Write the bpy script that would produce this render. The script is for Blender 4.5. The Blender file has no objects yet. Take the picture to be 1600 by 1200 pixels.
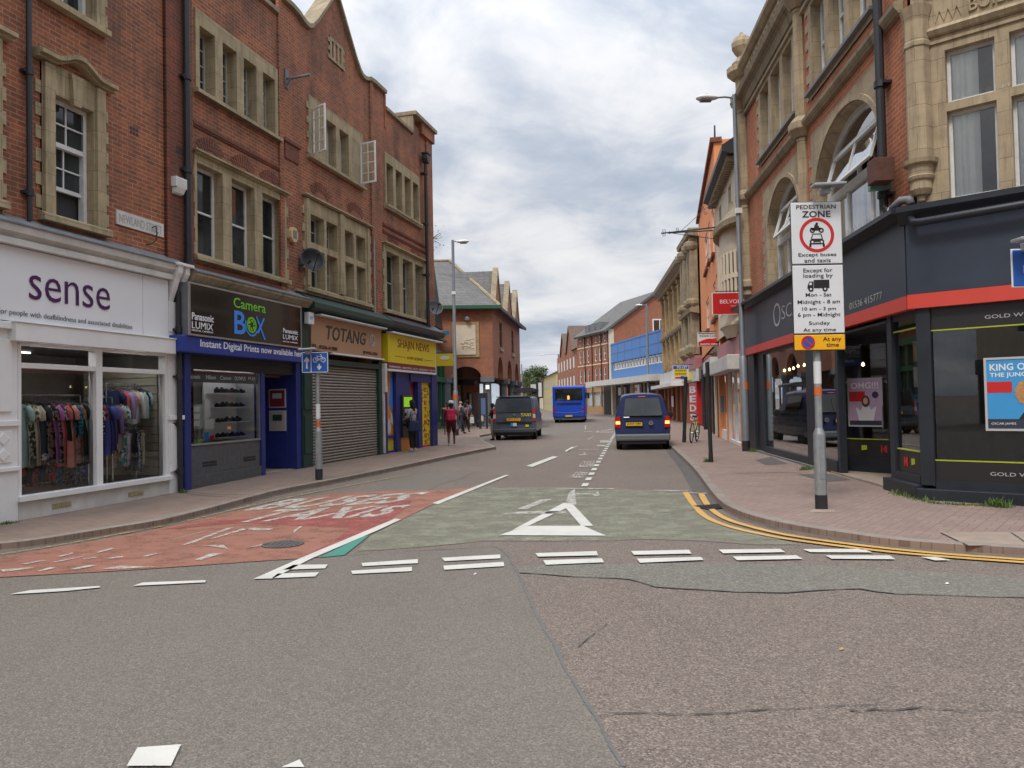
import bpy, bmesh, math, random
from mathutils import Vector, Matrix
from mathutils.geometry import tessellate_polygon
rnd = random.Random(7)
R = math.radians
SC = bpy.context.scene
COL = SC.collection

# ------------------------------------------------------------------ camera
F_PX, PITCH, ROLL, CAM_H = 1200.0, R(1.43), R(1.15), 1.6
_F = Vector((0, math.cos(PITCH), math.sin(PITCH)))
_R0 = Vector((1, 0, 0)); _U0 = _R0.cross(_F)
_R = _R0 * math.cos(ROLL) - _U0 * math.sin(ROLL)
_U = _U0 * math.cos(ROLL) + _R0 * math.sin(ROLL)
cam_d = bpy.data.cameras.new("camera")
cam = bpy.data.objects.new("camera", cam_d); COL.objects.link(cam)
M3 = Matrix((_R, _U, -_F)).transposed()
cam.matrix_world = Matrix.Translation((0, 0, CAM_H)) @ M3.to_4x4()
cam_d.sensor_width = 36; cam_d.lens = 27.0; cam_d.clip_end = 3000; cam_d.clip_start = 0.05
SC.camera = cam

# ------------------------------------------------------------------ sky, sun, exposure
SUN_EL, SUN_AZ = R(52), R(205)          # azimuth clockwise from +Y
W = bpy.data.worlds.new("World"); SC.world = W; W.use_nodes = True
nt = W.node_tree; N = nt.nodes; L = nt.links; N.clear()
def wn(t, **k):
    n = N.new(t)
    for a, b in k.items(): setattr(n, a, b)
    return n
def wmath(op, a, b=None):
    n = wn('ShaderNodeMath', operation=op)
    for i, q in enumerate((a, b)):
        if q is None: continue
        if isinstance(q, (int, float)): n.inputs[i].default_value = q
        else: L.new(q, n.inputs[i])
    return n.outputs[0]
out = wn('ShaderNodeOutputWorld'); bg = wn('ShaderNodeBackground'); L.new(bg.outputs[0], out.inputs[0])
sky = wn('ShaderNodeTexSky', sky_type='NISHITA', sun_disc=False)
sky.sun_elevation = SUN_EL; sky.sun_rotation = SUN_AZ; sky.air_density = 1.2; sky.dust_density = 1.5
tc = wn('ShaderNodeTexCoord'); sp = wn('ShaderNodeSeparateXYZ'); L.new(tc.outputs['Generated'], sp.inputs[0])
zz = wmath('MAXIMUM', sp.outputs[2], 0.0)
den = wmath('ADD', zz, 0.24)
cx = wmath('DIVIDE', sp.outputs[0], den); cy = wmath('DIVIDE', sp.outputs[1], den)
cb = wn('ShaderNodeCombineXYZ'); L.new(cx, cb.inputs[0]); L.new(cy, cb.inputs[1]); cb.inputs[2].default_value = 3.7
def wnoise(scale, detail, rough, dist=0.0, w=0.0):
    n = wn('ShaderNodeTexNoise', noise_dimensions='4D'); L.new(cb.outputs[0], n.inputs['Vector'])
    n.inputs['Scale'].default_value = scale; n.inputs['Detail'].default_value = detail
    n.inputs['Roughness'].default_value = rough; n.inputs['Distortion'].default_value = dist; n.inputs['W'].default_value = w
    return n.outputs[0]
def wramp(src, stops):
    n = wn('ShaderNodeValToRGB'); L.new(src, n.inputs[0]); e = n.color_ramp.elements
    e[0].position, e[0].color = stops[0][0], (*stops[0][1], 1)
    e[1].position, e[1].color = stops[-1][0], (*stops[-1][1], 1)
    for p, c in stops[1:-1]:
        q = e.new(p); q.color = (*c, 1)
    return n.outputs[0]
n_big = wnoise(1.15, 10, 0.50, 0.55, 2.9)
n_fine = wnoise(3.4, 10, 0.58, 0.6, 5.3)
shade = wmath('ADD', wmath('MULTIPLY', n_big, 0.62), wmath('MULTIPLY', n_fine, 0.38))
cloud = wramp(shade, [(0.40, (4.3, 5.0, 6.1)), (0.455, (5.3, 5.9, 6.9)), (0.50, (6.8, 7.15, 7.8)), (0.545, (8.2, 8.35, 8.7)), (0.62, (9.4, 9.4, 9.5))])
cover = wramp(wnoise(0.55, 7, 0.55, 0.2, 8.8), [(0.30, (0.72,) * 3), (0.42, (1, 1, 1))])
mx = wn('ShaderNodeMixRGB'); L.new(cover, mx.inputs[0]); L.new(sky.outputs[0], mx.inputs[1]); L.new(cloud, mx.inputs[2])
elev = wmath('ADD', wmath('MULTIPLY', wmath('POWER', zz, 3.0), 3.2), 0.97)
mul = wn('ShaderNodeVectorMath', operation='SCALE'); L.new(mx.outputs[0], mul.inputs[0]); L.new(elev, mul.inputs['Scale'])
L.new(mul.outputs[0], bg.inputs[0]); bg.inputs[1].default_value = 0.075
sun_d = bpy.data.lights.new("sun", 'SUN'); sun = bpy.data.objects.new("sun", sun_d); COL.objects.link(sun)
sun_d.energy = 1.5; sun_d.angle = R(12); sun_d.color = (1, 0.95, 0.87)
sdir = Vector((math.sin(SUN_AZ) * math.cos(SUN_EL), math.cos(SUN_AZ) * math.cos(SUN_EL), math.sin(SUN_EL)))
sun.rotation_euler = sdir.to_track_quat('Z', 'Y').to_euler(); sun.location = (0, 0, 60)
SC.view_settings.view_transform = 'Standard'; SC.view_settings.look = 'None'
SC.view_settings.exposure = 0.36; SC.view_settings.gamma = 1
SC.cycles.max_bounces = 8; SC.cycles.transparent_max_bounces = 16
SC.cycles.diffuse_bounces = 4; SC.cycles.glossy_bounces = 4

# ------------------------------------------------------------------ helpers
def ray(px, py): return _F + _R * ((px - 800) / F_PX) - _U * ((py - 600) / F_PX)
def ground(px, py, z=0.0):
    d = ray(px, py); t = (z - CAM_H) / d.z
    return (d.x * t, d.y * t)
def at_depth(px, py, Y):
    d = ray(px, py); t = Y / d.y
    return Vector((d.x * t, Y, CAM_H + d.z * t))

class Frame:
    """a facade plane: local x along the wall (left to right as one faces it), y into the building, z up"""
    def __init__(s, A, B):
        s.A = Vector((A[0], A[1], 0)); d = Vector((B[0] - A[0], B[1] - A[1], 0)); s.len = d.length
        s.dx = d.normalized(); s.dy = Vector((-s.dx.y, s.dx.x, 0)); s.ang = math.atan2(s.dx.y, s.dx.x)
    def W(s, x, y=0, z=0): return s.A + s.dx * x + s.dy * y + Vector((0, 0, z))
    def P(s, px, py, yo=0.0):
        d = ray(px, py); o = Vector((0, 0, CAM_H)) - s.A
        t = (yo - o.dot(s.dy)) / d.dot(s.dy)
        p = o + d * t
        return (p.dot(s.dx), p.z)
    def X(s, px, py=560, yo=0.0): return s.P(px, py, yo)[0]
    def Z(s, px, py, yo=0.0): return s.P(px, py, yo)[1]
WORLD = Frame((0, 0), (1, 0))
OFF = {}
def tag(o, label=None, cat=None, group=None, kind=None):
    if label: o['label'] = label
    if cat: o['category'] = cat
    if group: o['group'] = group
    if kind: o['kind'] = kind
    return o
def thing(name, label, cat, fr=WORLD, org=(0, 0, 0), group=None, rot=0.0):
    o = bpy.data.objects.new(name, None); COL.objects.link(o)
    o.location = fr.W(*org); o.rotation_euler = (0, 0, fr.ang + rot); o.empty_display_size = 0.3
    tag(o, label, cat, group); OFF[o.name] = Vector(org)
    return o

_tc = {}
def text_geo(s, bold, shear=0.0):
    key = (s, bold, shear)
    if key not in _tc:
        c = bpy.data.curves.new('t', 'FONT'); c.body = s; c.size = 1; c.offset = bold; c.shear = shear; c.resolution_u = 3
        c.space_character = 1.0 + bold * 2
        o = bpy.data.objects.new('t', c); COL.objects.link(o)
        dg = bpy.context.evaluated_depsgraph_get(); dg.update()
        me = bpy.data.meshes.new_from_object(o.evaluated_get(dg))
        vs = [(v.co.x, v.co.y) for v in me.vertices]; fs = [tuple(p.vertices) for p in me.polygons]
        bpy.data.objects.remove(o); bpy.data.curves.remove(c); bpy.data.meshes.remove(me)
        xs = [v[0] for v in vs]; ys = [v[1] for v in vs]
        x0, x1, y0, y1 = min(xs), max(xs), min(ys), max(ys)
        _tc[key] = ([((a - x0) / (x1 - x0), (b - y0) / (y1 - y0)) for a, b in vs], fs, (x1 - x0) / (y1 - y0))
    return _tc[key]

SPLITN = {'glass', 'black_panel', 'brick_pier', 'arch_moulding', 'lime_line', 'shopfront_rail', 'ledge', 'stone_mullion', 'shopfront_post', 'vent', 'gable_coping', 'gable_roof', 'plinth', 'stone_band', 'fascia', 'air_brick', 'sill', 'leg', 'eye', 'pedal', 'shaft', 'corner_shaft', 'rule', 'printed_shape', 'stay', 'window_band', 'fascia_trim', 'award_mark', 'cornice', 'doorway', 'seam', 'wall_panel'}
def islands(v, f):
    """connected pieces of a mesh, pieces whose boxes touch counted as one"""
    p = list(range(len(v)))
    def root(i):
        while p[i] != i: p[i] = p[p[i]]; i = p[i]
        return i
    for q in f:
        for i in q[1:]: p[root(i)] = root(q[0])
    g = {}
    for k, q in enumerate(f): g.setdefault(root(q[0]), []).append(k)
    parts = []
    for fs in g.values():
        vs = {i for k in fs for i in f[k]}; lo = [min(v[i][a] for i in vs) - .004 for a in range(3)]; hi = [max(v[i][a] for i in vs) + .004 for a in range(3)]; parts.append([fs, lo, hi])
    ch = True
    while ch:
        ch = False
        for i in range(len(parts)):
            for j in range(i + 1, len(parts)):
                a, b = parts[i], parts[j]
                if all(a[1][k] <= b[2][k] and b[1][k] <= a[2][k] for k in range(3)):
                    a[0] += b[0]; a[1] = [min(a[1][k], b[1][k]) for k in range(3)]; a[2] = [max(a[2][k], b[2][k]) for k in range(3)]; parts.pop(j); ch = True; break
            if ch: break
    return [q[0] for q in parts]
class MB:
    def __init__(s): s.v = []; s.f = []
    def add(s, vs, fs):
        n = len(s.v); s.v += [tuple(v) for v in vs]; s.f += [tuple(i + n for i in f) for f in fs]; return s
    def quad(s, a, b, c, d): return s.add([a, b, c, d], [(0, 1, 2, 3)])
    def poly(s, pts): return s.add(pts, [tuple(range(len(pts)))])
    def box(s, x0, x1, y0, y1, z0, z1):
        if x0 > x1: x0, x1 = x1, x0
        if y0 > y1: y0, y1 = y1, y0
        if z0 > z1: z0, z1 = z1, z0
        v = [(x, y, z) for z in (z0, z1) for y in (y0, y1) for x in (x0, x1)]
        return s.add(v, [(0, 2, 3, 1), (4, 5, 7, 6), (0, 1, 5, 4), (2, 6, 7, 3), (0, 4, 6, 2), (1, 3, 7, 5)])
    def prism(s, pts, y0, y1):
        """outline pts (x,z) counter-clockwise seen from -y, extruded y0..y1"""
        n = len(pts); v = [(x, y0, z) for x, z in pts] + [(x, y1, z) for x, z in pts]
        f = [tuple(range(n)), tuple(range(2 * n - 1, n - 1, -1))]
        f += [(i, i + n, (i + 1) % n + n, (i + 1) % n) for i in range(n)]
        return s.add(v, f)
    def prism_x(s, pts, x0, x1):
        """outline pts (y,z), extruded x0..x1"""
        n = len(pts); v = [(x0, y, z) for y, z in pts] + [(x1, y, z) for y, z in pts]
        f = [tuple(range(n)), tuple(range(2 * n - 1, n - 1, -1))]
        f += [(i, i + n, (i + 1) % n + n, (i + 1) % n) for i in range(n)]
        return s.add(v, f)
    def slab(s, pts, z0, z1):
        n = len(pts); v = [(x, y, z0) for x, y in pts] + [(x, y, z1) for x, y in pts]
        f = [tuple(range(n - 1, -1, -1)), tuple(range(n, 2 * n))]
        f += [(i, (i + 1) % n, (i + 1) % n + n, i + n) for i in range(n)]
        return s.add(v, f)
    def tube(s, path, r, n=8, caps=True):
        path = [Vector(p) for p in path]; rs = r if isinstance(r, (list, tuple)) else [r] * len(path)
        base = len(s.v); up = None
        for i, p in enumerate(path):
            d = (path[min(i + 1, len(path) - 1)] - path[max(i - 1, 0)])
            d = d.normalized() if d.length > 1e-9 else Vector((0, 0, 1))
            if up is None: up = Vector((0, 0, 1)) if abs(d.z) < .9 else Vector((1, 0, 0))
            a = d.cross(up).normalized(); b = a.cross(d).normalized(); up = b
            for k in range(n):
                t = 2 * math.pi * k / n
                s.v.append(tuple(p + a * (rs[i] * math.cos(t)) + b * (rs[i] * math.sin(t))))
        for i in range(len(path) - 1):
            for k in range(n):
                q = base + i * n; s.f.append((q + k, q + (k + 1) % n, q + n + (k + 1) % n, q + n + k))
        if caps:
            s.f.append(tuple(base + k for k in range(n - 1, -1, -1)))
            q = base + (len(path) - 1) * n; s.f.append(tuple(q + k for k in range(n)))
        return s
    def lathe(s, prof, c=(0, 0, 0), n=16, axis='z', caps=True):
        base = len(s.v)
        for r, h in prof:
            for k in range(n):
                t = 2 * math.pi * k / n; a, b = r * math.cos(t), r * math.sin(t)
                p = {'z': (a, b, h), 'y': (a, h, b), 'x': (h, a, b)}[axis]
                s.v.append((c[0] + p[0], c[1] + p[1], c[2] + p[2]))
        for i in range(len(prof) - 1):
            for k in range(n):
                q = base + i * n; s.f.append((q + k, q + (k + 1) % n, q + n + (k + 1) % n, q + n + k))
        if caps:
            s.f.append(tuple(base + k for k in range(n - 1, -1, -1)))
            q = base + (len(prof) - 1) * n; s.f.append(tuple(q + k for k in range(n)))
        return s
    def ring(s, cx, cz, r0, r1, y0, y1, n=32, a0=0, a1=2 * math.pi):
        full = abs(a1 - a0 - 2 * math.pi) < 1e-6; m = n if full else n + 1; b = len(s.v)
        for k in range(m):
            t = a0 + (a1 - a0) * k / n
            for rr, yy in ((r0, y0), (r1, y0), (r1, y1), (r0, y1)):
                s.v.append((cx + rr * math.cos(t), yy, cz + rr * math.sin(t)))
        for k in range(n):
            p = b + 4 * k; q = b + 4 * ((k + 1) % m)
            for i in range(4): s.f.append((p + i, p + (i + 1) % 4, q + (i + 1) % 4, q + i))
        if not full:
            s.f.append((b, b + 1, b + 2, b + 3)); q = b + 4 * n; s.f.append((q + 3, q + 2, q + 1, q))
        return s
    def text(s, t, x0, x1, z0, z1, y, bold=0.0, shear=0.0, th=0.006):
        vs, fs, _ = text_geo(t, bold, shear)
        P = [(x0 + a * (x1 - x0), y, z0 + b * (z1 - z0)) for a, b in vs]
        s.add(P, fs)
        # give the letters a little thickness: side walls along open edges
        cnt = {}
        for f in fs:
            for i in range(len(f)):
                e = (f[i], f[(i + 1) % len(f)]); k = tuple(sorted(e)); cnt.setdefault(k, []).append(e)
        n = len(P); sides = []; P2 = P + [(x, y + th, z) for x, _, z in P]
        for k, es in cnt.items():
            if len(es) == 1:
                a, b = es[0]; sides.append((b, a, a + n, b + n))
        if th > 0: s.add(P2, sides)
        return s
    def warp(s, fn, start=0):
        s.v[start:] = [tuple(fn(Vector(p))) for p in s.v[start:]]; return s
    def build(s, name, mat, parent=None, fr=WORLD, org=(0, 0, 0), smooth=False, bevel=0.0, seg=2, recalc=True, rot=0.0, wn=False):
        if parent and name in SPLITN and len(s.f) > 1:
            isl = islands(s.v, s.f)
            if 1 < len(isl) <= 60:
                for fs in isl:
                    q = MB(); ix = {}
                    for k in fs:
                        for i in s.f[k]:
                            if i not in ix: ix[i] = len(q.v); q.v.append(s.v[i])
                        q.f.append(tuple(ix[i] for i in s.f[k]))
                    SPLITN.discard(name); r_ = q.build(name, mat, parent, fr, org, smooth, bevel, seg, recalc, rot); SPLITN.add(name)
                return r_
        off = OFF[parent.name] if parent else Vector(org)
        me = bpy.data.meshes.new(name)
        me.from_pydata([(x - off[0], y - off[1], z - off[2]) for x, y, z in s.v], [], s.f)
        me.materials.append(mat)
        if recalc:
            bm = bmesh.new(); bm.from_mesh(me); bmesh.ops.recalc_face_normals(bm, faces=bm.faces); bm.to_mesh(me); bm.free()
        if smooth: me.shade_smooth()
        me.update()
        o = bpy.data.objects.new(name, me); COL.objects.link(o)
        if parent: o.parent = parent; OFF[o.name] = OFF[parent.name]
        else: o.location = fr.W(*org); o.rotation_euler = (0, 0, fr.ang + rot); OFF[o.name] = Vector(org)
        if bevel:
            b = o.modifiers.new('bevel', 'BEVEL'); b.width = bevel; b.segments = seg; b.limit_method = 'ANGLE'; b.angle_limit = R(40)
        if smooth and bevel == 0 and wn:
            pass
        return o
def smooth_by_angle(o, deg=35):
    me = o.data
    me.shade_smooth()
    bm = bmesh.new(); bm.from_mesh(me)
    for e in bm.edges:
        if len(e.link_faces) == 2 and e.calc_face_angle(0) > R(deg): e.smooth = False
    bm.to_mesh(me); bm.free(); return o
def copy_tree(o, parent=None):
    c = o.copy(); COL.objects.link(c)
    if parent: c.parent = parent
    for ch in list(o.children): copy_tree(ch, c)
    OFF[c.name] = OFF.get(o.name, Vector())
    return c

def grid_wall(mb, x0, x1, z0, z1, holes, y=0.0, depth=0.25):
    """flat wall with openings. holes: (xa,xb,za,zb[,spring]) ; with spring the top is a half ellipse. front at y, reveals back to y+depth"""
    xs = sorted({x0, x1, *[h[0] for h in holes], *[h[1] for h in holes]}); zs = sorted({z0, z1, *[h[2] for h in holes], *[h[3] for h in holes]})
    xs = [x for x in xs if x0 - 1e-6 <= x <= x1 + 1e-6]; zs = [z for z in zs if z0 - 1e-6 <= z <= z1 + 1e-6]
    for i in range(len(xs) - 1):
        for j in range(len(zs) - 1):
            cx, cz = (xs[i] + xs[i + 1]) / 2, (zs[j] + zs[j + 1]) / 2
            if any(h[0] < cx < h[1] and h[2] < cz < h[3] for h in holes): continue
            mb.quad((xs[i], y, zs[j]), (xs[i + 1], y, zs[j]), (xs[i + 1], y, zs[j + 1]), (xs[i], y, zs[j + 1]))
    e = y + depth
    for h in holes:
        a, b, c, d = h[:4]
        sp_ = h[4] if len(h) > 4 else d
        mb.quad((a, y, c), (a, y, sp_), (a, e, sp_), (a, e, c)); mb.quad((b, y, c), (b, e, c), (b, e, sp_), (b, y, sp_))
        mb.quad((a, y, c), (a, e, c), (b, e, c), (b, y, c))
        if len(h) > 4:
            n = 20; m = (a + b) / 2; rx = (b - a) / 2; rz = d - sp_
            pts = [(m - rx * math.cos(math.pi * k / n), sp_ + rz * math.sin(math.pi * k / n)) for k in range(n + 1)]
            for k in range(n):
                p, q = pts[k], pts[k + 1]
                mb.quad((p[0], y, p[1]), (q[0], y, q[1]), (q[0], y, d), (p[0], y, d))
                mb.quad((p[0], y, p[1]), (p[0], e, p[1]), (q[0], e, q[1]), (q[0], y, q[1]))
        else: mb.quad((a, y, d), (b, y, d), (b, e, d), (a, e, d))
    return mb

# ------------------------------------------------------------------ materials
def mat_new(name):
    m = bpy.data.materials.new(name); m.use_nodes = True; n = m.node_tree.nodes; l = m.node_tree.links
    return m, n, l, n['Principled BSDF']
def nmath(n, l, op, a, b):
    q = n.new('ShaderNodeMath'); q.operation = op
    for i, s in enumerate((a, b)):
        if isinstance(s, (int, float)): q.inputs[i].default_value = s
        else: l.new(s, q.inputs[i])
    return q.outputs[0]
def noise(n, l, vec, scale, detail=5, rough=.6):
    q = n.new('ShaderNodeTexNoise'); l.new(vec, q.inputs['Vector']); q.inputs['Scale'].default_value = scale
    q.inputs['Detail'].default_value = detail; q.inputs['Roughness'].default_value = rough; return q.outputs[0]
def ramp(n, l, src, stops):
    q = n.new('ShaderNodeValToRGB'); l.new(src, q.inputs[0]); e = q.color_ramp.elements
    c4 = lambda c: (*c, 1) if hasattr(c, '__len__') else (c, c, c, 1)
    e[0].position, e[0].color = stops[0][0], c4(stops[0][1]); e[1].position, e[1].color = stops[-1][0], c4(stops[-1][1])
    for p, c in stops[1:-1]: e.new(p).color = c4(c)
    return q.outputs[0]
def mixc(n, l, f, a, b, mode='MIX'):
    q = n.new('ShaderNodeMixRGB'); q.blend_type = mode
    for i, s in enumerate((f, a, b)):
        if isinstance(s, (int, float)): q.inputs[i].default_value = s
        elif isinstance(s, tuple): q.inputs[i].default_value = (*s, 1)
        else: l.new(s, q.inputs[i])
    return q.outputs[0]
def bump(n, l, b, h, strength=.3, dist=.01):
    q = n.new('ShaderNodeBump'); q.inputs['Strength'].default_value = strength; q.inputs['Distance'].default_value = dist
    l.new(h, q.inputs['Height']); l.new(q.outputs[0], b.inputs['Normal'])
def dims(n, c): 
    return tuple(max(0, min(1, v * n)) for v in c)
def plain(name, col, rough=.6, metal=0.0, var=.12, scale=3.0, bmp=.0, coat=0.0, spec=None):
    m, n, l, b = mat_new(name); t = n.new('ShaderNodeTexCoord').outputs['Object']
    if var:
        f = noise(n, l, t, scale, 6, .65); c = ramp(n, l, f, [(.25, dims(1 - var, col)), (.75, dims(1 + var, col))])
        g = noise(n, l, t, scale * 14, 3, .6); c = mixc(n, l, nmath(n, l, 'MULTIPLY', g, var * .6), c, dims(.55, col))
        l.new(c, b.inputs['Base Color'])
        l.new(nmath(n, l, 'ADD', nmath(n, l, 'MULTIPLY', f, .2), rough - .1), b.inputs['Roughness'])
        if bmp: bump(n, l, b, g, bmp, .01)
    else:
        b.inputs['Base Color'].default_value = (*col, 1); b.inputs['Roughness'].default_value = rough
    b.inputs['Metallic'].default_value = metal
    if coat: b.inputs['Coat Weight'].default_value = coat; b.inputs['Coat Roughness'].default_value = .05
    if spec is not None: b.inputs['Specular IOR Level'].default_value = spec
    return m
def brick_mat(name, c1, c2, mortar, stain=(.06, .04, .035), stain_amt=.5, rowh=.075, bw=.225, ms=.007, mode='facade', rough=.85, warm=None):
    m, n, l, b = mat_new(name); t = n.new('ShaderNodeTexCoord').outputs['Object']
    s = n.new('ShaderNodeSeparateXYZ'); l.new(t, s.inputs[0]); c = n.new('ShaderNodeCombineXYZ')
    if mode == 'facade': l.new(nmath(n, l, 'ADD', s.outputs[0], s.outputs[1]), c.inputs[0]); l.new(s.outputs[2], c.inputs[1])
    else: l.new(s.outputs[0], c.inputs[0]); l.new(s.outputs[1], c.inputs[1])
    q = n.new('ShaderNodeTexBrick'); l.new(c.outputs[0], q.inputs['Vector']); q.inputs['Scale'].default_value = 1
    q.inputs['Brick Width'].default_value = bw; q.inputs['Row Height'].default_value = rowh; q.inputs['Mortar Size'].default_value = ms
    q.inputs['Mortar Smooth'].default_value = .3; q.inputs['Bias'].default_value = -.1
    q.inputs['Color1'].default_value = (*c1, 1); q.inputs['Color2'].default_value = (*c2, 1); q.inputs['Mortar'].default_value = (*mortar, 1)
    big = noise(n, l, t, .7, 7, .7); mid = noise(n, l, t, 6, 5, .7)
    col = mixc(n, l, ramp(n, l, mid, [(.3, 0.0), (.75, .45)]), q.outputs[0], dims(1.35, c1))
    # rain streaks and soot: noise stretched vertically
    mp = n.new('ShaderNodeMapping'); l.new(c.outputs[0], mp.inputs[0]); mp.inputs['Scale'].default_value = (1.6, .22, 1)
    st = noise(n, l, mp.outputs[0], 1.5, 7, .7)
    f = ramp(n, l, nmath(n, l, 'ADD', nmath(n, l, 'MULTIPLY', big, .6), nmath(n, l, 'MULTIPLY', st, .4)), [(.44, 0.0), (.64, stain_amt)])
    col = mixc(n, l, f, col, stain)
    l.new(col, b.inputs['Base Color']); b.inputs['Roughness'].default_value = rough
    h = nmath(n, l, 'SUBTRACT', nmath(n, l, 'MULTIPLY', mid, .25), q.outputs['Fac'])
    bump(n, l, b, h, .5, .008)
    return m
def stone_mat(name, col, streak=(.10, .08, .05), amt=.55, joints=True):
    m, n, l, b = mat_new(name); t = n.new('ShaderNodeTexCoord').outputs['Object']
    s = n.new('ShaderNodeSeparateXYZ'); l.new(t, s.inputs[0]); c = n.new('ShaderNodeCombineXYZ')
    l.new(nmath(n, l, 'ADD', s.outputs[0], s.outputs[1]), c.inputs[0]); l.new(s.outputs[2], c.inputs[1])
    mp = n.new('ShaderNodeMapping'); l.new(c.outputs[0], mp.inputs[0]); mp.inputs['Scale'].default_value = (5, .55, 1)
    st = noise(n, l, mp.outputs[0], 1.4, 7, .7); bg_ = noise(n, l, t, 2.2, 7, .7); fn = noise(n, l, t, 60, 4, .7)
    cc = ramp(n, l, bg_, [(.3, dims(.72, col)), (.5, col), (.75, dims(1.25, col))])
    cc = mixc(n, l, ramp(n, l, st, [(.48, 0.0), (.72, amt)]), cc, streak)
    cc = mixc(n, l, nmath(n, l, 'MULTIPLY', fn, .3), cc, dims(.5, col))
    if joints:
        q = n.new('ShaderNodeTexBrick'); l.new(c.outputs[0], q.inputs['Vector']); q.inputs['Scale'].default_value = 1
        q.inputs['Brick Width'].default_value = .6; q.inputs['Row Height'].default_value = .32; q.inputs['Mortar Size'].default_value = .004
        q.inputs['Color1'].default_value = (1, 1, 1, 1); q.inputs['Color2'].default_value = (.86, .86, .86, 1); q.inputs['Mortar'].default_value = (.45, .45, .45, 1)
        cc = mixc(n, l, 1.0, cc, q.outputs[0], 'MULTIPLY')
    l.new(cc, b.inputs['Base Color']); b.inputs['Roughness'].default_value = .9
    bump(n, l, b, nmath(n, l, 'ADD', fn, bg_), .4, .006)
    return m
def glass_dark(name, col=(.018, .022, .024), rough=.04, curtain=None):
    m, n, l, b = mat_new(name); t = n.new('ShaderNodeTexCoord').outputs['Object']
    f = noise(n, l, t, 1.1, 3, .5)
    l.new(ramp(n, l, f, [(.35, dims(.6, col)), (.7, dims(2.2, col))]), b.inputs['Base Color'])
    b.inputs['Roughness'].default_value = rough; b.inputs['IOR'].default_value = 1.55
    bump(n, l, b, noise(n, l, t, 1.6, 2, .5), .12, .02)
    return m
def glass_clear(name, tint=(.96, .98, .97), k=1.0):
    m, n, l, b = mat_new(name); n.remove(b)
    o = n['Material Output']; tr = n.new('ShaderNodeBsdfTransparent'); tr.inputs[0].default_value = (*tint, 1)
    g = n.new('ShaderNodeBsdfGlossy'); g.inputs['Roughness'].default_value = .01; g.inputs[0].default_value = (.95, .97, 1, 1)
    fr = n.new('ShaderNodeFresnel'); fr.inputs[0].default_value = 1.5
    x = n.new('ShaderNodeMixShader'); l.new(nmath(n, l, 'MULTIPLY', fr.outputs[0], k), x.inputs[0]); l.new(tr.outputs[0], x.inputs[1]); l.new(g.outputs[0], x.inputs[2])
    l.new(x.outputs[0], o.inputs[0]); return m
def road_mat(name, base, chip, dark, chip_scale=55, chip_amt=.5, patch=(.7, 1.25), rough=.9, crack=False, green=None, green_amt=0.0, greent=(.42, .62)):
    m, n, l, b = mat_new(name); t = n.new('ShaderNodeTexCoord').outputs['Object']
    big = noise(n, l, t, .35, 7, .65); mid = noise(n, l, t, 2.6, 6, .7); fine = noise(n, l, t, 90, 3, .75)
    c = ramp(n, l, big, [(.3, dims(patch[0], base)), (.7, dims(patch[1], base))])
    c = mixc(n, l, nmath(n, l, 'MULTIPLY', mid, .25), c, dims(.75, base))
    if green:
        g = ramp(n, l, nmath(n, l, 'ADD', nmath(n, l, 'MULTIPLY', mid, .5), nmath(n, l, 'MULTIPLY', noise(n, l, t, .8, 5, .6), .5)), [(greent[0], 0.0), (greent[1], green_amt)])
        c = mixc(n, l, g, c, green)
    v = n.new('ShaderNodeTexVoronoi'); l.new(t, v.inputs['Vector']); v.inputs['Scale'].default_value = chip_scale
    tr = n.new('ShaderNodeMapping'); l.new(t, tr.inputs[0]); tr.inputs['Scale'].default_value = (1.1, .12, 1)
    c = mixc(n, l, ramp(n, l, noise(n, l, tr.outputs[0], 1.0, 4, .6), [(.5, 0.0), (.7, .22)]), c, dims(.62, base))
    sp_ = noise(n, l, t, 1.7, 8, .8); c = mixc(n, l, ramp(n, l, sp_, [(.62, 0.0), (.70, .35)]), c, dims(.5, base))
    vc = n.new('ShaderNodeSeparateColor'); l.new(v.outputs['Color'], vc.inputs[0])
    ch = ramp(n, l, vc.outputs[0], [(.45, 0.0), (.95, chip_amt)])
    c = mixc(n, l, ch, c, chip)
    dk = ramp(n, l, vc.outputs[1], [(.6, 0.0), (1.0, chip_amt)])
    c = mixc(n, l, dk, c, dark)
    c = mixc(n, l, ramp(n, l, fine, [(.5, 0.0), (.75, .5)]), c, dark)
    l.new(c, b.inputs['Base Color']); b.inputs['Roughness'].default_value = rough; b.inputs['Specular IOR Level'].default_value = .3
    bump(n, l, b, nmath(n, l, 'SUBTRACT', fine, v.outputs['Distance']), .7, .006)
    return m
def worn(name, col, amount=.5, scale=5.0, grain=60, stretch=None, rough=.75, edge=.06):
    """thin road paint: transparent where it is worn off"""
    m, n, l, b = mat_new(name); t = n.new('ShaderNodeTexCoord').outputs['Object']
    f = noise(n, l, t, scale, 8, .75); g = noise(n, l, t, grain, 3, .7)
    s = nmath(n, l, 'ADD', nmath(n, l, 'MULTIPLY', f, .65), nmath(n, l, 'MULTIPLY', g, .35))
    a = ramp(n, l, s, [(amount - edge, 0.0), (amount + edge, 1.0)])
    big = noise(n, l, t, 2, 5, .6)
    l.new(mixc(n, l, nmath(n, l, 'MULTIPLY', g, .4), ramp(n, l, big, [(.3, dims(.8, col)), (.7, col)]), dims(.6, col)), b.inputs['Base Color'])
    b.inputs['Roughness'].default_value = rough; l.new(a, b.inputs['Alpha']); bump(n, l, b, g, .4, .004)
    return m
def emit(name, col, k):
    m, n, l, b = mat_new(name); b.inputs['Base Color'].default_value = (*col, 1)
    b.inputs['Emission Color'].default_value = (*col, 1); b.inputs['Emission Strength'].default_value = k; return m

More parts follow.
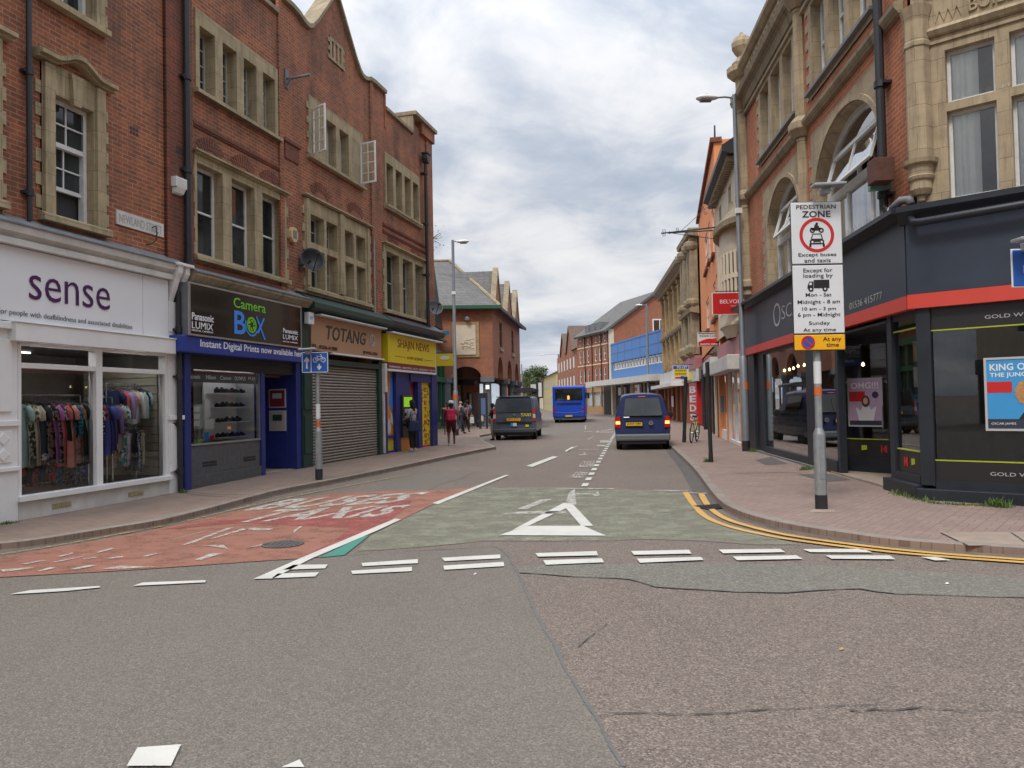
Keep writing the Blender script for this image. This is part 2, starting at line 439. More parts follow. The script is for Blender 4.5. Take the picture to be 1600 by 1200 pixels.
MT = {}
MT['brick_red'] = brick_mat('brick_red', (.35, .105, .042), (.165, .050, .026), (.37, .27, .18), stain=(.060, .038, .030), stain_amt=.80, ms=.0085)
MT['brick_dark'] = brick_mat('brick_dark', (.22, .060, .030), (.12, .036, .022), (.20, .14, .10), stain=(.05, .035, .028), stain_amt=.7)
MT['brick_orange'] = brick_mat('brick_orange', (.42, .130, .054), (.28, .078, .034), (.45, .33, .22), stain=(.13, .055, .033), stain_amt=.55)
MT['brick_mall'] = brick_mat('brick_mall', (.34, .125, .062), (.24, .082, .044), (.32, .22, .15), stain=(.14, .075, .05), stain_amt=.5)
MT['brick_apartment'] = brick_mat('brick_apartment', (.37, .120, .055), (.22, .068, .035), (.30, .20, .14), stain=(.14, .07, .04), stain_amt=.35)
MT['stone'] = stone_mat('stone', (.44, .35, .21), amt=.7)
MT['stone_clean'] = stone_mat('stone_clean', (.43, .335, .215), streak=(.12, .085, .055), amt=.65)
MT['stone_grey'] = stone_mat('stone_grey', (.36, .29, .19), streak=(.09, .075, .055), amt=.65)
MT['stone_old'] = stone_mat('stone_old', (.44, .31, .16), streak=(.12, .09, .06), amt=.5)
MT['cream'] = plain('cream', (.62, .53, .40), .8, var=.1, scale=1.5)
MT['render_orange'] = plain('render_orange', (.74, .27, .10), .85, var=.08, scale=.8, bmp=.1)
MT['white_paint'] = plain('white_paint', (.72, .71, .69), .55, var=.07, scale=2, bmp=.05)
MT['white_dirty'] = plain('white_dirty', (.58, .56, .52), .65, var=.2, scale=3, bmp=.15)
MT['white_sign'] = plain('white_sign', (.74, .74, .75), .4, var=.03, scale=1)
MT['frame_white'] = plain('frame_white', (.66, .66, .64), .5, var=.15, scale=6)
MT['frame_grey'] = plain('frame_grey', (.36, .36, .33), .6, var=.2, scale=6)
MT['black_iron'] = plain('black_iron', (.022, .022, .026), .5, var=.3, scale=5)
MT['lead'] = plain('lead', (.16, .165, .175), .6, var=.3, scale=4, bmp=.2)
MT['galv'] = plain('galv', (.36, .38, .39), .42, metal=.55, var=.18, scale=9)
MT['slate'] = brick_mat('slate', (.13, .125, .12), (.085, .082, .08), (.045, .043, .042), stain=(.2, .18, .15), stain_amt=.3, rowh=.22, bw=.3, ms=.012)
MT['tile_brown'] = brick_mat('tile_brown', (.14, .09, .07), (.10, .07, .055), (.05, .04, .035), stain_amt=.2, rowh=.2, bw=.25, ms=.012)
MT['glass'] = glass_dark('window_glass')
MT['glass_clear'] = glass_clear('shop_glass', k=1.1)
MT['glass_soft'] = glass_clear('pane_glass', k=2.2)
MT['inside_grey'] = plain('inside_grey', (.20, .20, .20), .9, var=.3, scale=1)
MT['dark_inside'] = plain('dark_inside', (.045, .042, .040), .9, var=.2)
MT['inside_warm'] = plain('inside_warm', (.20, .17, .14), .9, var=.2)
# ================================================================== THE GROUND
MT['road'] = road_mat('road_chippings', (.168, .134, .113), (.35, .285, .23), (.055, .045, .040), 105, .7, (.84, 1.12))
MT['asphalt'] = road_mat('asphalt_grey', (.165, .145, .122), (.32, .275, .225), (.06, .055, .050), 110, .5, (.90, 1.08))
MT['asphalt_green'] = road_mat('asphalt_greenish', (.160, .150, .124), (.32, .29, .24), (.07, .068, .058), 60, .5, (.9, 1.1))
MT['asphalt_dark'] = road_mat('asphalt_dark', (.105, .098, .092), (.20, .18, .16), (.05, .05, .048), 60, .4, (.9, 1.1))
MT['green_box'] = worn('green_surface', (.27, .272, .195), .465, 2.4, 55, edge=.16)
MT['red_lane'] = worn('red_surface', (.325, .142, .096), .385, 2.6, 60, edge=.12)
MT['crimson'] = worn('crimson_surface', (.37, .100, .085), .45, 2.5, 55, edge=.12)
MT['teal'] = worn('teal_surface', (.06, .25, .19), .33, 3, 45)
MT['paint'] = worn('white_road_paint', (.62, .60, .54), .35, 9, 80, edge=.08)
MT['paint_old'] = worn('old_road_paint', (.55, .52, .46), .472, 7, 60, edge=.09)
MT['yellow'] = worn('yellow_road_paint', (.62, .36, .095), .36, 8, 60, edge=.06)
MT['yellow_old'] = worn('old_yellow_paint', (.48, .34, .14), .50, 7, 50)
MT['pave_left'] = brick_mat('paving_left', (.235, .165, .125), (.195, .135, .105), (.10, .08, .065), stain=(.11, .085, .07), stain_amt=.5, rowh=.10, bw=.2, ms=.006, mode='flat')
def herring(name, c1, c2, mortar):
    m, n, l, b = mat_new(name); t = n.new('ShaderNodeTexCoord').outputs['Object']
    mp = n.new('ShaderNodeMapping'); l.new(t, mp.inputs[0]); mp.inputs['Rotation'].default_value = (0, 0, R(40))
    s = n.new('ShaderNodeSeparateXYZ'); l.new(mp.outputs[0], s.inputs[0])
    # basket of two brick directions chosen by a checker gives the woven look of herringbone blocks
    ck = n.new('ShaderNodeTexChecker'); l.new(mp.outputs[0], ck.inputs[0]); ck.inputs['Scale'].default_value = 5.0
    def bt(rot):
        k = n.new('ShaderNodeMapping'); l.new(mp.outputs[0], k.inputs[0]); k.inputs['Rotation'].default_value = (0, 0, rot)
        q = n.new('ShaderNodeTexBrick'); l.new(k.outputs[0], q.inputs['Vector']); q.inputs['Scale'].default_value = 1; q.offset = 0
        q.inputs['Brick Width'].default_value = .2; q.inputs['Row Height'].default_value = .1; q.inputs['Mortar Size'].default_value = .006
        q.inputs['Color1'].default_value = (*c1, 1); q.inputs['Color2'].default_value = (*c2, 1); q.inputs['Mortar'].default_value = (*mortar, 1); return q
    a, c = bt(0), bt(R(90)); col = mixc(n, l, ck.outputs['Fac'], a.outputs[0], c.outputs[0])
    f = mixc(n, l, ck.outputs['Fac'], a.outputs['Fac'], c.outputs['Fac'])
    big = noise(n, l, t, 1.2, 7, .7); fine = noise(n, l, t, 70, 3, .7)
    col = mixc(n, l, ramp(n, l, big, [(.42, 0.0), (.68, .5)]), col, dims(.6, c2)); col = mixc(n, l, nmath(n, l, 'MULTIPLY', fine, .35), col, dims(1.5, c1))
    l.new(col, b.inputs['Base Color']); b.inputs['Roughness'].default_value = .9
    bump(n, l, b, nmath(n, l, 'SUBTRACT', fine, f), .5, .006); return m
MT['pave_right'] = herring('paving_blocks', (.255, .180, .145), (.205, .146, .120), (.12, .085, .07))
MT['kerb'] = stone_mat('kerb_stone', (.25, .215, .18), streak=(.09, .08, .07), amt=.4, joints=False)
MT['slab'] = plain('paving_slab', (.29, .225, .175), .9, var=.2, scale=4, bmp=.3)
MT['crack'] = plain('crack_filler', (.045, .043, .042), .7, var=.2, scale=10)
MT['sealant'] = plain('joint_sealant', (.115, .108, .10), .6, var=.2, scale=10)

def sheet(name, pts, mat, z):
    """flat polygon (world xy points) as structure"""
    m = MB(); tri = tessellate_polygon([[Vector((x, y, 0)) for x, y in pts]])
    m.add([(x, y, z) for x, y in pts], tri)
    o = m.build(name, mat, recalc=False)
    for p in o.data.polygons:
        if p.normal.z < 0: p.flip()
    o['kind'] = 'structure'; return o
def G(L_, z=0): return [ground(x, y, z) for x, y in L_]
def zoomed(L_, s, ox, oy): return [(x / s + ox, y / s + oy) for x, y in L_]

m = MB(); m.quad((-900, -600, 0), (900, -600, 0), (900, 1500, 0), (-900, 1500, 0))
m.build('road', MT['road'])['kind'] = 'structure'
seam = [(785, 860), (797, 872), (806, 890), (818, 915), (833, 948), (851, 985), (868, 1012), (886, 1050), (900, 1075), (922, 1108), (942, 1143), (958, 1170), (975, 1200)]
top = [(0, 904), (200, 893), (400, 879), (540, 869), (640, 862), (772, 855)]
gl = G(top + seam)
sheet('road_resurfacing', [(-60, gl[0][1] - 8)] + [(-14, gl[0][1] - .9)] + gl + [(gl[-1][0] + .25, -2), (gl[-1][0] + 1, -40), (-60, -40)], MT['asphalt'], .004)
gs = [(806, 887), (850, 883), (950, 881), (1100, 880), (1250, 882), (1330, 886), (1450, 894), (1600, 903)]
gb = [(1600, 935), (1500, 932), (1400, 929), (1340, 921), (1290, 923), (1230, 927), (1150, 926), (1080, 922), (1024, 918), (1005, 911), (985, 906), (900, 902), (860, 899), (812, 896)]
ga, gc = G(gs), G(gb)
sheet('road_trench_strip', ga + [(14, ga[-1][1] - 1.6), (14, gc[0][1] - 1.8)] + gc, MT['asphalt_green'], .004)
sheet('road_gutter_strip', G([(1040, 703), (1049, 703), (1064, 717), (1087, 741), (1108, 772), (1122, 790), (1100, 790), (1082, 768), (1062, 733)]), MT['asphalt_dark'], .004)
sheet('road_patch', G([(556, 771), (600, 756), (640, 744), (690, 737), (742, 738), (715, 750), (690, 756), (665, 768), (640, 776), (600, 772)]), MT['asphalt'], .004)
sheet('road_patch', G([(826, 681), (850, 667), (925, 664), (926, 674), (880, 679)]), MT['asphalt'], .004)
red = [(0, 872), (60, 861), (130, 849), (200, 837), (262, 824), (330, 808), (400, 792), (455, 782), (520, 772), (600, 768), (700, 766), (745, 761), (740, 764), (676, 789), (625, 814), (600, 824), (545, 849), (480, 873), (400, 878), (200, 892), (0, 903)]
rg = G(red)
sheet('bus_lane_surface', [(-14, rg[-1][1] - 1.0), (-14, rg[0][1] - 2.2)] + rg, MT['red_lane'], .008)
sheet('bus_lane_patch', G([(470, 806), (560, 795), (612, 786), (648, 780), (628, 800), (608, 815), (592, 826), (545, 848), (498, 872), (470, 872), (520, 848), (548, 826), (470, 823), (380, 818), (250, 829), (330, 815)]), MT['crimson'], .012)
sheet('green_road_patch', G([(497, 873), (538, 869), (577, 838), (566, 840)]), MT['teal'], .012)
sheet('cycle_box_surface', G([(744, 762), (800, 763), (870, 762.5), (960, 765), (1068, 769), (1085, 795), (1105, 812), (1150, 829), (1215, 843), (1250, 852), (1180, 852), (1100, 846), (1000, 843), (950, 846), (760, 846), (700, 852), (600, 860), (560, 862), (578, 840), (622, 816), (680, 789)]), MT['green_box'], .008)
def strip(name, pts, w, mat, z, taper=False, jit=0):
    """ribbon of width w along world points"""
    m = MB(); n = len(pts); prev = None
    for i, p in enumerate(pts):
        a = Vector(pts[max(i - 1, 0)]); b = Vector(pts[min(i + 1, n - 1)]); d = (b - a).normalized(); q = Vector((-d.y, d.x))
        ww = (w[i] if isinstance(w, list) else w) * .5 * (1 + rnd.uniform(-jit, jit)); p = Vector(p)
        cur = (p + q * ww, p - q * ww)
        if prev: m.quad((*prev[0], z), (*prev[1], z), (*cur[1], z), (*cur[0], z))
        prev = cur
    o = m.build(name, mat, recalc=False)
    for p in o.data.polygons:
        if p.normal.z < 0: p.flip()
    o['kind'] = 'structure'; return o
def wiggle(pts, amp, step=.12):
    o = []
    for a, b in zip(pts[:-1], pts[1:]):
        a, b = Vector(a), Vector(b); k = max(1, int((b - a).length / step))
        for i in range(k): o.append(a.lerp(b, i / k) + Vector((rnd.uniform(-amp, amp), rnd.uniform(-amp, amp))))
    o.append(Vector(pts[-1])); return [tuple(p) for p in o]
strip('road_joint', wiggle(G(seam), .008), .022, MT['sealant'], .008, jit=.5)
strip('road_joint', wiggle(G(top[3:] + [seam[0]]), .008), .02, MT['sealant'], .012, jit=.5)
strip('road_crack', wiggle(gc[2:], .012), .015, MT['crack'], .008, jit=.8)
strip('road_crack', wiggle(gc[:3], .012), .009, MT['crack'], .008, jit=.8)
strip('road_crack', wiggle(G([(935, 1118), (1000, 1115), (1090, 1118), (1180, 1112), (1260, 1108), (1330, 1104), (1380, 1100)]), .012, .05), .007, MT['crack'], .008, jit=.9)
strip('road_crack', wiggle(G([(1330, 1112), (1440, 1108), (1500, 1112), (1560, 1110), (1600, 1114)]), .016, .05), .011, MT['crack'], .008, jit=.9)
strip('road_crack', wiggle(G([(905, 1012), (930, 990), (950, 975)]), .008, .05), .006, MT['crack'], .008, jit=.9)

# ---- markings
def marks(name, polys, mat, z=.016):
    m = MB()
    for P in polys:
        g = G(P); m.add([(x, y, z) for x, y in g], tessellate_polygon([[Vector((x, y, 0)) for x, y in g]]))
    o = m.build(name, mat, recalc=False)
    for p in o.data.polygons:
        if p.normal.z < 0: p.flip()
    o['kind'] = 'structure'; return o
z2 = lambda P: zoomed(P, 3.81, 380, 740); z3 = lambda P: zoomed(P, 3.81, 780, 740); z4 = lambda P: zoomed(P, 3.81, 1180, 760); z1 = lambda P: zoomed(P, 3.81, 0, 760)
marks('give_way_line', [
    z2([(705, 541), (1040, 518), (1040, 542), (710, 560)]), z2([(643, 588), (1005, 565), (1005, 590), (650, 607)]),
    z2([(1182, 510), (1530, 490), (1532, 513), (1200, 530)]), z2([(1192, 557), (1550, 535), (1555, 560), (1197, 582)]),
    z3([(215, 482), (580, 470), (588, 495), (232, 503)]), z3([(262, 525), (610, 513), (625, 537), (278, 552)]),
    z3([(785, 470), (1130, 462), (1145, 485), (803, 492)]), z3([(820, 515), (1200, 505), (1218, 523), (838, 540)]),
    [(1123, 861), (1219, 859.8), (1227, 865), (1130, 866.8)], [(1145, 872), (1244, 870), (1254.8, 875.5), (1152, 877.8)],
    z4([(280, 382), (640, 380), (698, 402), (330, 400)]), z4([(420, 420), (800, 420), (835, 443), (455, 440)]), z4([(985, 428), (1080, 429), (1165, 448), (1070, 450)])], MT['paint'])
marks('lane_edge_line', [z2([(60, 637), (340, 512), (905, 274), (940, 279), (800, 345), (400, 517), (180, 634)]),
                         z2([(236, 582), (300, 552), (503, 550), (488, 573)]), z2([(170, 633), (205, 605), (452, 597), (430, 622)])], MT['paint'])
marks('centre_line', [z2([(1125, 182), (1560, 12), (1585, 12), (1162, 187)]), [(822, 729), (864, 713.5), (872, 714.5), (832, 730.5)],
                      [(882, 705.5), (893, 699), (898, 699), (888, 706)], [(198, 1202), (215, 1173), (283, 1168), (267, 1202)], [(440, 1204), (468, 1192), (476, 1204)]], MT['paint'])
marks('edge_dash', [z1([(58, 652), (180, 628), (590, 603), (598, 611), (400, 632), (200, 645)]), z1([(790, 602), (850, 582), (1225, 568), (1222, 581), (1000, 592)])], MT['paint'])
marks('give_way_triangle', [z3([(0, 374), (160, 318), (500, 318), (635, 377)]), z3([(75, 345), (165, 318), (182, 314), (398, 212), (385, 179)]), z3([(385, 179), (398, 212), (488, 318), (500, 318), (560, 318), (440, 190)])], MT['paint'])
marks('old_arrow', [z3([(110, 215), (250, 160), (320, 155), (160, 220)]), z3([(20, 245), (120, 232), (400, 228), (400, 243), (20, 250)]), z3([(395, 180), (415, 120), (450, 95), (460, 190), (430, 190)]), z3([(455, 122), (570, 122), (590, 112), (600, 135), (570, 142), (555, 130), (455, 128)])], MT['paint_old'])
marks('stop_line', [z3([(330, 90), (685, 93), (685, 97), (330, 94)]), z3([(920, 102), (1125, 106), (1130, 110), (925, 106)]), z3([(1130, 117), (1235, 120), (1235, 124), (1130, 121)])], MT['paint_old'])
a, b = Vector(ground(913, 761)), Vector(ground(964, 672)); d = (b - a); ln = d.length; d.normalize(); q = Vector((d.y, -d.x)); m = MB(); s = 0
while s < ln:
    p, e = a + d * s, a + d * (s + .55); m.quad((*(p - q * .06), .016), (*(p + q * .06), .016), (*(e + q * .06), .016), (*(e - q * .06), .016)); s += 1.12
m.build('cycle_lane_dashes', MT['paint'], recalc=False)['kind'] = 'structure'
def ground_text(name, s, BL, BR, TR, TL, mat, bold=.02, z=.016):
    vs, fs, _ = text_geo(s, bold); c = [Vector(p) for p in G([BL, BR, TR, TL])]
    m = MB(); m.add([(*(c[0] * (1 - u) * (1 - v) + c[1] * u * (1 - v) + c[2] * u * v + c[3] * (1 - u) * v), z) for u, v in vs], fs)
    o = m.build(name, mat, recalc=False)
    for p in o.data.polygons:
        if p.normal.z < 0: p.flip()
    o['kind'] = 'structure'
ground_text('lane_lettering', 'BUSES', (376, 800), (612, 787.5), (680, 769), (452, 781), MT['paint_old'], .03)
ground_text('lane_lettering', 'TAXIS', (352, 819), (592, 809), (648, 789.5), (440, 797), MT['paint_old'], .03)
ground_text('bay_lettering', 'KEEP', (889, 747), (913, 748), (919, 739), (901, 738), MT['paint_old'], .03)
ground_text('bay_lettering', 'CLEAR', (903, 731), (927, 731), (931, 721), (911, 721), MT['paint_old'], .03)
marks('old_lettering', [z1([(980, 335), (1205, 275), (1240, 268), (1020, 325)]), z1([(1075, 362), (1110, 345), (1350, 255), (1395, 250), (1160, 340)]), z1([(1250, 320), (1450, 255), (1495, 255), (1270, 318)]),
                        z1([(1190, 360), (1330, 355), (1360, 380), (1240, 362)]), z1([(1460, 378), (1580, 345), (1600, 352), (1480, 372)]), z1([(1160, 445), (1260, 405), (1330, 405), (1190, 450)]), z1([(610, 500), (720, 480), (930, 488), (720, 500)]),
                        z1([(300, 460), (480, 425), (500, 425), (330, 462)]), z1([(560, 402), (660, 375), (680, 378), (590, 402)]), z1([(850, 425), (920, 403), (940, 408), (870, 427)]), z1([(490, 440), (570, 428), (580, 432), (500, 443)]),
                        z1([(0, 505), (180, 490), (210, 494), (20, 518)]), z1([(220, 512), (300, 490), (330, 494), (240, 516)]), z1([(420, 500), (540, 475), (580, 478), (450, 504)]), z1([(130, 470), (260, 445), (275, 449), (150, 472)]),
                        z1([(340, 425), (430, 402), (440, 406), (360, 428)]), z1([(640, 435), (730, 422), (735, 430), (660, 440)]), z2([(300, 345), (340, 318), (350, 322), (300, 362)]), z2([(0, 335), (50, 328), (180, 335), (150, 345), (60, 345)])], MT['paint_old'])
marks('bay_mark', [zoomed(P, 6.4, 850, 620) for P in ([(345, 580), (430, 578), (430, 588), (345, 588)], [(395, 560), (415, 560), (410, 580), (395, 580)], [(530, 485), (620, 485), (620, 500), (530, 500)], [(560, 440), (650, 438), (640, 462), (560, 462)], [(520, 345), (550, 340), (550, 358), (520, 360)], [(400, 350), (490, 345), (490, 350), (400, 354)], [(570, 340), (690, 322), (690, 330), (570, 345)], [(560, 352), (690, 352), (690, 359), (560, 359)], [(408, 285), (420, 285), (420, 330), (408, 330)], [(430, 430), (495, 395), (500, 399), (440, 432)], [(205, 560), (330, 492), (340, 495), (225, 560)], [(350, 530), (540, 530), (540, 534), (350, 534)])], MT['paint_old'])
yo = [(1071, 770), (1078, 782), (1086, 792.5), (1099, 807), (1118.6, 817.4), (1152.7, 828.5), (1200, 838.5), (1232, 844.5), (1311, 855), (1390, 864.5), (1469, 871.5), (1600, 881)]
yi = [(1095, 771), (1100, 782), (1106, 791), (1119, 804), (1140, 815), (1174, 825), (1200, 831.5), (1232.5, 838.5), (1311, 850), (1390, 859.5), (1469, 867.3), (1600, 876.5)]
def smoothline(P, it=2):
    for _ in range(it):
        Q = [P[0]]
        for a, b in zip(P[:-1], P[1:]):
            Q += [(a[0] * .75 + b[0] * .25, a[1] * .75 + b[1] * .25), (a[0] * .25 + b[0] * .75, a[1] * .25 + b[1] * .75)]
        P = Q + [P[-1]]
    return P
for L_ in (yo, yi):
    g = smoothline(G(L_)); g += [(g[-1][0] + 3, g[-1][1] - 1.0), (g[-1][0] + 9, g[-1][1] - 4.6)]
    strip('yellow_line', g, .095, MT['yellow'], .016, jit=.06)
strip('yellow_line', smoothline(G([(0, 868), (80, 855.5), (170, 839), (250, 824.5), (290, 816), (328, 806), (420, 785), (480, 772), (560, 757), (640, 742)])), .07, MT['yellow_old'], .016)

# ---- ironwork in the road
def cover(c, rx, ry, mat, name='manhole_cover', z=.014, ang=0):
    m = MB(); n = 28
    m.lathe([(rx, 0), (rx, .006), (rx * .9, .006), (rx * .88, .003), (rx * .1, .003)], (0, 0, 0), n)
    for i in range(-3, 4):
        for j in range(-3, 4):
            if math.hypot(i, j) < 3.4: m.box((i - .3) * rx * .24, (i + .3) * rx * .24, (j - .3) * rx * .24, (j + .3) * rx * .24, .003, .007)
    return m.build(name, mat, fr=WORLD, org=(0, 0, 0)), c
o, c = cover(None, .24, .24, MT['asphalt_dark']); g = ground(442, 852); o.location = (g[0], g[1], .013)
tag(o, 'round iron manhole cover set in the red bus lane', 'manhole cover')
m = MB()
m.box(-.24, .24, -.2, .2, 0, .006)
for i in range(7): m.box(-.2 + i * .06, -.175 + i * .06, -.17, .17, .006, .014)
g = ground(1116, 793); o = m.build('drain_grate', MT['black_iron']); o.location = (g[0], g[1], .012); o.rotation_euler = (0, 0, R(20))
tag(o, 'iron drain grate in the gutter at the end of the double yellow lines', 'drain')

# ---- pavements and kerbs
kl = G([(0, 863), (52, 857.5), (118, 846.6), (168, 838), (223, 829), (262, 821.5), (328, 804), (380, 789), (432, 774), (511, 759), (603, 739.5), (685, 721), (740, 709), (775, 702.5)])
kl = [(-13.5, 4.4), (-8.6, 7.1)] + kl
klz = smoothline(kl, 1)
ylast = klz[-1]
notch = [ylast, (-1.15, 31), (-1.62, 36.6), (-1.0, 39.3), (.2, 42), (1.45, 46.5), (2.0, 54), (2.4, 62), (3.2, 82), (3.7, 110), (3.0, 170)]
kerbL = klz + notch[1:]
def wallL(Y): return -9.75 + .258 * Y
def rise(Y): return .10 + .10 * max(0, min(1, (Y - 13) / 6))
m = MB(); prev = None
for x, y in kerbL:
    if y < 27.6: wx = min(wallL(y + .9) - .5, x - .3); wy = y + .9; z1_ = rise(wy)
    else: wx, wy, z1_ = -9.5, y, .13
    mid = ((x * .65 + wx * .35), (y * .65 + wy * .35), .1 + .35 * (z1_ - .1))
    cur = [(x, y, .0), (x, y, .1), mid, (wx, wy, z1_)]
    if prev:
        for k in range(3): m.quad(prev[k], cur[k], cur[k + 1], prev[k + 1])
    prev = cur
m.build('pavement', MT['pave_left'])['kind'] = 'structure'
def kerb(name, pts, w, side, h=.105):
    m = MB(); prev = None; n = len(pts)
    for i, p in enumerate(pts):
        a = Vector(pts[max(i - 1, 0)]); b = Vector(pts[min(i + 1, n - 1)]); d = (b - a).normalized(); q = Vector((-d.y, d.x)) * side; p = Vector(p)
        f = p - q * .004; g = p + q * w
        cur = [(*f, 0), (*(f + q * .012), h - .012), (*(f + q * .03), h), (*g, h + .002), (*g, 0)]
        if prev:
            for k in range(4): m.quad(prev[k], cur[k], cur[k + 1], prev[k + 1])
        prev = cur
    o = m.build(name, MT['kerb']); o['kind'] = 'structure'; return o
kerb('kerb', kerbL, .14, 1)
kr = G([(1050, 703), (1065, 718), (1087, 740.5), (1108, 771.5), (1126.5, 795), (1152.7, 809.6), (1187, 821), (1227, 831), (1285, 841), (1390, 857.5), (1469, 864.5), (1534, 868.5), (1600, 872.5)])
kr = [(7.5, 170), (7.6, 120), (7.2, 104), (8.4, 95), (10.2, 86), (10.6, 80), (9.6, 65), (7.9, 50), (6.3, 36)] + smoothline(kr, 1) + [(8.0, 6.6), (12, 3.2), (20, -6)]
wallpts = [(40, 170), (40, 120), (40, 104), (40, 95), (30, 86), (30, 80), (30, 65), (30, 50), (30, 36)]
m = MB(); prev = None
for i, (x, y) in enumerate(kr):
    if y > 30: w_ = (x + 22, y)
    elif y > 12: w_ = (4.92 + .092 * y + 1.2, y)
    else:
        t_ = max(0, min(1, (12 - y) / 4)); w_ = (6.6 + t_ * 5 + max(0, x - 5), 12 - t_ * 1.2 - max(0, (7.4 - y)) * .6)
    cur = [(x, y, 0), (x, y, .1), (*w_, .1)]
    if prev:
        for k in range(2): m.quad(prev[k], cur[k], cur[k + 1], prev[k + 1])
    prev = cur
m.build('pavement', MT['pave_right'])['kind'] = 'structure'
kerb('kerb', kr, .14, 1 if False else -1) if False else kerb('kerb', kr, .14, 1)
sheet('paving_slabs', G([(1470, 833), (1600, 831), (1632, 852), (1512, 853)], .1), MT['slab'], .104)
strip('paving_joint', G([(1512, 853), (1470, 833)], .1), .02, MT['crack'], .106)
strip('paving_joint', G([(1580, 833), (1608, 852)], .1), .015, MT['crack'], .108)
sheet('pole_footing', G([(1268, 796), (1302, 796), (1308, 801), (1265, 801)], .1), MT['slab'], .104)
for P in ([(1180, 719), (1205, 714), (1232, 725), (1196, 727)], [(1245, 741), (1300, 741), (1330, 750), (1290, 753)]):
    sheet('access_cover', G(P, .1), MT['asphalt_dark'], .105)
strip('paving_joint', G([(1145, 740), (1240, 738), (1262, 738)], .1), .03, MT['crack'], .104)
strip('paving_joint', wiggle([(ground(285, 771, .1)), ground(330, 776, .1), ground(400, 778, .1), ground(430, 775, .1)], .01), .03, MT['crack'], .145)
# ================================================================== LEFT SIDE BUILDINGS
LF = Frame((-6.112, 14.1), (-2.7, 27.3))
EACH = {'shopfront_post', 'brick_pier', 'stone_mullion', 'vent', 'door_poster', 'pilaster', 'tail_lamp', 'mirror', 'upright', 'shop_sign', 'award_mark', 'chimney', 'flag', 'shutter_rail', 'uprights', 'window_pillar', 'case'}
def bx(root, name, mat, boxes, bevel=0.0, smooth=False):
    if name in EACH and len(boxes) > 1:
        for b in boxes: r_ = bx(root, name, mat, [b], bevel)
        return r_
    m = MB()
    for b in boxes: m.box(*b)
    return m.build(name, mat, root, bevel=bevel)
def rP(fr, xl, yt, yb, xr, yo=0.0):
    """left px column with its top and bottom rows, right px column -> x0,x1,z0,z1 on the facade"""
    a = fr.P(xl, yt, yo); b = fr.P(xl, yb, yo); c = fr.P(xr, (yt + yb) / 2, yo)
    return (a[0], c[0], b[1], a[1])
def casement(m, g, a, b, c, d, y, nx, nz, w=.045, bar=.022, meet=None, t=.05):
    """window frame with glazing bars into m, pane into g"""
    m.box(a, a + w, y, y + t, c, d); m.box(b - w, b, y, y + t, c, d); m.box(a + w, b - w, y, y + t, d - w, d); m.box(a + w, b - w, y, y + t, c, c + w * 1.2)
    for i in range(1, nx): x = a + (b - a) * i / nx; m.box(x - bar / 2, x + bar / 2, y + .01, y + t - .01, c + w, d - w)
    for j in range(1, nz):
        z = c + (d - c) * j / nz; hb = bar * (1.7 if meet and j == meet else 1) / 2
        m.box(a + w, b - w, y + (.004 if not (meet and j == meet) else -.01), y + t - .012, z - hb, z + hb)
    g.quad((a + w * .5, y + t * .6, c + w * .5), (b - w * .5, y + t * .6, c + w * .5), (b - w * .5, y + t * .6, d - w * .5), (a + w * .5, y + t * .6, d - w * .5))
def stone_window(root, X0, X1, Z0, Z1, lights, stone='stone', y=-.035, deep=.30, fy=.20, nx=1, nz=4, meet=None, sill=True, fcol='frame_grey', quoins=None, head=None, glassm='glass', label=None, holes_only=False, sillx=.05, w=.045):
    m = MB(); grid_wall(m, X0, X1, Z0, Z1, lights, y, deep)
    for a, b, q in ((X0, X0, 1), (X1, X1, 1)): m.quad((a, y, Z0), (a, .02, Z0), (a, .02, Z1), (a, y, Z1))
    m.quad((X0, y, Z1), (X1, y, Z1), (X1, .02, Z1), (X0, .02, Z1))
    if quoins:
        for i, (qa, qb) in enumerate(quoins):
            m.box(X0 - .085, X0, y + .004, .02, qa, qb); m.box(X1, X1 + .085, y + .004, .02, qa, qb)
    if head:      # moulded cornice over the window
        m.box(X0 - head, X1 + head, y - .05, .0, Z1, Z1 + .035); m.box(X0 - head - .05, X1 + head + .05, y - .10, .0, Z1 + .035, Z1 + .075)
    w_ = m.build('window', MT[stone], root, recalc=False)
    if label: w_['label'] = label
    f = MB(); g = MB()
    for a, b, c, d in [l[:4] for l in lights]: casement(f, g, a, b, c, d, fy, nx, nz, meet=meet, w=w)
    f.build('frame', MT[fcol], w_); g.build('pane', MT[glassm], w_, recalc=False)
    if sill:
        s = MB(); s.prism_x([(y - .09, Z0 - .1), (.02, Z0 - .1), (.02, Z0), (y - .04, Z0), (y - .09, Z0 - .025)], X0 - sillx, X1 + sillx); s.build('sill', MT[stone], w_)
    return w_
def pipe_part(root, x, z0, z1, y=-.09, r=.045, name='downpipe', hopper=False, mat='black_iron', gap=1.75):
    m = MB(); m.tube([(x, y, z0), (x, y, z1)], r, 10)
    z = z0 + .4
    while z < z1:
        m.lathe([(r * 1.35, -.05), (r * 1.35, .05)], (x, y, z), 10); m.box(x - r * 2, x + r * 2, y, 0, z - .02, z + .02); z += gap
    if hopper:
        m.prism([(x - .09, z1), (x + .09, z1), (x + .15, z1 + .14), (x + .15, z1 + .3), (x - .15, z1 + .3), (x - .15, z1 + .14)], y - .12, y + .08)
        m.box(x - .18, x + .18, y - .15, y + .09, z1 + .3, z1 + .34)
    return m.build(name, MT[mat], root)
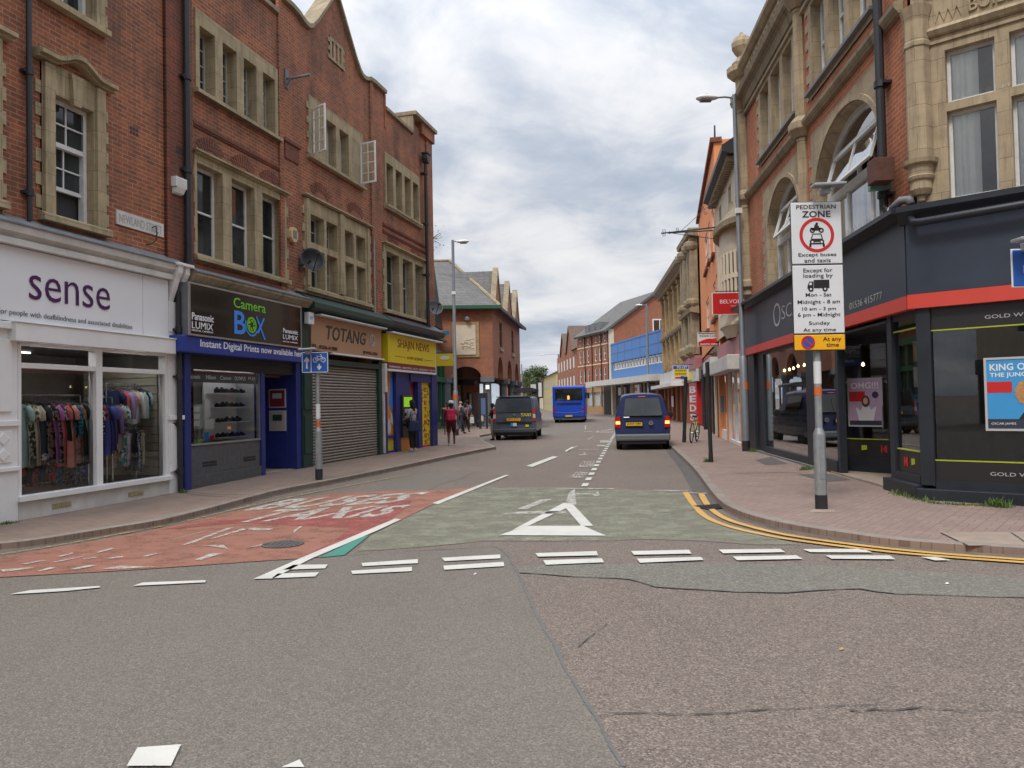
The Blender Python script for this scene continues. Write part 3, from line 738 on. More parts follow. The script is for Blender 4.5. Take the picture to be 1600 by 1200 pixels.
def shell(root, x0, x1, z0, z1, depth, mat, name='wall', side0=True, side1=True, top=True, zf=0.0):
    """side walls, rear wall and a flat roof slab behind a facade"""
    m = MB()
    if side0: m.quad((x0, 0, z0), (x0, depth, z0), (x0, depth, z1), (x0, 0, z1))
    if side1: m.quad((x1, 0, z0), (x1, 0, z1), (x1, depth, z1), (x1, depth, z0))
    m.quad((x0, depth, z0), (x1, depth, z0), (x1, depth, z1), (x0, depth, z1))
    if top: m.quad((x0, 0, z1 - .15), (x1, 0, z1 - .15), (x1, depth, z1 - .15), (x0, depth, z1 - .15))
    return m
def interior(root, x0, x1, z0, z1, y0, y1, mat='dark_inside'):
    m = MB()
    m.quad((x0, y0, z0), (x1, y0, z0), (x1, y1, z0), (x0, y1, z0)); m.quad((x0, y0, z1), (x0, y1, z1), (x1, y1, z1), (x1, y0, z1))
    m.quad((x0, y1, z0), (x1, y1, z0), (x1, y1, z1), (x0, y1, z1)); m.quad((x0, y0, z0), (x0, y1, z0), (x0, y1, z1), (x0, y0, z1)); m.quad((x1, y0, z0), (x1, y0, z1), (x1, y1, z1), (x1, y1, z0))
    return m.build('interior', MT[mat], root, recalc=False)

# ---- charity shop building (far left)
CS = thing('corner_building', 'tall red brick building rising above the white charity shopfront', 'building', LF, (-3.5, 0, 0))
def pil_window(root, xc, z0, z1, raised=True):
    hw = .385; ow = .60
    m = MB(); grid_wall(m, xc - ow, xc + ow, z0 - .04, z1 + .45, [(xc - hw, xc + hw, z0, z1)], -.03, .28)
    for s in (-1, 1):
        a = xc + s * (hw + .02); b = xc + s * (ow - .015)
        m.box(a, b, -.085, -.03, z0 - .04, z1 + .40)                        # pilaster strips
        for i in range(6):
            zq = z0 + .05 + i * .34; m.box(xc + s * ow, xc + s * (ow + .10), -.022, .03, zq, zq + .19)
    m.prism([(xc - .07, z1 - .07), (xc + .07, z1 - .07), (xc + .115, z1 + .40), (xc - .115, z1 + .40)], -.10, -.03)
    # swept hood moulding
    P = []; n = 22
    for i in range(n + 1):
        t = -1 + 2 * i / n; u = abs(t); h = .17 * (.5 + .5 * math.cos(min(1, u / .62) * math.pi)); P.append((xc + t * .74, z1 + .42 + h))
    for k, (yy, dz, th) in enumerate(((-.13, 0, .045), (-.20, .045, .06), (-.15, .105, .02))):
        for (a, za), (b, zb) in zip(P[:-1], P[1:]):
            m.add([(a, yy, za + dz), (b, yy, zb + dz), (b, yy, zb + dz + th), (a, yy, za + dz + th), (a, .02, za + dz), (b, .02, zb + dz), (b, .02, zb + dz + th), (a, .02, za + dz + th)],
                  [(0, 1, 2, 3), (3, 2, 6, 7), (0, 4, 5, 1)])
        for (a, za) in (P[0], P[-1]): m.quad((a, yy, za + dz), (a, yy, za + dz + th), (a, .02, za + dz + th), (a, .02, za + dz))
    w_ = m.build('window', MT['stone'], root)
    f = MB(); g = MB(); zm = z0 + (z1 - z0) * .62; lo = z0 + (.45 if raised else 0)
    casement(f, g, xc - hw, xc + hw, zm - .03, z1, .12, 2, 2, w=.06); casement(f, g, xc - hw, xc + hw, lo, zm + .03 if not raised else zm + .02, .17, 2, 2, w=.05)
    f.box(xc - hw, xc - hw + .06, .115, .22, z0, z1); f.box(xc + hw - .06, xc + hw, .115, .22, z0, z1); f.box(xc - hw, xc + hw, .1, .22, z0, z0 + .03)
    f.build('frame', MT['frame_white'], w_); g.build('pane', MT['glass'], w_, recalc=False)
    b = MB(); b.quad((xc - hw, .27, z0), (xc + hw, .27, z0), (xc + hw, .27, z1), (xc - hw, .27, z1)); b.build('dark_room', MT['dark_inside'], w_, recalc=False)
    s = MB(); s.prism_x([(-.14, z0 - .13), (.02, z0 - .13), (.02, z0), (-.06, z0), (-.14, z0 - .04)], xc - .66, xc + .66); s.build('sill', MT['stone'], w_)
xw = [-2.40, -4.28, -6.2]
m = MB(); holes = []
for x in xw: holes += [(x - .60, x + .60, 4.50, 6.83), (x - .60, x + .60, 7.79, 10.1)]
grid_wall(m, -9, -.36, 4.0, 12.6, holes, 0, .05); s_ = shell(CS, -9, .40, 0, 12.6, 9, None)
m.add(s_.v, s_.f)
for a, b in ((210, 205),):
    pass
m.build('wall', MT['brick_red'], CS, recalc=False)
m = MB(); m.box(-.36, .40, -.05, .3, 4.0, 12.6); m.box(-.36, -.28, -.075, 0, 4.3, 12.6); m.build('brick_pier', MT['brick_dark'], CS)
for x in xw: pil_window(CS, x, 4.55, 6.38, True); pil_window(CS, x, 7.83, 9.7, False)
pipe_part(CS, LF.X(46, 200, -.09), 4.35, 12.5, r=.04)
m = MB()
for (px, py) in ((210, 205), (281, 235)):
    x, z = LF.P(px, py, -.05 if px > 250 else 0)
    y = -.053 if px > 250 else -.003
    for i in range(3):
        for j in range(2): m.box(x - .1 + i * .07, x - .05 + i * .07, y, y + .02, z - .07 + j * .075, z - .015 + j * .075)
m.build('air_brick', MT['dark_inside'], CS)
# shopfront
m = MB(); m.prism_x([(-.24, 4.10), (-.26, 4.20), (-.08, 4.29), (.0, 4.29), (.0, 4.02), (-.13, 4.02), (-.17, 4.06)], -7.5, -.10)
m.prism_x([(-.20, 3.93), (-.20, 4.02), (.0, 4.02), (.0, 3.93)], -7.5, -.38); m.build('cornice', MT['white_dirty'], CS)
m = MB(); m.prism_x([(-.28, 4.20), (-.09, 4.295), (.0, 4.35), (.0, 4.38), (-.10, 4.32), (-.28, 4.222)], -7.52, -.06); m.build('lead_flashing', MT['lead'], CS)
fa = bx(CS, 'fascia', MT['white_sign'], [(-7.5, -1.04, -.10, 0, 2.88, 3.92), (-1.03, -.40, -.10, 0, 2.88, 3.92)], bevel=.004)
MT['purple'] = plain('purple_letters', (.065, .012, .085), .4, var=0); MT['grey_letters'] = plain('grey_letters', (.10, .10, .11), .5, var=0)
m = MB(); x0, x1, z0, z1 = rP(LF, 46, 424, 468, 172, -.11)
m.text('sense', LF.X(46, 450, -.112), LF.X(172, 467, -.112), 3.22, 3.57, -.112, bold=-.006); m.build('lettering', MT['purple'], fa, recalc=False)
m = MB(); m.text('For people with deafblindness and associated disabilities', LF.X(-4, 486, -.112), LF.X(207, 508, -.112), 2.94, 3.04, -.112, th=.002); m.build('lettering', MT['grey_letters'], fa, recalc=False)
bx(CS, 'window_head', MT['white_paint'], [(-3.62, -.36, -.22, 0, 2.60, 2.855), (-3.64, -.34, -.24, 0, 2.855, 2.875)], bevel=.006)
sw = bx(CS, 'shop_window', MT['white_paint'], [(-3.45, -3.39, -.06, .08, .41, 2.60), (-.45, -.38, -.06, .08, .41, 2.60), (-2.04, -1.91, -.07, .08, .44, 2.60), (-3.39, -2.04, -.06, .07, 2.235, 2.31), (-1.91, -.45, -.06, .07, 2.235, 2.31), (-3.45, -.38, -.06, .08, 2.56, 2.60), (-3.48, -.36, -.13, .08, .36, .44)], bevel=.005)
m = MB()
for a, b in ((-3.39, -2.04), (-1.91, -.45)):
    for c, d in ((.44, 2.235), (2.31, 2.56)): m.quad((a, .0, c), (b, .0, c), (b, .0, d), (a, .0, d))
m.build('glass', MT['glass_clear'], sw, recalc=False)
m = MB(); m.box(-3.45, -.02, -.05, .1, 0, .36); m.build('stall_riser', MT['white_dirty'], CS, bevel=.01)
m = MB(); MT['brass'] = plain('yellowed_vent', (.42, .34, .18), .6, var=.3, scale=20)
for px, py in ((97, 789), (213, 771)):
    x, z = LF.P(px, py, -.06); m.box(x - .17, x + .17, -.062, -.045, z - .035, z + .035)
    for i in range(9): m.box(x - .16 + i * .036, x - .145 + i * .036, -.07, -.06, z - .028, z + .028)
m.build('vent', MT['brass'], CS)
m = MB()
m.box(-4.5, -3.47, -.08, .1, 0, 2.80); m.box(-4.55, -3.44, -.16, .1, 2.76, 2.86); m.box(-4.52, -3.455, -.12, .1, 1.42, 1.50); m.box(-4.52, -3.455, -.12, .1, .80, .86)
m.box(-4.40, -3.58, -.11, .1, 1.62, 2.62); m.box(-4.40, -3.58, -.10, .1, .92, 1.36)
for i in range(2):
    for j in range(2):
        cx_, cz_ = -3.72 - i * .3, 1.03 + j * .22; m.prism([(cx_ - .1, cz_), (cx_, cz_ - .09), (cx_ + .1, cz_), (cx_, cz_ + .09)], -.115, -.09)
m.build('pilaster', MT['white_paint'], CS, bevel=.008)
m = MB(); m.box(-.38, -.02, -.08, .1, 0, 3.0); m.box(-.36, -.20, -.11, 0, .5, 1.35); m.box(-.40, -.0, -.12, 0, 1.42, 1.50)
m.prism_x([(-.08, 3.55), (0, 3.5), (0, 4.2), (-.30, 4.2), (-.29, 4.06), (-.23, 3.96), (-.17, 3.78), (-.12, 3.66)], -.36, -.24); m.box(-.38, -.02, -.09, 0, 3.0, 3.55)
m.prism_x([(-.08, 3.55), (0, 3.5), (0, 4.2), (-.28, 4.2), (-.27, 4.06), (-.21, 3.96), (-.15, 3.78), (-.10, 3.66)], -.14, -.02)
m.box(-.42, .03, -.33, 0, 4.19, 4.24); m.build('console', MT['white_paint'], CS, bevel=.008)
pipe_part(CS, -.19, .1, 3.75, y=-.15, r=.045, gap=.85)
interior(CS, -3.5, -.1, .30, 2.62, .10, 2.2, 'inside_warm')
FILL_TUBE = emit('ceiling_and_fill_tube', (.96, .98, 1), 20)
for xa, xb in ((-3.1, -2.3), (-1.6, -.85)): bx(CS, 'ceiling_and_fill_tube', FILL_TUBE, [(xa, xb, .115, .15, 2.575, 2.60)])  # two tubes added out of sight behind the window head to brighten the clothes
bx(CS, 'ceiling_and_fill_tube', emit('far_tube', (.95, .97, 1), 1.6), [(-3.0, -1.9, 1.35, 1.38, 2.57, 2.60)])
MT['slatwall'] = plain('slatwall_panel', (.42, .38, .30), .6, var=.05)
m = MB()
for i in range(13): m.box(-.44, -.40, .12, 1.7, .45 + i * .145, .45 + i * .145 + .132)
m.build('slatwall', MT['slatwall'], CS)
# street nameplate, vent box, hook
NP = thing('street_nameplate', 'white stone street name plate fixed to the brick wall above the charity shop', 'sign', LF, (-.975, 0, 4.81))
bx(NP, 'plate', MT['white_dirty'], [(-1.54, -.41, -.03, 0, 4.69, 4.93)], bevel=.004)
m = MB(); m.text('NEWLAND STREET', -1.48, -.47, 4.74, 4.88, -.034, th=.003); m.build('lettering', MT['frame_grey'], NP, recalc=False)
m = MB(); m.tube([LF_ for LF_ in [(-.72, 0, 4.80), (-.70, -.10, 4.83), (-.70, -.12, 4.7), (-.71, -.11, 4.58), (-.78, -.06, 4.50), (-.82, 0, 4.49)]], .012, 6)
o = m.build('iron_hook', MT['black_iron'], fr=LF, org=(-.72, 0, 4.65)); tag(o, 'thin bent black iron hook hanging over the street name plate', 'hook')
m = MB(); x, z = LF.P(279, 292, -.1); m.box(x - .15, x + .15, -.17, -.05, z - .02, z + .16); m.prism_x([(-.17, z - .02), (-.05, z - .02), (-.05, z - .14), (-.12, z - .12)], x - .12, x + .12)
for i in range(4): m.box(x - .13, x + .13, -.178, -.17, z + .01 + i * .035, z + .028 + i * .035)
o = m.build('wall_vent', MT['white_paint'], fr=LF, org=(x, 0, z), bevel=.006); tag(o, 'small white boxed vent on the brick pier beside the black downpipe', 'vent')

# ---- three bay terrace
TB = thing('brick_terrace', 'long three bay red brick terrace with a shaped gable and stone mullioned windows', 'building', LF, (6.9, 0, 0))
lights4 = lambda a, b, z0, z1, n, mw, e: [(a + e + i * ((b - a - 2 * e + mw) / n), a + e + i * ((b - a - 2 * e + mw) / n) + (b - a - 2 * e + mw) / n - mw, z0, z1) for i in range(n)]
WA2, WA1 = (.52, 3.42, 7.78, 9.34), (.45, 3.72, 4.55, 6.50)
WB2, WB1 = (4.82, 7.86, 7.84, 9.32), (4.56, 8.24, 4.52, 6.72)
WC2, WC1 = (9.40, 12.26, 7.76, 9.34), (9.22, 12.70, 4.50, 6.48)
par = [(.40, 10.62), (3.46, 10.66), (3.46, 11.10), (4.30, 11.10), (4.62, 10.98), (4.92, 10.98), (5.25, 11.30), (6.35, 12.62), (7.45, 11.30), (7.80, 10.98), (8.10, 10.98), (8.45, 11.14), (9.50, 11.14), (9.50, 10.66), (11.7, 10.66), (11.7, 11.05), (13.5, 11.05)]
m = MB(); grid_wall(m, .40, 13.5, 4.0, 10.62, [w_ for w_ in (WA2, WA1, WB2, WB1, WC2, WC1)], 0, .05)
pts = [(.40, 10.62)] + par + [(13.5, 10.62)]
m.add([(x, 0, z) for x, z in pts], tessellate_polygon([[Vector((x, z, 0)) for x, z in pts]])); n0 = len(m.v)
m.add([(x, .35, z) for x, z in pts], tessellate_polygon([[Vector((x, z, 0)) for x, z in pts]]))
s_ = shell(TB, .40, 13.5, 0, 10.62, 9, None); m.add(s_.v, s_.f)
m.quad((13.5, 0, 10.62), (13.5, .35, 10.62), (13.5, .35, 11.05), (13.5, 0, 11.05))
m.build('wall', MT['brick_red'], TB, recalc=False)
# projecting brickwork: bay piers, strings, panels, arches
m = MB()
for a, b, z1_ in ((3.46, 3.62, 11.1), (8.38, 8.56, 11.14), (12.95, 13.5, 11.25)): m.box(a, b, -.05, .02, 4.1, z1_)
m.box(12.4, 13.6, -.12, .5, 10.9, 11.30); m.box(9.45, 9.55, -.03, .1, 10.1, 11.14)
m.build('brick_pier', MT['brick_red'], TB)
m = MB()
for a, b, z in ((.42, 3.46, 7.06), (9.2, 12.95, 7.06), (9.2, 12.95, 6.86)): m.box(a, b, -.045, 0, z, z + .06); m.box(a, b, -.025, 0, z - .04, z)
m.box(3.66, 4.40, -.07, 0, 7.80, 7.87); m.box(3.72, 4.34, -.03, 0, 7.42, 7.80); m.box(.42, 3.46, -.04, 0, 4.18, 4.36); m.box(3.5, 12.95, -.03, 0, 4.2, 4.3)
for xc, zc, r0, r1 in ((.98, 6.34, .36, .60), (2.08, 6.34, .36, .60), (3.10, 6.34, .36, .58), (5.4, 6.55, .5, .72), (7.4, 6.55, .5, .72), (10.0, 6.3, .4, .62), (11.9, 6.3, .4, .62)):
    for k in range(-5, 6):
        t = math.pi / 2 + k * .155; c_, s2 = math.cos(t), math.sin(t); w = .024
        q = [(xc + r0 * c_ - w * s2, zc + r0 * s2 + w * c_), (xc + r0 * c_ + w * s2, zc + r0 * s2 - w * c_), (xc + r1 * c_ + w * s2 * 1.3, zc + r1 * s2 - w * c_ * 1.3), (xc + r1 * c_ - w * s2 * 1.3, zc + r1 * s2 + w * c_ * 1.3)]
        if min(z for _, z in q) > 6.53: m.prism(q[::-1], -.012, 0)
m.build('brick_moulding', MT['brick_dark'], TB)
# coping
m = MB()
def coping(m, P, y0, y1, h, wide=.0):
    for (a, za), (b, zb) in zip(P[:-1], P[1:]):
        if abs(b - a) < .01: m.box(a - .05, a + .05, y0, y1, min(za, zb), max(za, zb) + h); continue
        m.add([(a, y0, za), (b, y0, zb), (b, y0, zb + h), (a, y0, za + h), (a, y1, za), (b, y1, zb), (b, y1, zb + h), (a, y1, za + h)], [(0, 1, 2, 3), (3, 2, 6, 7), (4, 7, 6, 5), (0, 4, 5, 1), (0, 3, 7, 4), (1, 5, 6, 2)])
coping(m, par[:2], -.08, .40, .10); coping(m, smoothline(par[2:7], 1) + [par[7]], -.10, .42, .11); coping(m, [par[7]] + smoothline(par[8:13], 1), -.10, .42, .11); coping(m, par[13:15], -.08, .4, .10)
m.box(11.62, 13.68, -.2, .55, 11.28, 11.40); m.box(11.65, 11.75, -.08, .4, 10.66, 11.3)
m.box(6.2, 6.5, -.12, .45, 12.62, 12.80)
m.build('coping', MT['stone_grey'], TB)
m = MB()
grid_wall(m, 5.98, 6.74, 10.72, 11.32, [(6.08 + i * .21, 6.08 + i * .21 + .12, 10.80, 11.24) for i in range(3)], -.03, .12)
for i in range(3):
    z = 10.72 + i * .22; m.box(5.90, 5.98, -.026, .01, z, z + .11); m.box(6.74, 6.82, -.026, .01, z, z + .11)
m.box(5.98, 6.74, -.03, .0, 11.32, 11.325); m.build('gable_vent', MT['stone'], TB, recalc=False)
bx(TB, 'vent_backing', MT['dark_inside'], [(6.05, 6.7, .08, .1, 10.75, 11.3)])
qz = lambda z0, z1, n: [(z0 + (z1 - z0) * (i / n) + .02, z0 + (z1 - z0) * ((i + .5) / n)) for i in range(n)]
a, b, c, d = WA2; stone_window(TB, a, b, c, d, lights4(a, b, c + .02, 9.05, 4, .25, .12), nz=4, fcol='frame_grey')
a, b, c, d = WA1; stone_window(TB, a, b, c, d, [(.52, 1.32, 4.58, 6.34), (1.62, 2.44, 4.58, 6.34), (2.74, 3.54, 4.58, 6.34)], nz=2, meet=1, fcol='frame_white', head=.02, quoins=qz(c, d, 4), w=.06, fy=.17)
a, b, c, d = WB2; l4 = lights4(a, b, c + .02, 9.02, 4, .20, .16); w_ = stone_window(TB, a, b, c, d, l4[1:3], nz=4, fcol='frame_white', quoins=qz(c, d, 4))
# holes for the two lights whose casements stand open
for l_, hx, sgn in ((l4[0], l4[0][0], -1), (l4[3], l4[3][1], 1)):
    pass
a, b, c, d = WB1; xs = [(4.84, 5.52), (5.64, 6.22), (6.62, 7.18), (7.34, 7.92)]
stone_window(TB, a, b, c, d, [(p, q, z, y_) for p, q in xs for z, y_ in ((4.56, 5.50), (5.66, 6.36))], nx=1, nz=2, head=.04, fcol='frame_grey', quoins=qz(c, d, 5))
bx(TB, 'stone_mullion', MT['stone'], [(6.30, 6.54, -.10, -.03, 4.56, 6.70), (4.60, 4.76, -.07, -.03, 4.56, 6.7), (8.02, 8.18, -.07, -.03, 4.56, 6.7)], bevel=.01)
a, b, c, d = WC2; stone_window(TB, a, b, c, d, lights4(a, b, c + .02, 9.04, 4, .22, .10), nz=4)
a, b, c, d = WC1; stone_window(TB, a, b, c, d, [(9.40, 10.36, 4.54, 6.30), (10.66, 11.50, 4.54, 6.30), (11.74, 12.48, 4.54, 6.30)], nz=2, meet=1, head=.02, quoins=qz(c, d, 4), fcol='frame_grey')
bx(TB, 'ledge', MT['stone_grey'], [(9.35, 12.35, -.10, 0, 7.60, 7.66), (4.1, 8.4, -.06, 0, 4.36, 4.42)])
pipe_part(TB, LF.X(292.5, 200, -.13), 3.9, 12.5, y=-.13, r=.062); pipe_part(TB, LF.X(667, 380, -.16), 3.9, 9.9, y=-.16, r=.06, hopper=True); pipe_part(TB, 8.42, 3.95, 6.45, y=-.08, r=.018, mat='frame_grey', name='overflow_pipe')
# shop level cornices
m = MB(); m.prism_x([(-.36, 4.08), (-.36, 4.14), (-.06, 4.24), (0, 4.24), (0, 3.96), (-.25, 3.96), (-.3, 4.02)], .05, 4.30); m.build('cornice', MT['stone_grey'], TB)
m = MB(); m.prism_x([(-.38, 4.13), (-.06, 4.245), (0, 4.30), (0, 4.33), (-.07, 4.27), (-.38, 4.155)], .04, 4.31); m.build('lead_flashing', MT['lead'], TB)
MT['shop_green'] = plain('dark_green_paint', (.012, .045, .035), .45, var=.3, scale=4, bmp=.05)
MT['shop_blue'] = plain('blue_paint', (.020, .030, .17), .45, var=.2, scale=3, bmp=.05)
MT['band_blue'] = plain('bright_blue_paint', (.022, .045, .26), .4, var=.12, scale=3)
m = MB(); m.prism_x([(-.40, 3.98), (-.40, 4.10), (-.06, 4.32), (0, 4.32), (0, 3.80), (-.12, 3.80), (-.2, 3.9), (-.32, 3.93)], 4.32, 9.0); m.build('cornice', MT['shop_green'], TB)
m = MB(); m.prism_x([(-.40, 4.00), (-.40, 4.12), (-.06, 4.34), (0, 4.34), (0, 3.80), (-.12, 3.80), (-.2, 3.92), (-.32, 3.95)], 9.0, 13.55); m.build('cornice', MT['black_iron'], TB)
# -- camera shop
sg = bx(TB, 'sign_box', MT['lead'], [(-.16, 3.76, -.34, 0, 2.95, 3.92)], bevel=.004)
MT['sign_black'] = plain('glossy_black_sign', (.016, .009, .008), .07, var=0); MT['steel'] = plain('steel_trim', (.42, .42, .42), .35, metal=.7, var=.1)
bx(TB, 'sign_face', MT['sign_black'], [(-.13, 3.73, -.350, -.34, 2.98, 3.89)])
bx(TB, 'sign_trim', MT['steel'], [(-.17, 3.77, -.36, -.33, 3.89, 3.925), (-.17, 3.77, -.36, -.33, 2.945, 2.98), (-.17, -.135, -.36, -.33, 2.98, 3.89), (3.735, 3.77, -.36, -.33, 2.98, 3.89)])
LET = {}
for nm, c in (('white', (.75, .75, .75)), ('lime', (.16, .50, .04)), ('sky', (.05, .25, .75)), ('black', (.02, .018, .018)), ('red', (.55, .02, .02)), ('dkgreen', (.02, .05, .035)), ('silver', (.45, .45, .45))):
    LET[nm] = plain('letters_' + nm, c, .4, var=0)
def letters(root, items, mat, y, th=.006):
    m = MB()
    for it in items: m.text(it[0], *it[1:5], y, bold=it[5] if len(it) > 5 else 0, shear=it[6] if len(it) > 6 else 0, th=th)
    return m.build('lettering', mat, root, recalc=False)
q = lambda *a: rP(LF, *a, -.36)
def q5(xl, yt, yb, xr, yo=-.36):
    x0, x1, z0, z1 = rP(LF, xl, yt, yb, xr, yo); return x0, x1, z0, z1
letters(sg, [('Camera', *q5(365, 464, 480, 415), .01)], LET['lime'], -.36)
letters(sg, [('B', *q5(366, 484.5, 521, 384), .015)], LET['sky'], -.36)
m = MB(); x, z = LF.P(393.5, 508, -.36); m.ring(x, z, .13, .165, -.362, -.352)
for k in range(6):
    t = k * math.pi / 3; m.prism([(x + .05 * math.cos(t), z + .05 * math.sin(t)), (x + .12 * math.cos(t + .1), z + .12 * math.sin(t + .1)), (x + .12 * math.cos(t + .95), z + .12 * math.sin(t + .95))], -.361, -.352)
m.build('emblem', LET['lime'], sg, recalc=False)
m = MB(); m.ring(x, z, .20, .235, -.364, -.354, 40, R(160), R(330))
m.prism([(x + .14, z + .20), (x + .19, z + .20), (x + .50, z - .27), (x + .44, z - .27)], -.364, -.354); m.prism([(x + .42, z + .18), (x + .47, z + .18), (x + .24, z - .16), (x + .18, z - .14)], -.366, -.356)
m.build('emblem', LET['sky'], sg, recalc=False)
letters(sg, [('Panasonic', *q5(300, 487.5, 499, 334), .012), ('LUMIX', *q5(300, 501.5, 512.5, 333)), ('DIGITAL CAMERAS', *q5(300, 514, 516.8, 333)), ('Panasonic', *q5(442.5, 512.5, 519.5, 465.5), .012), ('LUMIX', *q5(442.5, 522, 529.3, 465.5)), ('DIGITAL CAMERAS', *q5(442.5, 532, 534, 465))], LET['white'], -.36)
bb = bx(TB, 'fascia_band', MT['band_blue'], [(-.36, 4.02, -.32, 0, 2.64, 2.945)], bevel=.02)
letters(bb, [('Instant Digital Prints now available here', .18, 3.92, 2.72, 2.90, .012)], LET['white'], -.326)
bx(TB, 'shopfront_post', MT['shop_blue'], [(-.0, .17, -.12, .12, .08, 2.64), (2.56, 2.71, -.06, .12, .12, 2.36), (3.94, 4.16, -.10, .12, .1, 2.66)], bevel=.008)
m = MB(); 
for i in range(5): m.box(.17, 3.94, -.03 - .004 * (i % 2), .1, 2.36 + i * .056, 2.36 + i * .056 + .052)
m.build('shutter_box', MT['black_iron'], TB)
MT['granite'] = plain('granite_riser', (.085, .088, .09), .45, var=.3, scale=14, bmp=.1)
bx(TB, 'stall_riser', MT['granite'], [(.17, 2.56, -.02, .1, .36, .92), (.17, 2.56, -.05, .1, .05, .36)], bevel=.006)
m = MB()
for xv, zv in ((.62, .50), (1.95, .50)):
    for i in range(6):
        for j in range(2): m.box(xv + i * .075, xv + i * .075 + .055, -.026, -.018, zv + j * .055, zv + j * .055 + .04)
m.build('vent', LET['black'], TB)
sw = bx(TB, 'shop_window', MT['steel'], [(.17, 2.56, -.04, .06, .92, .955), (.17, .19, -.03, .05, .955, 2.34), (2.53, 2.56, -.03, .05, .955, 2.34)])
m = MB(); m.quad((.19, 0, .955), (2.53, 0, .955), (2.53, 0, 2.36), (.19, 0, 2.36)); m.build('glass', MT['glass_clear'], sw, recalc=False)
bd = bx(TB, 'window_banner', LET['black'], [(.20, 2.52, .02, .03, 2.12, 2.33)])
letters(bd, [('Panasonic', .14 + .06, .62, 2.185, 2.265, .02), ('Nikon', .80, 1.10, 2.185, 2.265, .02), ('Canon', 1.24, 1.60, 2.185, 2.265, .02), ('OLYMPUS', 1.72, 2.10, 2.185, 2.265, .02), ('FUJI', 2.2, 2.44, 2.185, 2.265, .02)], LET['white'], .012, .002)
interior(TB, .17, 2.60, .93, 2.36, .06, .9, 'white_sign'); bx(TB, 'added_display_tube', emit('added_display_tube', (.95, .97, 1), 5.5), [(.4, 2.4, .05, .075, 2.31, 2.33)])  # unseen tube behind the banner, added to brighten the display
bx(TB, 'doorway', MT['shop_blue'], [(2.66, 2.74, .12, .75, .15, 2.36), (3.90, 3.98, .12, .75, .15, 2.36)])
dr = bx(TB, 'door', MT['shop_blue'], [(2.74, 3.90, .70, .75, .17, 2.36), (2.84, 3.80, .685, .70, .30, 1.0), (2.84, 3.80, .685, .70, 1.15, 1.30)], bevel=.006)
bx(dr, 'handle', MT['steel'], [(2.86, 2.89, .63, .67, 1.05, 1.35), (2.86, 2.89, .66, .70, 1.07, 1.10), (2.86, 2.89, .66, .70, 1.30, 1.33)])
bx(TB, 'step', MT['slab'], [(2.70, 3.96, -.02, .75, .0, .18)], bevel=.01)
bx(TB, 'doorway', MT['dark_inside'], [(2.72, 3.95, .1, .74, 2.34, 2.38)])
# -- jeweller
bx(TB, 'shopfront_post', MT['shop_green'], [(4.16, 4.62, -.14, .12, .1, 3.98), (4.20, 4.58, -.17, -.14, .5, 1.4), (4.20, 4.58, -.17, -.14, 1.55, 2.6), (4.14, 4.64, -.18, -.14, 2.72, 2.82), (4.62, 8.66, -.12, .0, 2.66, 2.80), (8.56, 8.78, -.10, .12, .15, 2.9)], bevel=.01)
MT['tan'] = plain('tan_sign', (.42, .235, .135), .45, var=.08, scale=2)
sg = bx(TB, 'fascia', MT['tan'], [(4.56, 8.64, -.16, 0, 2.98, 3.82)])
bx(TB, 'fascia_trim', MT['white_paint'], [(4.75, 8.68, -.34, -.12, 3.83, 3.87), (5.55, 8.72, -.22, -.10, 2.93, 2.975)], bevel=.008)
letters(sg, [('TOTANG', *q5(510, 508, 530, 572, -.17), .012, .2)], LET['dkgreen'], -.17, .02)
letters(sg, [('TEL : 01536-414200', *q5(487, 537, 543, 527, -.17), .02), ('JEWELLERS', *q5(567.5, 548, 553.5, 590, -.17), .02)], LET['black'], -.17)
m = MB(); x, z = LF.P(582, 532, -.17)
for k, (dx, dz, r_) in enumerate(((0, 0, .17), (.05, .03, .12), (-.03, -.05, .09))): m.ring(x + dx, z + dz, r_ * .78, r_, -.176, -.17 + .0005 * k, 18)
m.build('emblem', LET['silver'], sg, recalc=False)
m = MB(); z = .19
while z < 2.66: m.prism_x([(.02, z), (-.02, z + .012), (-.03, z + .035), (-.02, z + .058), (.02, z + .07)], 4.68, 8.56); z += .0745
MT['shutter'] = plain('rolled_shutter', (.30, .265, .225), .5, metal=.3, var=.15, scale=3)
MT['shutter'].node_tree.nodes['Principled BSDF'].inputs['Specular IOR Level'].default_value = .4
m.build('roller_shutter', MT['shutter'], TB, recalc=False)
bx(TB, 'shutter_rail', MT['shop_green'], [(4.62, 4.69, -.08, .1, .15, 2.66), (8.55, 8.62, -.08, .1, .15, 2.66)])
bx(TB, 'white_conduit', MT['white_dirty'], [(8.80, 8.88, -.14, -.06, .2, 2.85), (8.79, 8.93, -.2, -.06, 2.0, 2.85)])
# -- newsagent
MT['sign_yellow'] = plain('yellow_sign', (.72, .56, .02), .4, var=.04); MT['maroon'] = plain('maroon_strip', (.20, .022, .022), .45, var=.1)
sg = bx(TB, 'fascia', MT['sign_yellow'], [(9.02, 13.08, -.20, 0, 2.90, 3.76)]); bx(TB, 'fascia_strip', MT['maroon'], [(9.02, 13.08, -.19, 0, 2.70, 2.90)])
bx(TB, 'fascia_trim', MT['white_paint'], [(9.02, 13.45, -.36, -.14, 3.77, 3.81), (9.02, 13.1, -.21, 0, 2.64, 2.70), (13.08, 13.1, -.22, 0, 2.64, 3.77)])
letters(sg, [('SHAJIN NEWS', 9.75, 12.45, 3.30, 3.64, .0), ('& OFF LICENCE', 10.5, 11.85, 3.06, 3.15), ], LET['maroon'] if 'maroon' in LET else MT['maroon'], -.208)
bx(sg, 'rule', MT['maroon'], [(9.55, 10.35, -.206, -.2, 3.10, 3.112), (12.0, 12.8, -.206, -.2, 3.10, 3.112)])
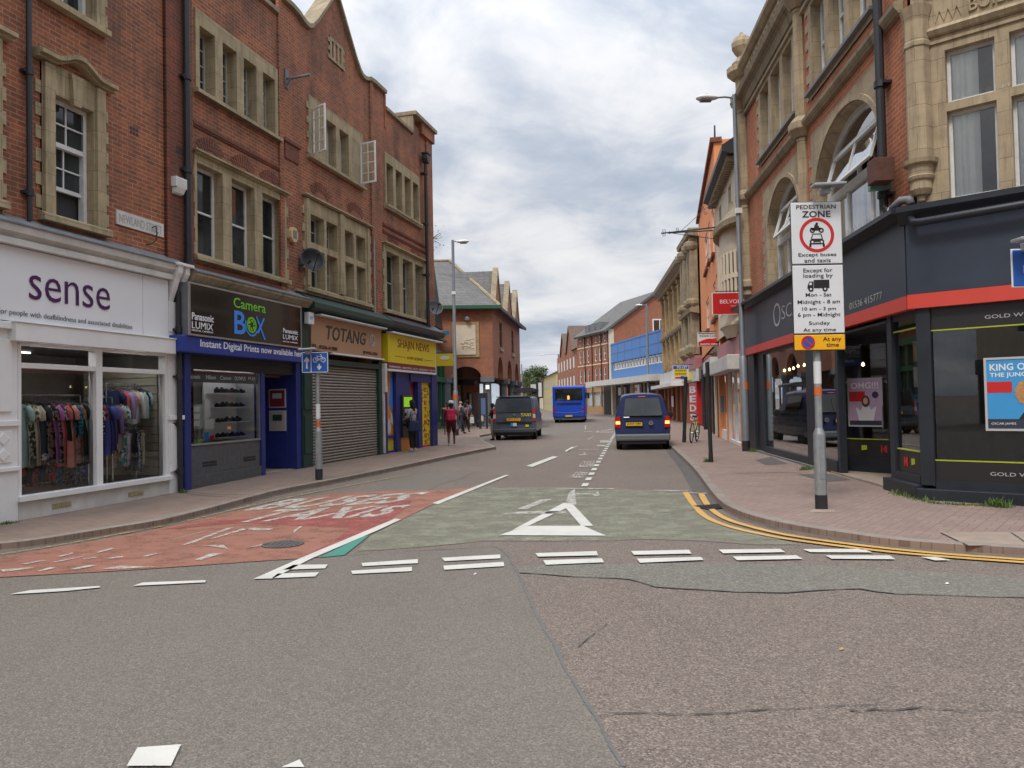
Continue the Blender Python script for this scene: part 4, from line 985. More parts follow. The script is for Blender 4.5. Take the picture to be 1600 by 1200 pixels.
letters(sg, [('NEWSPAPERS - GROCERIES - FRUIT - VEGETABLES - TOP UP', 9.1, 12.98, 2.74, 2.80)], LET['white'], -.198, .002)
X = lambda px, y=650, yo=0.0: LF.X(px, y, yo)
xa, xb, xc_, xd, xe, xf, xg, xh = X(601), X(615), X(621.5), X(638.5), X(650.5), X(656.5), X(670.5), X(678.5)
bx(TB, 'shopfront_post', MT['shop_blue'], [(8.90, xa, -.10, .12, .15, 2.66), (xb, xc_, -.10, .12, .15, 2.66), (xc_, xd, -.06, .12, 1.9, 2.66), (xe, xf, -.08, .12, .15, 2.4), (xg, xh, -.12, .12, .15, 2.66), (xd, xg, -.10, .1, 2.36, 2.66), (xa, xb, -.04, .1, .62, .70), (xa, xb, -.04, .1, .15, .24)], bevel=.008)
MT['poster_orange'] = plain('orange_poster', (.70, .24, .03), .4, var=.35, scale=1.8)
po = bx(TB, 'window_poster', MT['poster_orange'], [(xa, xb, .02, .04, .70, 2.66)])
m = MB(); m.prism([(xa + .35, 1.7), (xb - .02, 1.2), (xb - .02, 2.6), (xa + .55, 2.6)], .012, .018); m.build('printed_shape', LET['sky'], po)
m = MB(); m.prism([(xa + .1, .75), (xa + .45, .75), (xa + .5, 1.0), (xa + .35, 1.2), (xa + .1, 1.15)], .012, .018); m.prism([(xa + .45, 1.1), (xb - .03, 1.0), (xb - .03, 1.65), (xa + .5, 1.5)], .012, .018); m.build('printed_shape', MT['cream'], po)
bx(TB, 'window_poster', MT['sign_yellow'], [(xa, xb, .02, .04, .24, .62)])
MT['poster_red'] = plain('red_poster', (.40, .06, .05), .4, var=.5, scale=5)
bx(TB, 'door_poster', MT['poster_red'], [(xd, xe, .10, .12, .15, 2.4)])
vg = bx(TB, 'vegetable_panel', MT['sign_yellow'], [(xf, xg, -.02, .05, .24, 2.36)]); bx(TB, 'panel_foot', LET['red'], [(xf, xg, -.03, .05, .15, .24)])
m = MB()
for i, ch in enumerate('EGETABLES'):
    z = 2.18 - i * .222; m.text(ch, xf + (xg - xf) * .36, xf + (xg - xf) * .66, z - .13, z + .01, -.028, bold=.03, th=.004)
m.build('lettering', LET['red'], vg, recalc=False)
m = MB(); r2 = random.Random(5)
for i in range(46):
    x = xf + (xg - xf) * r2.choice((r2.uniform(.04, .3), r2.uniform(.72, .96))); z = r2.uniform(.35, 2.3); m.prism([(x - .03, z), (x, z - .03), (x + .05, z + .01), (x + .01, z + .04)], -.026, -.02)
m.build('leaf_print', MT['shop_green'], vg)
am = bx(TB, 'cash_machine', LET['black'], [(xc_ + .02, xd - .02, -.16, .1, .60, 1.92), (xc_ + .02, xd - .02, -.30, -.16, .95, 1.04)], bevel=.015)
MT['lime'] = emit('lit_green_panel', (.28, .62, .02), .35)
bx(am, 'lit_panel', MT['lime'], [(xc_ + .12, xd - .1, -.17, -.16, 1.55, 1.86)]); bx(am, 'screen', MT['glass'], [(xc_ + .2, xd - .25, -.168, -.16, 1.10, 1.34)]); bx(am, 'card_slot', LET['silver'], [(xc_ + .18, xd - .14, -.18, -.16, 1.37, 1.49)])
MT['orange_panel'] = plain('orange_panel', (.58, .235, .035), .5, var=.12)
bx(TB, 'orange_panel', MT['orange_panel'], [(xc_ + .02, xd - .02, -.10, .1, .15, .60)])
bx(TB, 'shopfront_base', MT['granite'], [(8.6, 13.5, -.03, .2, .0, .16)])
interior(TB, 8.6, 13.3, .1, 2.7, .13, 1.2)
m = MB(); m.box(13.2, 13.5, -.02, .1, 0, 4.0); m.box(.0, 13.5, .3, .35, 2.3, 4.1); m.build('end_pier', MT['brick_dark'], TB)
# open casements (parts of the upper window)
for l_, side in ((l4[0], -1), (l4[3], 1)):
    a, b, c, d = l_; w = (b - a); m = MB(); g = MB()
    casement(m, g, 0, w, c, d, 0, 2, 4, w=.04, bar=.02, t=.035)
    def rotp(p, h=(a if side < 0 else b), s=side):
        if s < 0: t_ = R(-118); x_, y_ = p.x, p.y; return Vector((h + x_ * math.cos(t_) - y_ * math.sin(t_), -.04 + x_ * math.sin(t_) + y_ * math.cos(t_), p.z))
        t_ = R(78); x_, y_ = p.x - w, p.y; return Vector((h + x_ * math.cos(t_) - y_ * math.sin(t_), -.04 + x_ * math.sin(t_) + y_ * math.cos(t_), p.z))
    m.warp(rotp); g.warp(rotp); k = m.build('open_casement', MT['frame_white'], TB); g.build('pane', MT['glass_soft'], k, recalc=False)
    k2 = MB(); grid_wall(k2, a, b, c, d, [(a + .02, b - .02, c + .02, d - .02)], -.038, .3); k2.quad((a, .26, c), (b, .26, c), (b, .26, d), (a, .26, d)); k2.build('window_recess', MT['stone_grey'], TB, recalc=False)
# things fixed to the terrace
def fixed(name, label, cat, x, y, z, fn, mat, bevel=0, group=None):
    m = MB(); fn(m); o = m.build(name, mat, fr=LF, org=(x, y, z), bevel=bevel); tag(o, label, cat, group); return o
def dish(x, z, r, yaw, label, mat):
    t = thing('satellite_dish', label, 'satellite dish', LF, (x, 0, z), group='satellite dishes on the left hand terrace')
    m = MB(); pr = [(.001, -.12)] + [(r * k / 8, -.12 + .16 * (k / 8) ** 2) for k in range(1, 9)]
    m.lathe(pr, (0, 0, 0), 28, 'y', caps=False)
    M = Matrix.Translation((x, -.32, z)) @ Matrix.Rotation(yaw, 4, 'Z') @ Matrix.Rotation(R(-18), 4, 'X') @ Matrix.Scale(-1, 4, (0, 1, 0))
    m.warp(lambda p: M @ p); o = m.build('reflector', mat, t, smooth=True)
    o.modifiers.new('s', 'SOLIDIFY').thickness = .008
    m = MB(); m.tube([(x, 0, z - .1), (x, -.2, z - .1), (x, -.26, z)], .022, 6); m.box(x - .08, x + .08, -.02, 0, z - .25, z + .05)
    e = M @ Vector((0, .42, -.05)); m.tube([M @ Vector((0, -.05, -r * .9)), e], .012, 6); m.lathe([(.03, -.05), (.03, .05)], tuple(e), 8, 'y'); m.build('arm', MT['black_iron'], t)
x, z = LF.P(490, 406, -.35); dish(x, z, .30, R(-42), 'dark grey satellite dish above the brown jeweller sign', MT['black_iron'])
x, z = LF.P(679, 481, -.3); dish(x, z, .27, R(-50), 'pale grey satellite dish on the corner above the newsagent sign', MT['lead'])
x, z = LF.P(461, 367, -.1); MT['cream_box'] = plain('cream_alarm', (.60, .42, .20), .5, var=.1)
t = thing('alarm_box', 'yellowed octagonal alarm box between the first floor windows', 'alarm', LF, (x, 0, z))
m = MB(); m.prism([(x + .16 * math.cos(R(22.5 + 45 * k)), z + .19 * math.sin(R(22.5 + 45 * k))) for k in range(8)], -.10, 0); m.build('case', MT['cream_box'], t, bevel=.01)
bx(t, 'panel', MT['lead'], [(x - .08, x + .08, -.106, -.10, z - .09, z + .1)])
x, z = LF.P(485, 498, -.25)
t = thing('alarm_box', 'small white alarm box at the left end of the brown jeweller sign', 'alarm', LF, (x, 0, z))
bx(t, 'case', MT['white_paint'], [(x - .13, x + .13, -.28, -.16, z - .13, z + .15)], bevel=.01); letters(t, [('ADT', x - .09, x + .09, z - .02, z + .06, .02)], LET['sky'], -.283)
x, z = LF.P(452, 122, -.1)
def f(m): m.box(x - .05, x + .10, -.03, 0, z - .22, z + .22); m.tube([(x, 0, z), (x + .02, -.25, z), (x + .03, -.62, z + .03)], .03, 8); m.tube([(x, -.02, z - .18), (x, -.14, z - .02)], .025, 6)
fixed('wall_bracket', 'dark iron pole bracket sticking out of the upper brick wall', 'bracket', x, 0, z, f, MT['lead'])
# projecting yellow sign and little blue sign beyond the newsagent
x, z = LF.P(694, 562, -.4)
YS = Frame((-2.95, 31.5), (-1.9, 31.5))
a, b, c, d = rP(YS, 682, 553, 572, 708); t = thing('hanging_sign', 'yellow projecting sign with a white oval beyond the newsagent', 'sign', YS, ((a + b) / 2, 0, c))
bx(t, 'board', MT['sign_yellow'], [(a, b, -.02, .02, c, d)]); m = MB(); m.lathe([(.001, -.03), (.2, -.03), (.2, -.02)], ((a + b) / 2, 0, (c + d) / 2 + .08), 24, 'y'); m.warp(lambda p: Vector((p.x, p.y, (c + d) / 2 + .08 + (p.z - (c + d) / 2 - .08) * .4))); m.build('oval', MT['white_sign'], t)
m = MB(); m.tube([(a - 1.6, 0, d + .05), (b, 0, d + .05)], .02, 6); m.build('bracket', MT['black_iron'], t)
a, b, c, d = rP(YS, 683, 517, 524, 702); t = thing('hanging_sign', 'small blue projecting sign above the yellow one with the white oval', 'sign', YS, ((a + b) / 2, 0, c)); bx(t, 'board', plain('blue_board', (.03, .25, .42), .5), [(a, b, -.02, .02, c, d)])
bx(t, 'bracket', MT['black_iron'], [(a - 1.5, a, -.02, .02, c + .05, c + .09)])
# small plant growing from the end wall
m = MB(); r2 = random.Random(3)
for k in range(46):
    v = Vector((r2.gauss(.35, .16), r2.gauss(-.2, .15), r2.gauss(0.05, .22))); a_ = r2.uniform(0, 6.28); d_ = Vector((math.cos(a_), math.sin(a_), r2.uniform(-.6, .6))) * .07; e_ = Vector((-math.sin(a_), math.cos(a_), .4)) * .02
    m.quad(v, v + d_ * .5 + e_, v + d_, v + d_ * .5 - e_)
for k in range(7): m.tube([(0, 0, -.1), (.2, -.1, .0), (r2.gauss(.4, .12), r2.gauss(-.2, .12), r2.gauss(.1, .2))], .008, 4)
x, z = LF.P(677, 372, .1); m.warp(lambda p: p + Vector((x - .05, .3, z)))
o = m.build('wall_plant', plain('buddleia_leaf', (.06, .075, .04), .8, var=.3), fr=LF, org=(x, .3, z)); tag(o, 'wispy self-seeded plant growing out of the end wall beside the downpipe', 'plant')
# ================================================================== RIGHT SIDE: CORNER ESTATE AGENT
RF = Frame((7.054, 23.2), (5.94, 11.1)); CH = Frame((5.94, 11.1), (6.78, 10.35))
MT['navy'] = plain('navy_paint', (.038, .048, .070), .40, var=.22, scale=1.2, spec=.35)
MT['navy_dark'] = plain('slate_grey_paint', (.024, .028, .036), .42, var=.25, scale=2, spec=.35)
MT['red_stripe'] = plain('red_stripe', (.60, .060, .040), .45, var=.05)
MT['limeline'] = plain('lime_line', (.38, .44, .03), .4, var=0)
MT['curtain'] = plain('net_curtain', (.86, .87, .85), .9, var=.1, scale=3)
MT['glass_clear'] = glass_clear('corner_glass', k=2.3)
RB = thing('corner_building', 'ornate orange brick and sandstone corner building above the dark grey shopfront', 'building', RF, (6, 0, 0))
SA, SB = (3.4, 6.25, 4.32, 6.82, 5.7), (7.5, 10.95, 4.32, 6.86, 5.65)
W2A = [(2.95, 3.85, 7.98, 9.72), (4.10, 4.98, 7.98, 9.72), (5.22, 6.05, 7.98, 9.72)]
W2B = [(7.50, 8.35, 7.98, 9.72), (8.62, 9.45, 7.98, 9.72), (9.72, 10.55, 7.98, 9.72)]
m = MB(); grid_wall(m, .55, 12.05, 4.2, 10.4, [(2.9, 6.36, 4.2, 7.08), (7.22, 11.06, 4.2, 7.08), (2.7, 6.3, 7.8, 9.95), (7.3, 10.8, 7.8, 9.95)], 0, .02)
s_ = shell(RB, .5, 12.05, 0, 11.4, 8, None, side1=False); m.add(s_.v, s_.f)
m.box(.55, 12.05, 0, .3, 10.4, 11.1)
m.build('wall', MT['brick_orange'], RB, recalc=False)
m = MB()
grid_wall(m, 2.9, 6.36, 4.2, 7.08, [SA], -.012, .30); grid_wall(m, 7.22, 11.06, 4.2, 7.08, [SB], -.012, .30)
grid_wall(m, 2.7, 6.3, 7.8, 9.95, W2A, -.03, .28); grid_wall(m, 7.3, 10.8, 7.8, 9.95, W2B, -.03, .28)
for z in [4.4 + .34 * i for i in range(7)]:          # toothed quoins
    for x, s in ((2.9, -1), (7.22, -1)): m.box(x, x + s * .16, -.012, .02, z, z + .17)
for z in [7.85 + .36 * i for i in range(6)]:
    for x, s in ((2.7, -1), (7.3, -1), (10.8, 1), (6.3, 1)): m.box(x, x + s * .24, -.02, .02, z, z + .18)
m.build('stonework', MT['stone_clean'], RB, recalc=False)
m = MB()     # mouldings of the two big arches
for a, b, c, d, sp_ in (SA, SB):
    mx_, rx, rz = (a + b) / 2, (b - a) / 2, d - sp_; n = 24
    for k in range(n):
        t0, t1 = math.pi * k / n, math.pi * (k + 1) / n; P = []
        for t in (t0, t1): P += [(mx_ - (rx + .03) * math.cos(t), sp_ + (rz + .03) * math.sin(t)), (mx_ - (rx + .13) * math.cos(t), sp_ + (rz + .13) * math.sin(t))]
        m.prism([P[0], P[2], P[3], P[1]], -.05, -.01)
    m.box(a - .13, a - .03, -.05, -.01, 4.3, sp_); m.box(b + .03, b + .11, -.05, -.01, 4.3, sp_)
m.build('arch_moulding', MT['stone_clean'], RB)
m = MB()
m.prism_x([(0, 7.32), (-.07, 7.33), (-.14, 7.42), (-.15, 7.48), (-.04, 7.53), (0, 7.53)], .5, 11.9); m.build('string_course', MT['stone_grey'], RB)
bx(RB, 'sill', MT['lead'], [(2.6, 6.35, -.12, 0, 7.90, 7.96), (7.2, 10.9, -.12, 0, 7.90, 7.96)])
m = MB(); m.prism_x([(0, 10.0), (-.08, 10.02), (-.14, 10.2), (-.30, 10.28), (-.34, 10.40), (-.1, 10.46), (0, 10.46)], .5, 12.1)
m.prism_x([(0, 11.0), (-.16, 11.04), (-.26, 11.14), (-.26, 11.24), (.4, 11.3), (.4, 11.0)], .5, 12.1); m.prism_x([(-.02, 9.80), (-.09, 9.82), (-.09, 9.90), (-.02, 9.93)], .55, 12.1); m.build('cornice', MT['stone_grey'], RB)
m = MB(); m.box(1.5, 12.05, -.10, 0, 10.46, 11.0)
x = 1.6
while x < 11.9:
    m.lathe([(.001, -.135), (.07, -.13), (.11, -.105), (.11, -.10)], (x, 0, 10.74), 8, 'y'); m.box(x + .13, x + .16, -.125, -.1, 10.55, 10.93); x += .29
m.build('carved_frieze', MT['stone_clean'], RB)
# colonnettes / pilasters
def shaft(m, x, z0, z1, r=.2, y=-.04, cap=True):
    m.lathe([(r * 1.25, z0), (r * 1.25, z0 + .08), (r, z0 + .14), (r, z1 - .2), (r * 1.1, z1 - .18), (r * 1.1, z1 - .12), (r, z1 - .1), (r * 1.35, z1)], (x, y, 0), 8)
m = MB(); shaft(m, .95, 4.9, 7.3, .21); shaft(m, .95, 7.5, 10.1, .21); shaft(m, .95, 10.4, 11.1, .21)
m.lathe([(.30, 4.9), (.30, 4.82), (.2, 4.75), (.22, 4.6), (.10, 4.45), (.02, 4.38)], (.95, -.04, 0), 12)
m.lathe([(.22, 7.25), (.32, 7.35), (.32, 7.5), (.22, 7.6)], (.95, -.04, 0), 12); m.lathe([(.22, 10.0), (.36, 10.25), (.38, 10.42), (.24, 10.5)], (.95, -.04, 0), 12); m.lathe([(.3, 10.95), (.45, 11.1), (.45, 11.25), (.3, 11.3)], (.95, -.04, 0), 12)
m.lathe([(.26, 11.25), (.30, 11.4), (.2, 11.5), (.12, 11.6), (.2, 11.7), (.28, 11.85), (.29, 12.0), (.22, 12.15), (.08, 12.25), (.04, 12.32)], (.95, -.04, 0), 16)
m.build('corner_shaft', MT['stone_clean'], RB)
m = MB(); shaft(m, 6.78, 7.5, 10.1, .15); shaft(m, 6.78, 4.9, 7.3, .13); m.lathe([(.19, 4.9), (.19, 4.82), (.13, 4.75), (.15, 4.6), (.06, 4.45), (.01, 4.38)], (6.78, -.04, 0), 12); m.lathe([(.18, 7.2), (.3, 7.35), (.3, 7.5), (.2, 7.62)], (6.78, -.04, 0), 10); m.lathe([(.2, 10.0), (.36, 10.25), (.38, 10.42), (.2, 10.5)], (6.78, -.04, 0), 10)
m.build('shaft', MT['stone_clean'], RB)
# upper sashes
for i, (a, b, c, d) in enumerate(W2A + W2B):
    f, g = MB(), MB(); casement(f, g, a, b, c, d, .17, 1, 2, meet=1, w=.06); w_ = f.build('window_frame', MT['frame_white'], RB); g.build('pane', MT['glass_soft'], w_, recalc=False)
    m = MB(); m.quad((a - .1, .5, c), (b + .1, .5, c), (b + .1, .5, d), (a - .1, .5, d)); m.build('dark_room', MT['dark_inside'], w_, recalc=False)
# arched windows
def arched(A, tilt):
    a, b, c, d, sp_ = A; e = .10; f, g = MB(), MB(); mx_, rx, rz = (a + b) / 2, (b - a) / 2, d - sp_; y = .2; zt = 5.58
    n = 24
    for k in range(n):
        P = []
        for t in (math.pi * k / n, math.pi * (k + 1) / n): P += [(mx_ - rx * math.cos(t), sp_ + rz * math.sin(t)), (mx_ - (rx - e) * math.cos(t), sp_ + (rz - e) * math.sin(t))]
        f.prism([P[0], P[2], P[3], P[1]][::-1], y, y + .08)
        g.quad((P[1][0], y + .05, zt), (P[3][0], y + .05, zt), (P[3][0], y + .05, P[3][1]), (P[1][0], y + .05, P[1][1]))
    f.box(a, a + e, y, y + .08, c, sp_); f.box(b - e, b, y, y + .08, c, sp_); f.box(a + e, b - e, y - .03, y + .08, zt - .09, zt + .05); f.box(a, b, y - .02, y + .1, c, c + .08)
    for q in (1, 2): x = a + (b - a) * q / 3; f.box(x - .03, x + .03, y + .01, y + .07, c + .08, zt - .09)
    x = (a + b) / 2; f.box(x - .03, x + .03, y + .01, y + .07, zt + .05, sp_ + .35); f.box(a + .25, b - .25, y, y + .07, sp_ + rz * .55, sp_ + rz * .55 + .05)
    g.quad((a + e, y + .05, c), (b - e, y + .05, c), (b - e, y + .05, zt), (a + e, y + .05, zt))
    w_ = f.build('arched_window', MT['frame_white'], RB); g.build('pane', MT['glass_soft'], w_, recalc=False)
    # top hung opening light
    f, g = MB(), MB(); zh = sp_ + rz * .55; h_ = zh - zt - .02; casement(f, g, a + .5, b - .5, -h_, 0, 0, 2, 1, w=.05, bar=.04)
    for mm in (f, g): mm.warp(lambda p: Vector((p.x, y - .02 + p.y * math.cos(tilt) + p.z * math.sin(tilt), zh + p.z * math.cos(tilt) - p.y * math.sin(tilt))))
    k = f.build('top_light', MT['frame_white'], w_); g.build('top_light_pane', MT['glass_soft'], w_, recalc=False)
    m = MB(); n = 60
    for i in range(n):
        xa, xb = a + .1 + (b - a - .2) * i / n, a + .1 + (b - a - .2) * (i + 1) / n
        if .47 < i / n < .53: continue
        ya, yb = .34 + .03 * math.sin(i * 1.3), .34 + .03 * math.sin((i + 1) * 1.3); m.quad((xa, ya, c), (xb, yb, c), (xb, yb, zt), (xa, ya, zt))
    m.build('curtain', MT['curtain'], w_, recalc=False)
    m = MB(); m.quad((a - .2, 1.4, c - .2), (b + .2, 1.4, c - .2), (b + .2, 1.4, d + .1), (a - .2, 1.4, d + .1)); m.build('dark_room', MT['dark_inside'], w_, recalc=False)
arched(SA, R(17)); arched(SB, R(17))
pipe_part(RB, 11.28, 4.35, 11.0, y=-.13, r=.07)
# ---- canted corner
cn = lambda x, y, z: CH.W(x, y, z)
def to_rb(m):   # geometry written in canted-corner coordinates -> RF coordinates
    def f(p):
        w = CH.W(p.x, p.y, p.z) - RF.A; return Vector((w.dot(RF.dx), w.dot(RF.dy), p.z))
    return m.warp(f)
LW, UW = (4.36, 5.62), (5.74, 6.50)
cl = [(.42, 1.03), (1.20, 1.81), (1.98, 2.6)]
m = MB(); grid_wall(m, .0, 3.2, 4.2, 11.0, [(a, b, *z) for a, b in cl for z in (LW, UW)], 0, .2)
m.quad((3.2, 0, 0), (3.2, 6, 0), (3.2, 6, 11), (3.2, 0, 11))
m.box(.25, 3.2, -.03, 0, 6.62, 6.66)
to_rb(m).build('canted_wall', MT['stone_clean'], RB, recalc=False)
m = MB(); m.prism_x([(0, 6.72), (-.05, 6.74), (-.09, 6.80), (-.04, 6.86), (0, 6.86)], .22, 3.2); m.box(.2, 3.2, -.06, 0, 7.35, 7.5)
P = [(.32 + .055 * i, 6.92 + (.16 if i % 2 else 0)) for i in range(7)]
for (a, za), (b, zb) in zip(P[:-1], P[1:]): m.prism([(a, za), (b, zb), (b, zb + .03), (a, za + .03)], -.02, 0)
m.text('BUILDINGS', .74, 1.85, 6.94, 7.12, -.03, th=.03, bold=.01)
to_rb(m).build('carved_band', MT['stone_clean'], RB, recalc=False)
f, g, cu, dk = MB(), MB(), MB(), MB()
for a, b in cl:
    for z in (LW, UW): casement(f, g, a, b, z[0], z[1], .12, 1, 1, w=.045)
    for i in range(12):
        xa, xb = a - .05 + .035 * i, a - .05 + .035 * (i + 1); cu.quad((xa, .20 + .02 * math.sin(i * 1.7), 4.36), (xb, .20 + .02 * math.sin((i + 1) * 1.7), 4.36), (xb, .20 + .02 * math.sin((i + 1) * 1.7), 6.5), (xa, .20 + .02 * math.sin(i * 1.7), 6.5))
dk.quad((.25, .9, 4.2), (3.1, .9, 4.2), (3.1, .9, 6.7), (.25, .9, 6.7))
w_ = to_rb(f).build('mullioned_window', MT['frame_white'], RB); to_rb(g).build('pane', MT['glass_soft'], w_, recalc=False); to_rb(cu).build('curtain', MT['curtain'], w_, recalc=False); to_rb(dk).build('dark_room', MT['inside_warm'], w_, recalc=False)
m = MB(); r_ = .165
m.lathe([(r_, 4.98), (r_, 6.60), (r_ * 1.12, 6.62), (r_ * 1.12, 6.68), (r_, 6.70), (r_, 7.0), (r_ * 1.3, 7.2)], (.07, -.03, 0), 8)
m.lathe([(.235, 4.98), (.225, 4.92), (.175, 4.90), (.165, 4.76), (.185, 4.74), (.17, 4.70), (.14, 4.68), (.145, 4.56), (.10, 4.48), (.06, 4.46), (.05, 4.40), (.01, 4.36)], (.07, -.03, 0), 16)
to_rb(m).build('corner_column', MT['stone_clean'], RB)
# spikes against birds on the ledges
m = MB(); r2 = random.Random(9)
for i in range(230):
    x = r2.uniform(4.4, 12.0); m.tube([(x, -.28 + r2.uniform(-.03, .03), 4.33), (x + r2.uniform(-.04, .04), -.30 + r2.uniform(-.07, .07), 4.33 + r2.uniform(.08, .13))], .0018, 3, caps=False)
n1 = MB()
for i in range(110):
    x = r2.uniform(.1, 2.6); z = 4.33 if i % 2 else 5.745; n1.tube([(x, -.03, z), (x + r2.uniform(-.02, .02), -.04 + r2.uniform(-.03, .03), z + .06)], .0014, 3, caps=False)
to_rb(n1); m.add(n1.v, n1.f); m.build('bird_spikes', MT['steel'], RB, recalc=False)
# ---- fascia and shopfront
m = MB(); m.box(-.1, 12.0, -.13, 0, 3.06, 4.22)
fs_ = m.build('fascia', MT['navy'], RB)
c2 = MB(); c2.box(-.14, 3.2, -.10, .1, 3.06, 4.10); to_rb(c2).build('fascia', MT['navy'], RB)
m = MB(); m.prism_x([(-.36, 4.26), (-.36, 4.33), (0, 4.38), (0, 4.2), (-.14, 4.2), (-.2, 4.22)], -.12, 12.12); m.build('cornice', MT['navy_dark'], RB)
c2 = MB(); c2.prism_x([(-.26, 4.24), (-.26, 4.32), (0, 4.38), (0, 4.08), (-.11, 4.08)], -.22, 3.2); to_rb(c2).build('cornice', MT['navy_dark'], RB)
c2 = MB(); c2.tube([(-.10, -.10, 4.20), (.02, -.26, 4.06), (.12, -.28, 4.05), (3.2, -.28, 4.10)], .055, 10); to_rb(c2).build('gutter', MT['navy_dark'], RB, smooth=True)
c2 = MB(); c2.tube([(-.32, -.05, 4.36), (-.18, -.12, 4.44), (-.06, -.18, 4.42), (-.03, -.2, 4.34)], .06, 10); to_rb(c2).build('lead_pipe', MT['lead'], RB, smooth=True)
bx(RB, 'red_band', MT['red_stripe'], [(-.1, 12.0, -.136, 0, 2.86, 3.06)]); c2 = MB(); c2.box(-.145, 3.2, -.106, .1, 2.85, 3.055); to_rb(c2).build('red_band', MT['red_stripe'], RB)
letters(fs_, [('O', 4.15, 4.85, 3.34, 3.92, -.012), ('SCAR JAMES', 4.95, 9.3, 3.36, 3.78, -.012)], LET['silver'], -.135, .003)
letters(fs_, [('01536 415777', 9.6, 11.1, 3.14, 3.26)], MT['frame_grey'], -.135, .003)
posts = [(.05, .55, -.05), (.62, 1.42, -.05), (2.28, 2.44, -.02), (6.44, 7.05, -.04), (8.35, 8.5, -.02), (10.98, 11.16, -.04)]
for a, b, y in posts: bx(RB, 'shopfront_post', MT['navy_dark'], [(a, b, y, .12, .1, 2.88)], bevel=.008)
bx(RB, 'shopfront_panel', MT['navy_dark'], [(1.42, 2.28, .02, .1, .1, 2.88)])
bx(RB, 'shopfront_rail', MT['navy_dark'], [(2.44, 6.44, -.04, .1, .1, .30), (2.44, 6.44, -.02, .1, 2.78, 2.88), (7.05, 8.35, -.04, .1, .1, .36), (7.05, 8.35, -.02, .1, 2.7, 2.88), (11.16, 12.05, -.04, .1, .3, .42), (11.16, 12.05, -.02, .1, 2.75, 2.88)])
m = MB()
for a, b, c, d in ((2.44, 6.44, .30, 2.78), (7.05, 8.35, .36, 2.7), (11.16, 12.05, .42, 2.75)): m.quad((a, .02, c), (b, .02, c), (b, .02, d), (a, .02, d))
m.build('glass', MT['glass_clear'], RB, recalc=False)
bx(RB, 'plinth', MT['lead'], [(1.3, 7.4, -.10, .1, .0, .14)]); bx(RB, 'plinth', MT['navy_dark'], [(10.9, 12.12, -.14, .1, .0, .30)], bevel=.01)
def cpart(name, mat, boxes, bevel=0):
    m = MB()
    for b in boxes: m.box(*b)
    return to_rb(m).build(name, mat, RB, bevel=bevel)
cpart('corner_post', MT['navy_dark'], [(-.06, .13, -.05, .14, .3, 2.86)], .008)
cpart('plinth', MT['navy_dark'], [(-.10, 3.2, -.14, .1, .0, .26)], .01)
cpart('shopfront_rail', MT['navy_dark'], [(.13, 3.2, -.03, .1, .26, .38), (2.9, 3.2, -.03, .1, .38, 2.86)])
cpart('black_panel', LET['black'], [(.13, 2.9, .0, .04, .38, .655), (.13, 2.9, .0, .04, 2.53, 2.86)]); cpart('lime_line', MT['limeline'], [(.13, 2.9, -.006, .03, .655, .672), (.13, 2.9, -.006, .03, 2.51, 2.528)])
m = MB(); m.quad((.13, .02, .66), (2.9, .02, .66), (2.9, .02, 2.53), (.13, .02, 2.53)); to_rb(m).build('glass', MT['glass_clear'], RB, recalc=False)
m = MB(); m.text('GOLD WINNERS', .80, 1.62, .475, .525, -.004, th=.002); m.text('GOLD WINNERS', .80, 1.62, 2.63, 2.68, -.004, th=.002); to_rb(m).build('lettering', LET['silver'], RB, recalc=False)
bx(RB, 'black_panel', LET['black'], [(11.18, 12.03, .0, .04, .42, .76)]); bx(RB, 'lime_line', MT['limeline'], [(11.17, 12.04, -.008, .03, .76, .78), (11.17, 12.04, -.008, .03, 2.58, 2.60)])
def award(m1, m2, x, z):
    x += .03; m1.prism([(x, z + .03), (x + .11, z + .05), (x + .11, z + .13), (x, z + .13)], -.012, -.004)
    m2.box(x - .26, x - .235, -.012, -.004, z, z + .14); m2.prism([(x - .225, z + .07), (x - .16, z), (x - .14, z), (x - .14, z + .14), (x - .17, z + .14)], -.012, -.004)
m1, m2 = MB(), MB(); award(m1, m2, 11.66, .52); m1.build('award_mark', MT['limeline'], RB); m2.build('award_mark', LET['red'], RB)
# recessed entrance
DP = [Vector((6.50, 15.35)), Vector((7.15, 14.42)), Vector((6.06, 12.2))]
DF = Frame(tuple(DP[0]), tuple(DP[1])); DG = Frame(tuple(DP[1]), tuple(DP[2]))
def in_rb(m, fr):
    def f(p):
        w = fr.W(p.x, p.y, p.z) - RF.A; return Vector((w.dot(RF.dx), w.dot(RF.dy), p.z))
    return m.warp(f)
L1 = DF.len; L2 = DG.len
m = MB(); m.box(.02, .10, -.03, .05, .12, 2.75); m.box(L1 - .10, L1 - .02, -.03, .05, .12, 2.75); m.box(.1, L1 - .1, -.03, .05, .12, .42); m.box(.1, L1 - .1, -.03, .05, 2.6, 2.75)
dr = in_rb(m, DF).build('door', MT['navy_dark'], RB)
m = MB(); m.box(.1, L1 - .1, -.01, .02, .42, .76); in_rb(m, DF).build('door_panel', LET['black'], dr)
m = MB(); m.box(.1, L1 - .1, -.018, .02, .76, .78); in_rb(m, DF).build('lime_line', MT['limeline'], dr)
m = MB(); m.quad((.1, 0, .78), (L1 - .1, 0, .78), (L1 - .1, 0, 2.6), (.1, 0, 2.6)); in_rb(m, DF).build('glass', MT['glass_clear'], dr, recalc=False)
m1, m2 = MB(), MB(); award(m1, m2, .45, .52); m2.v = [(a + .65, b, c) for a, b, c in m2.v]; in_rb(m1, DF).build('award_mark', MT['limeline'], dr); in_rb(m2, DF).build('award_mark', LET['red'], dr)
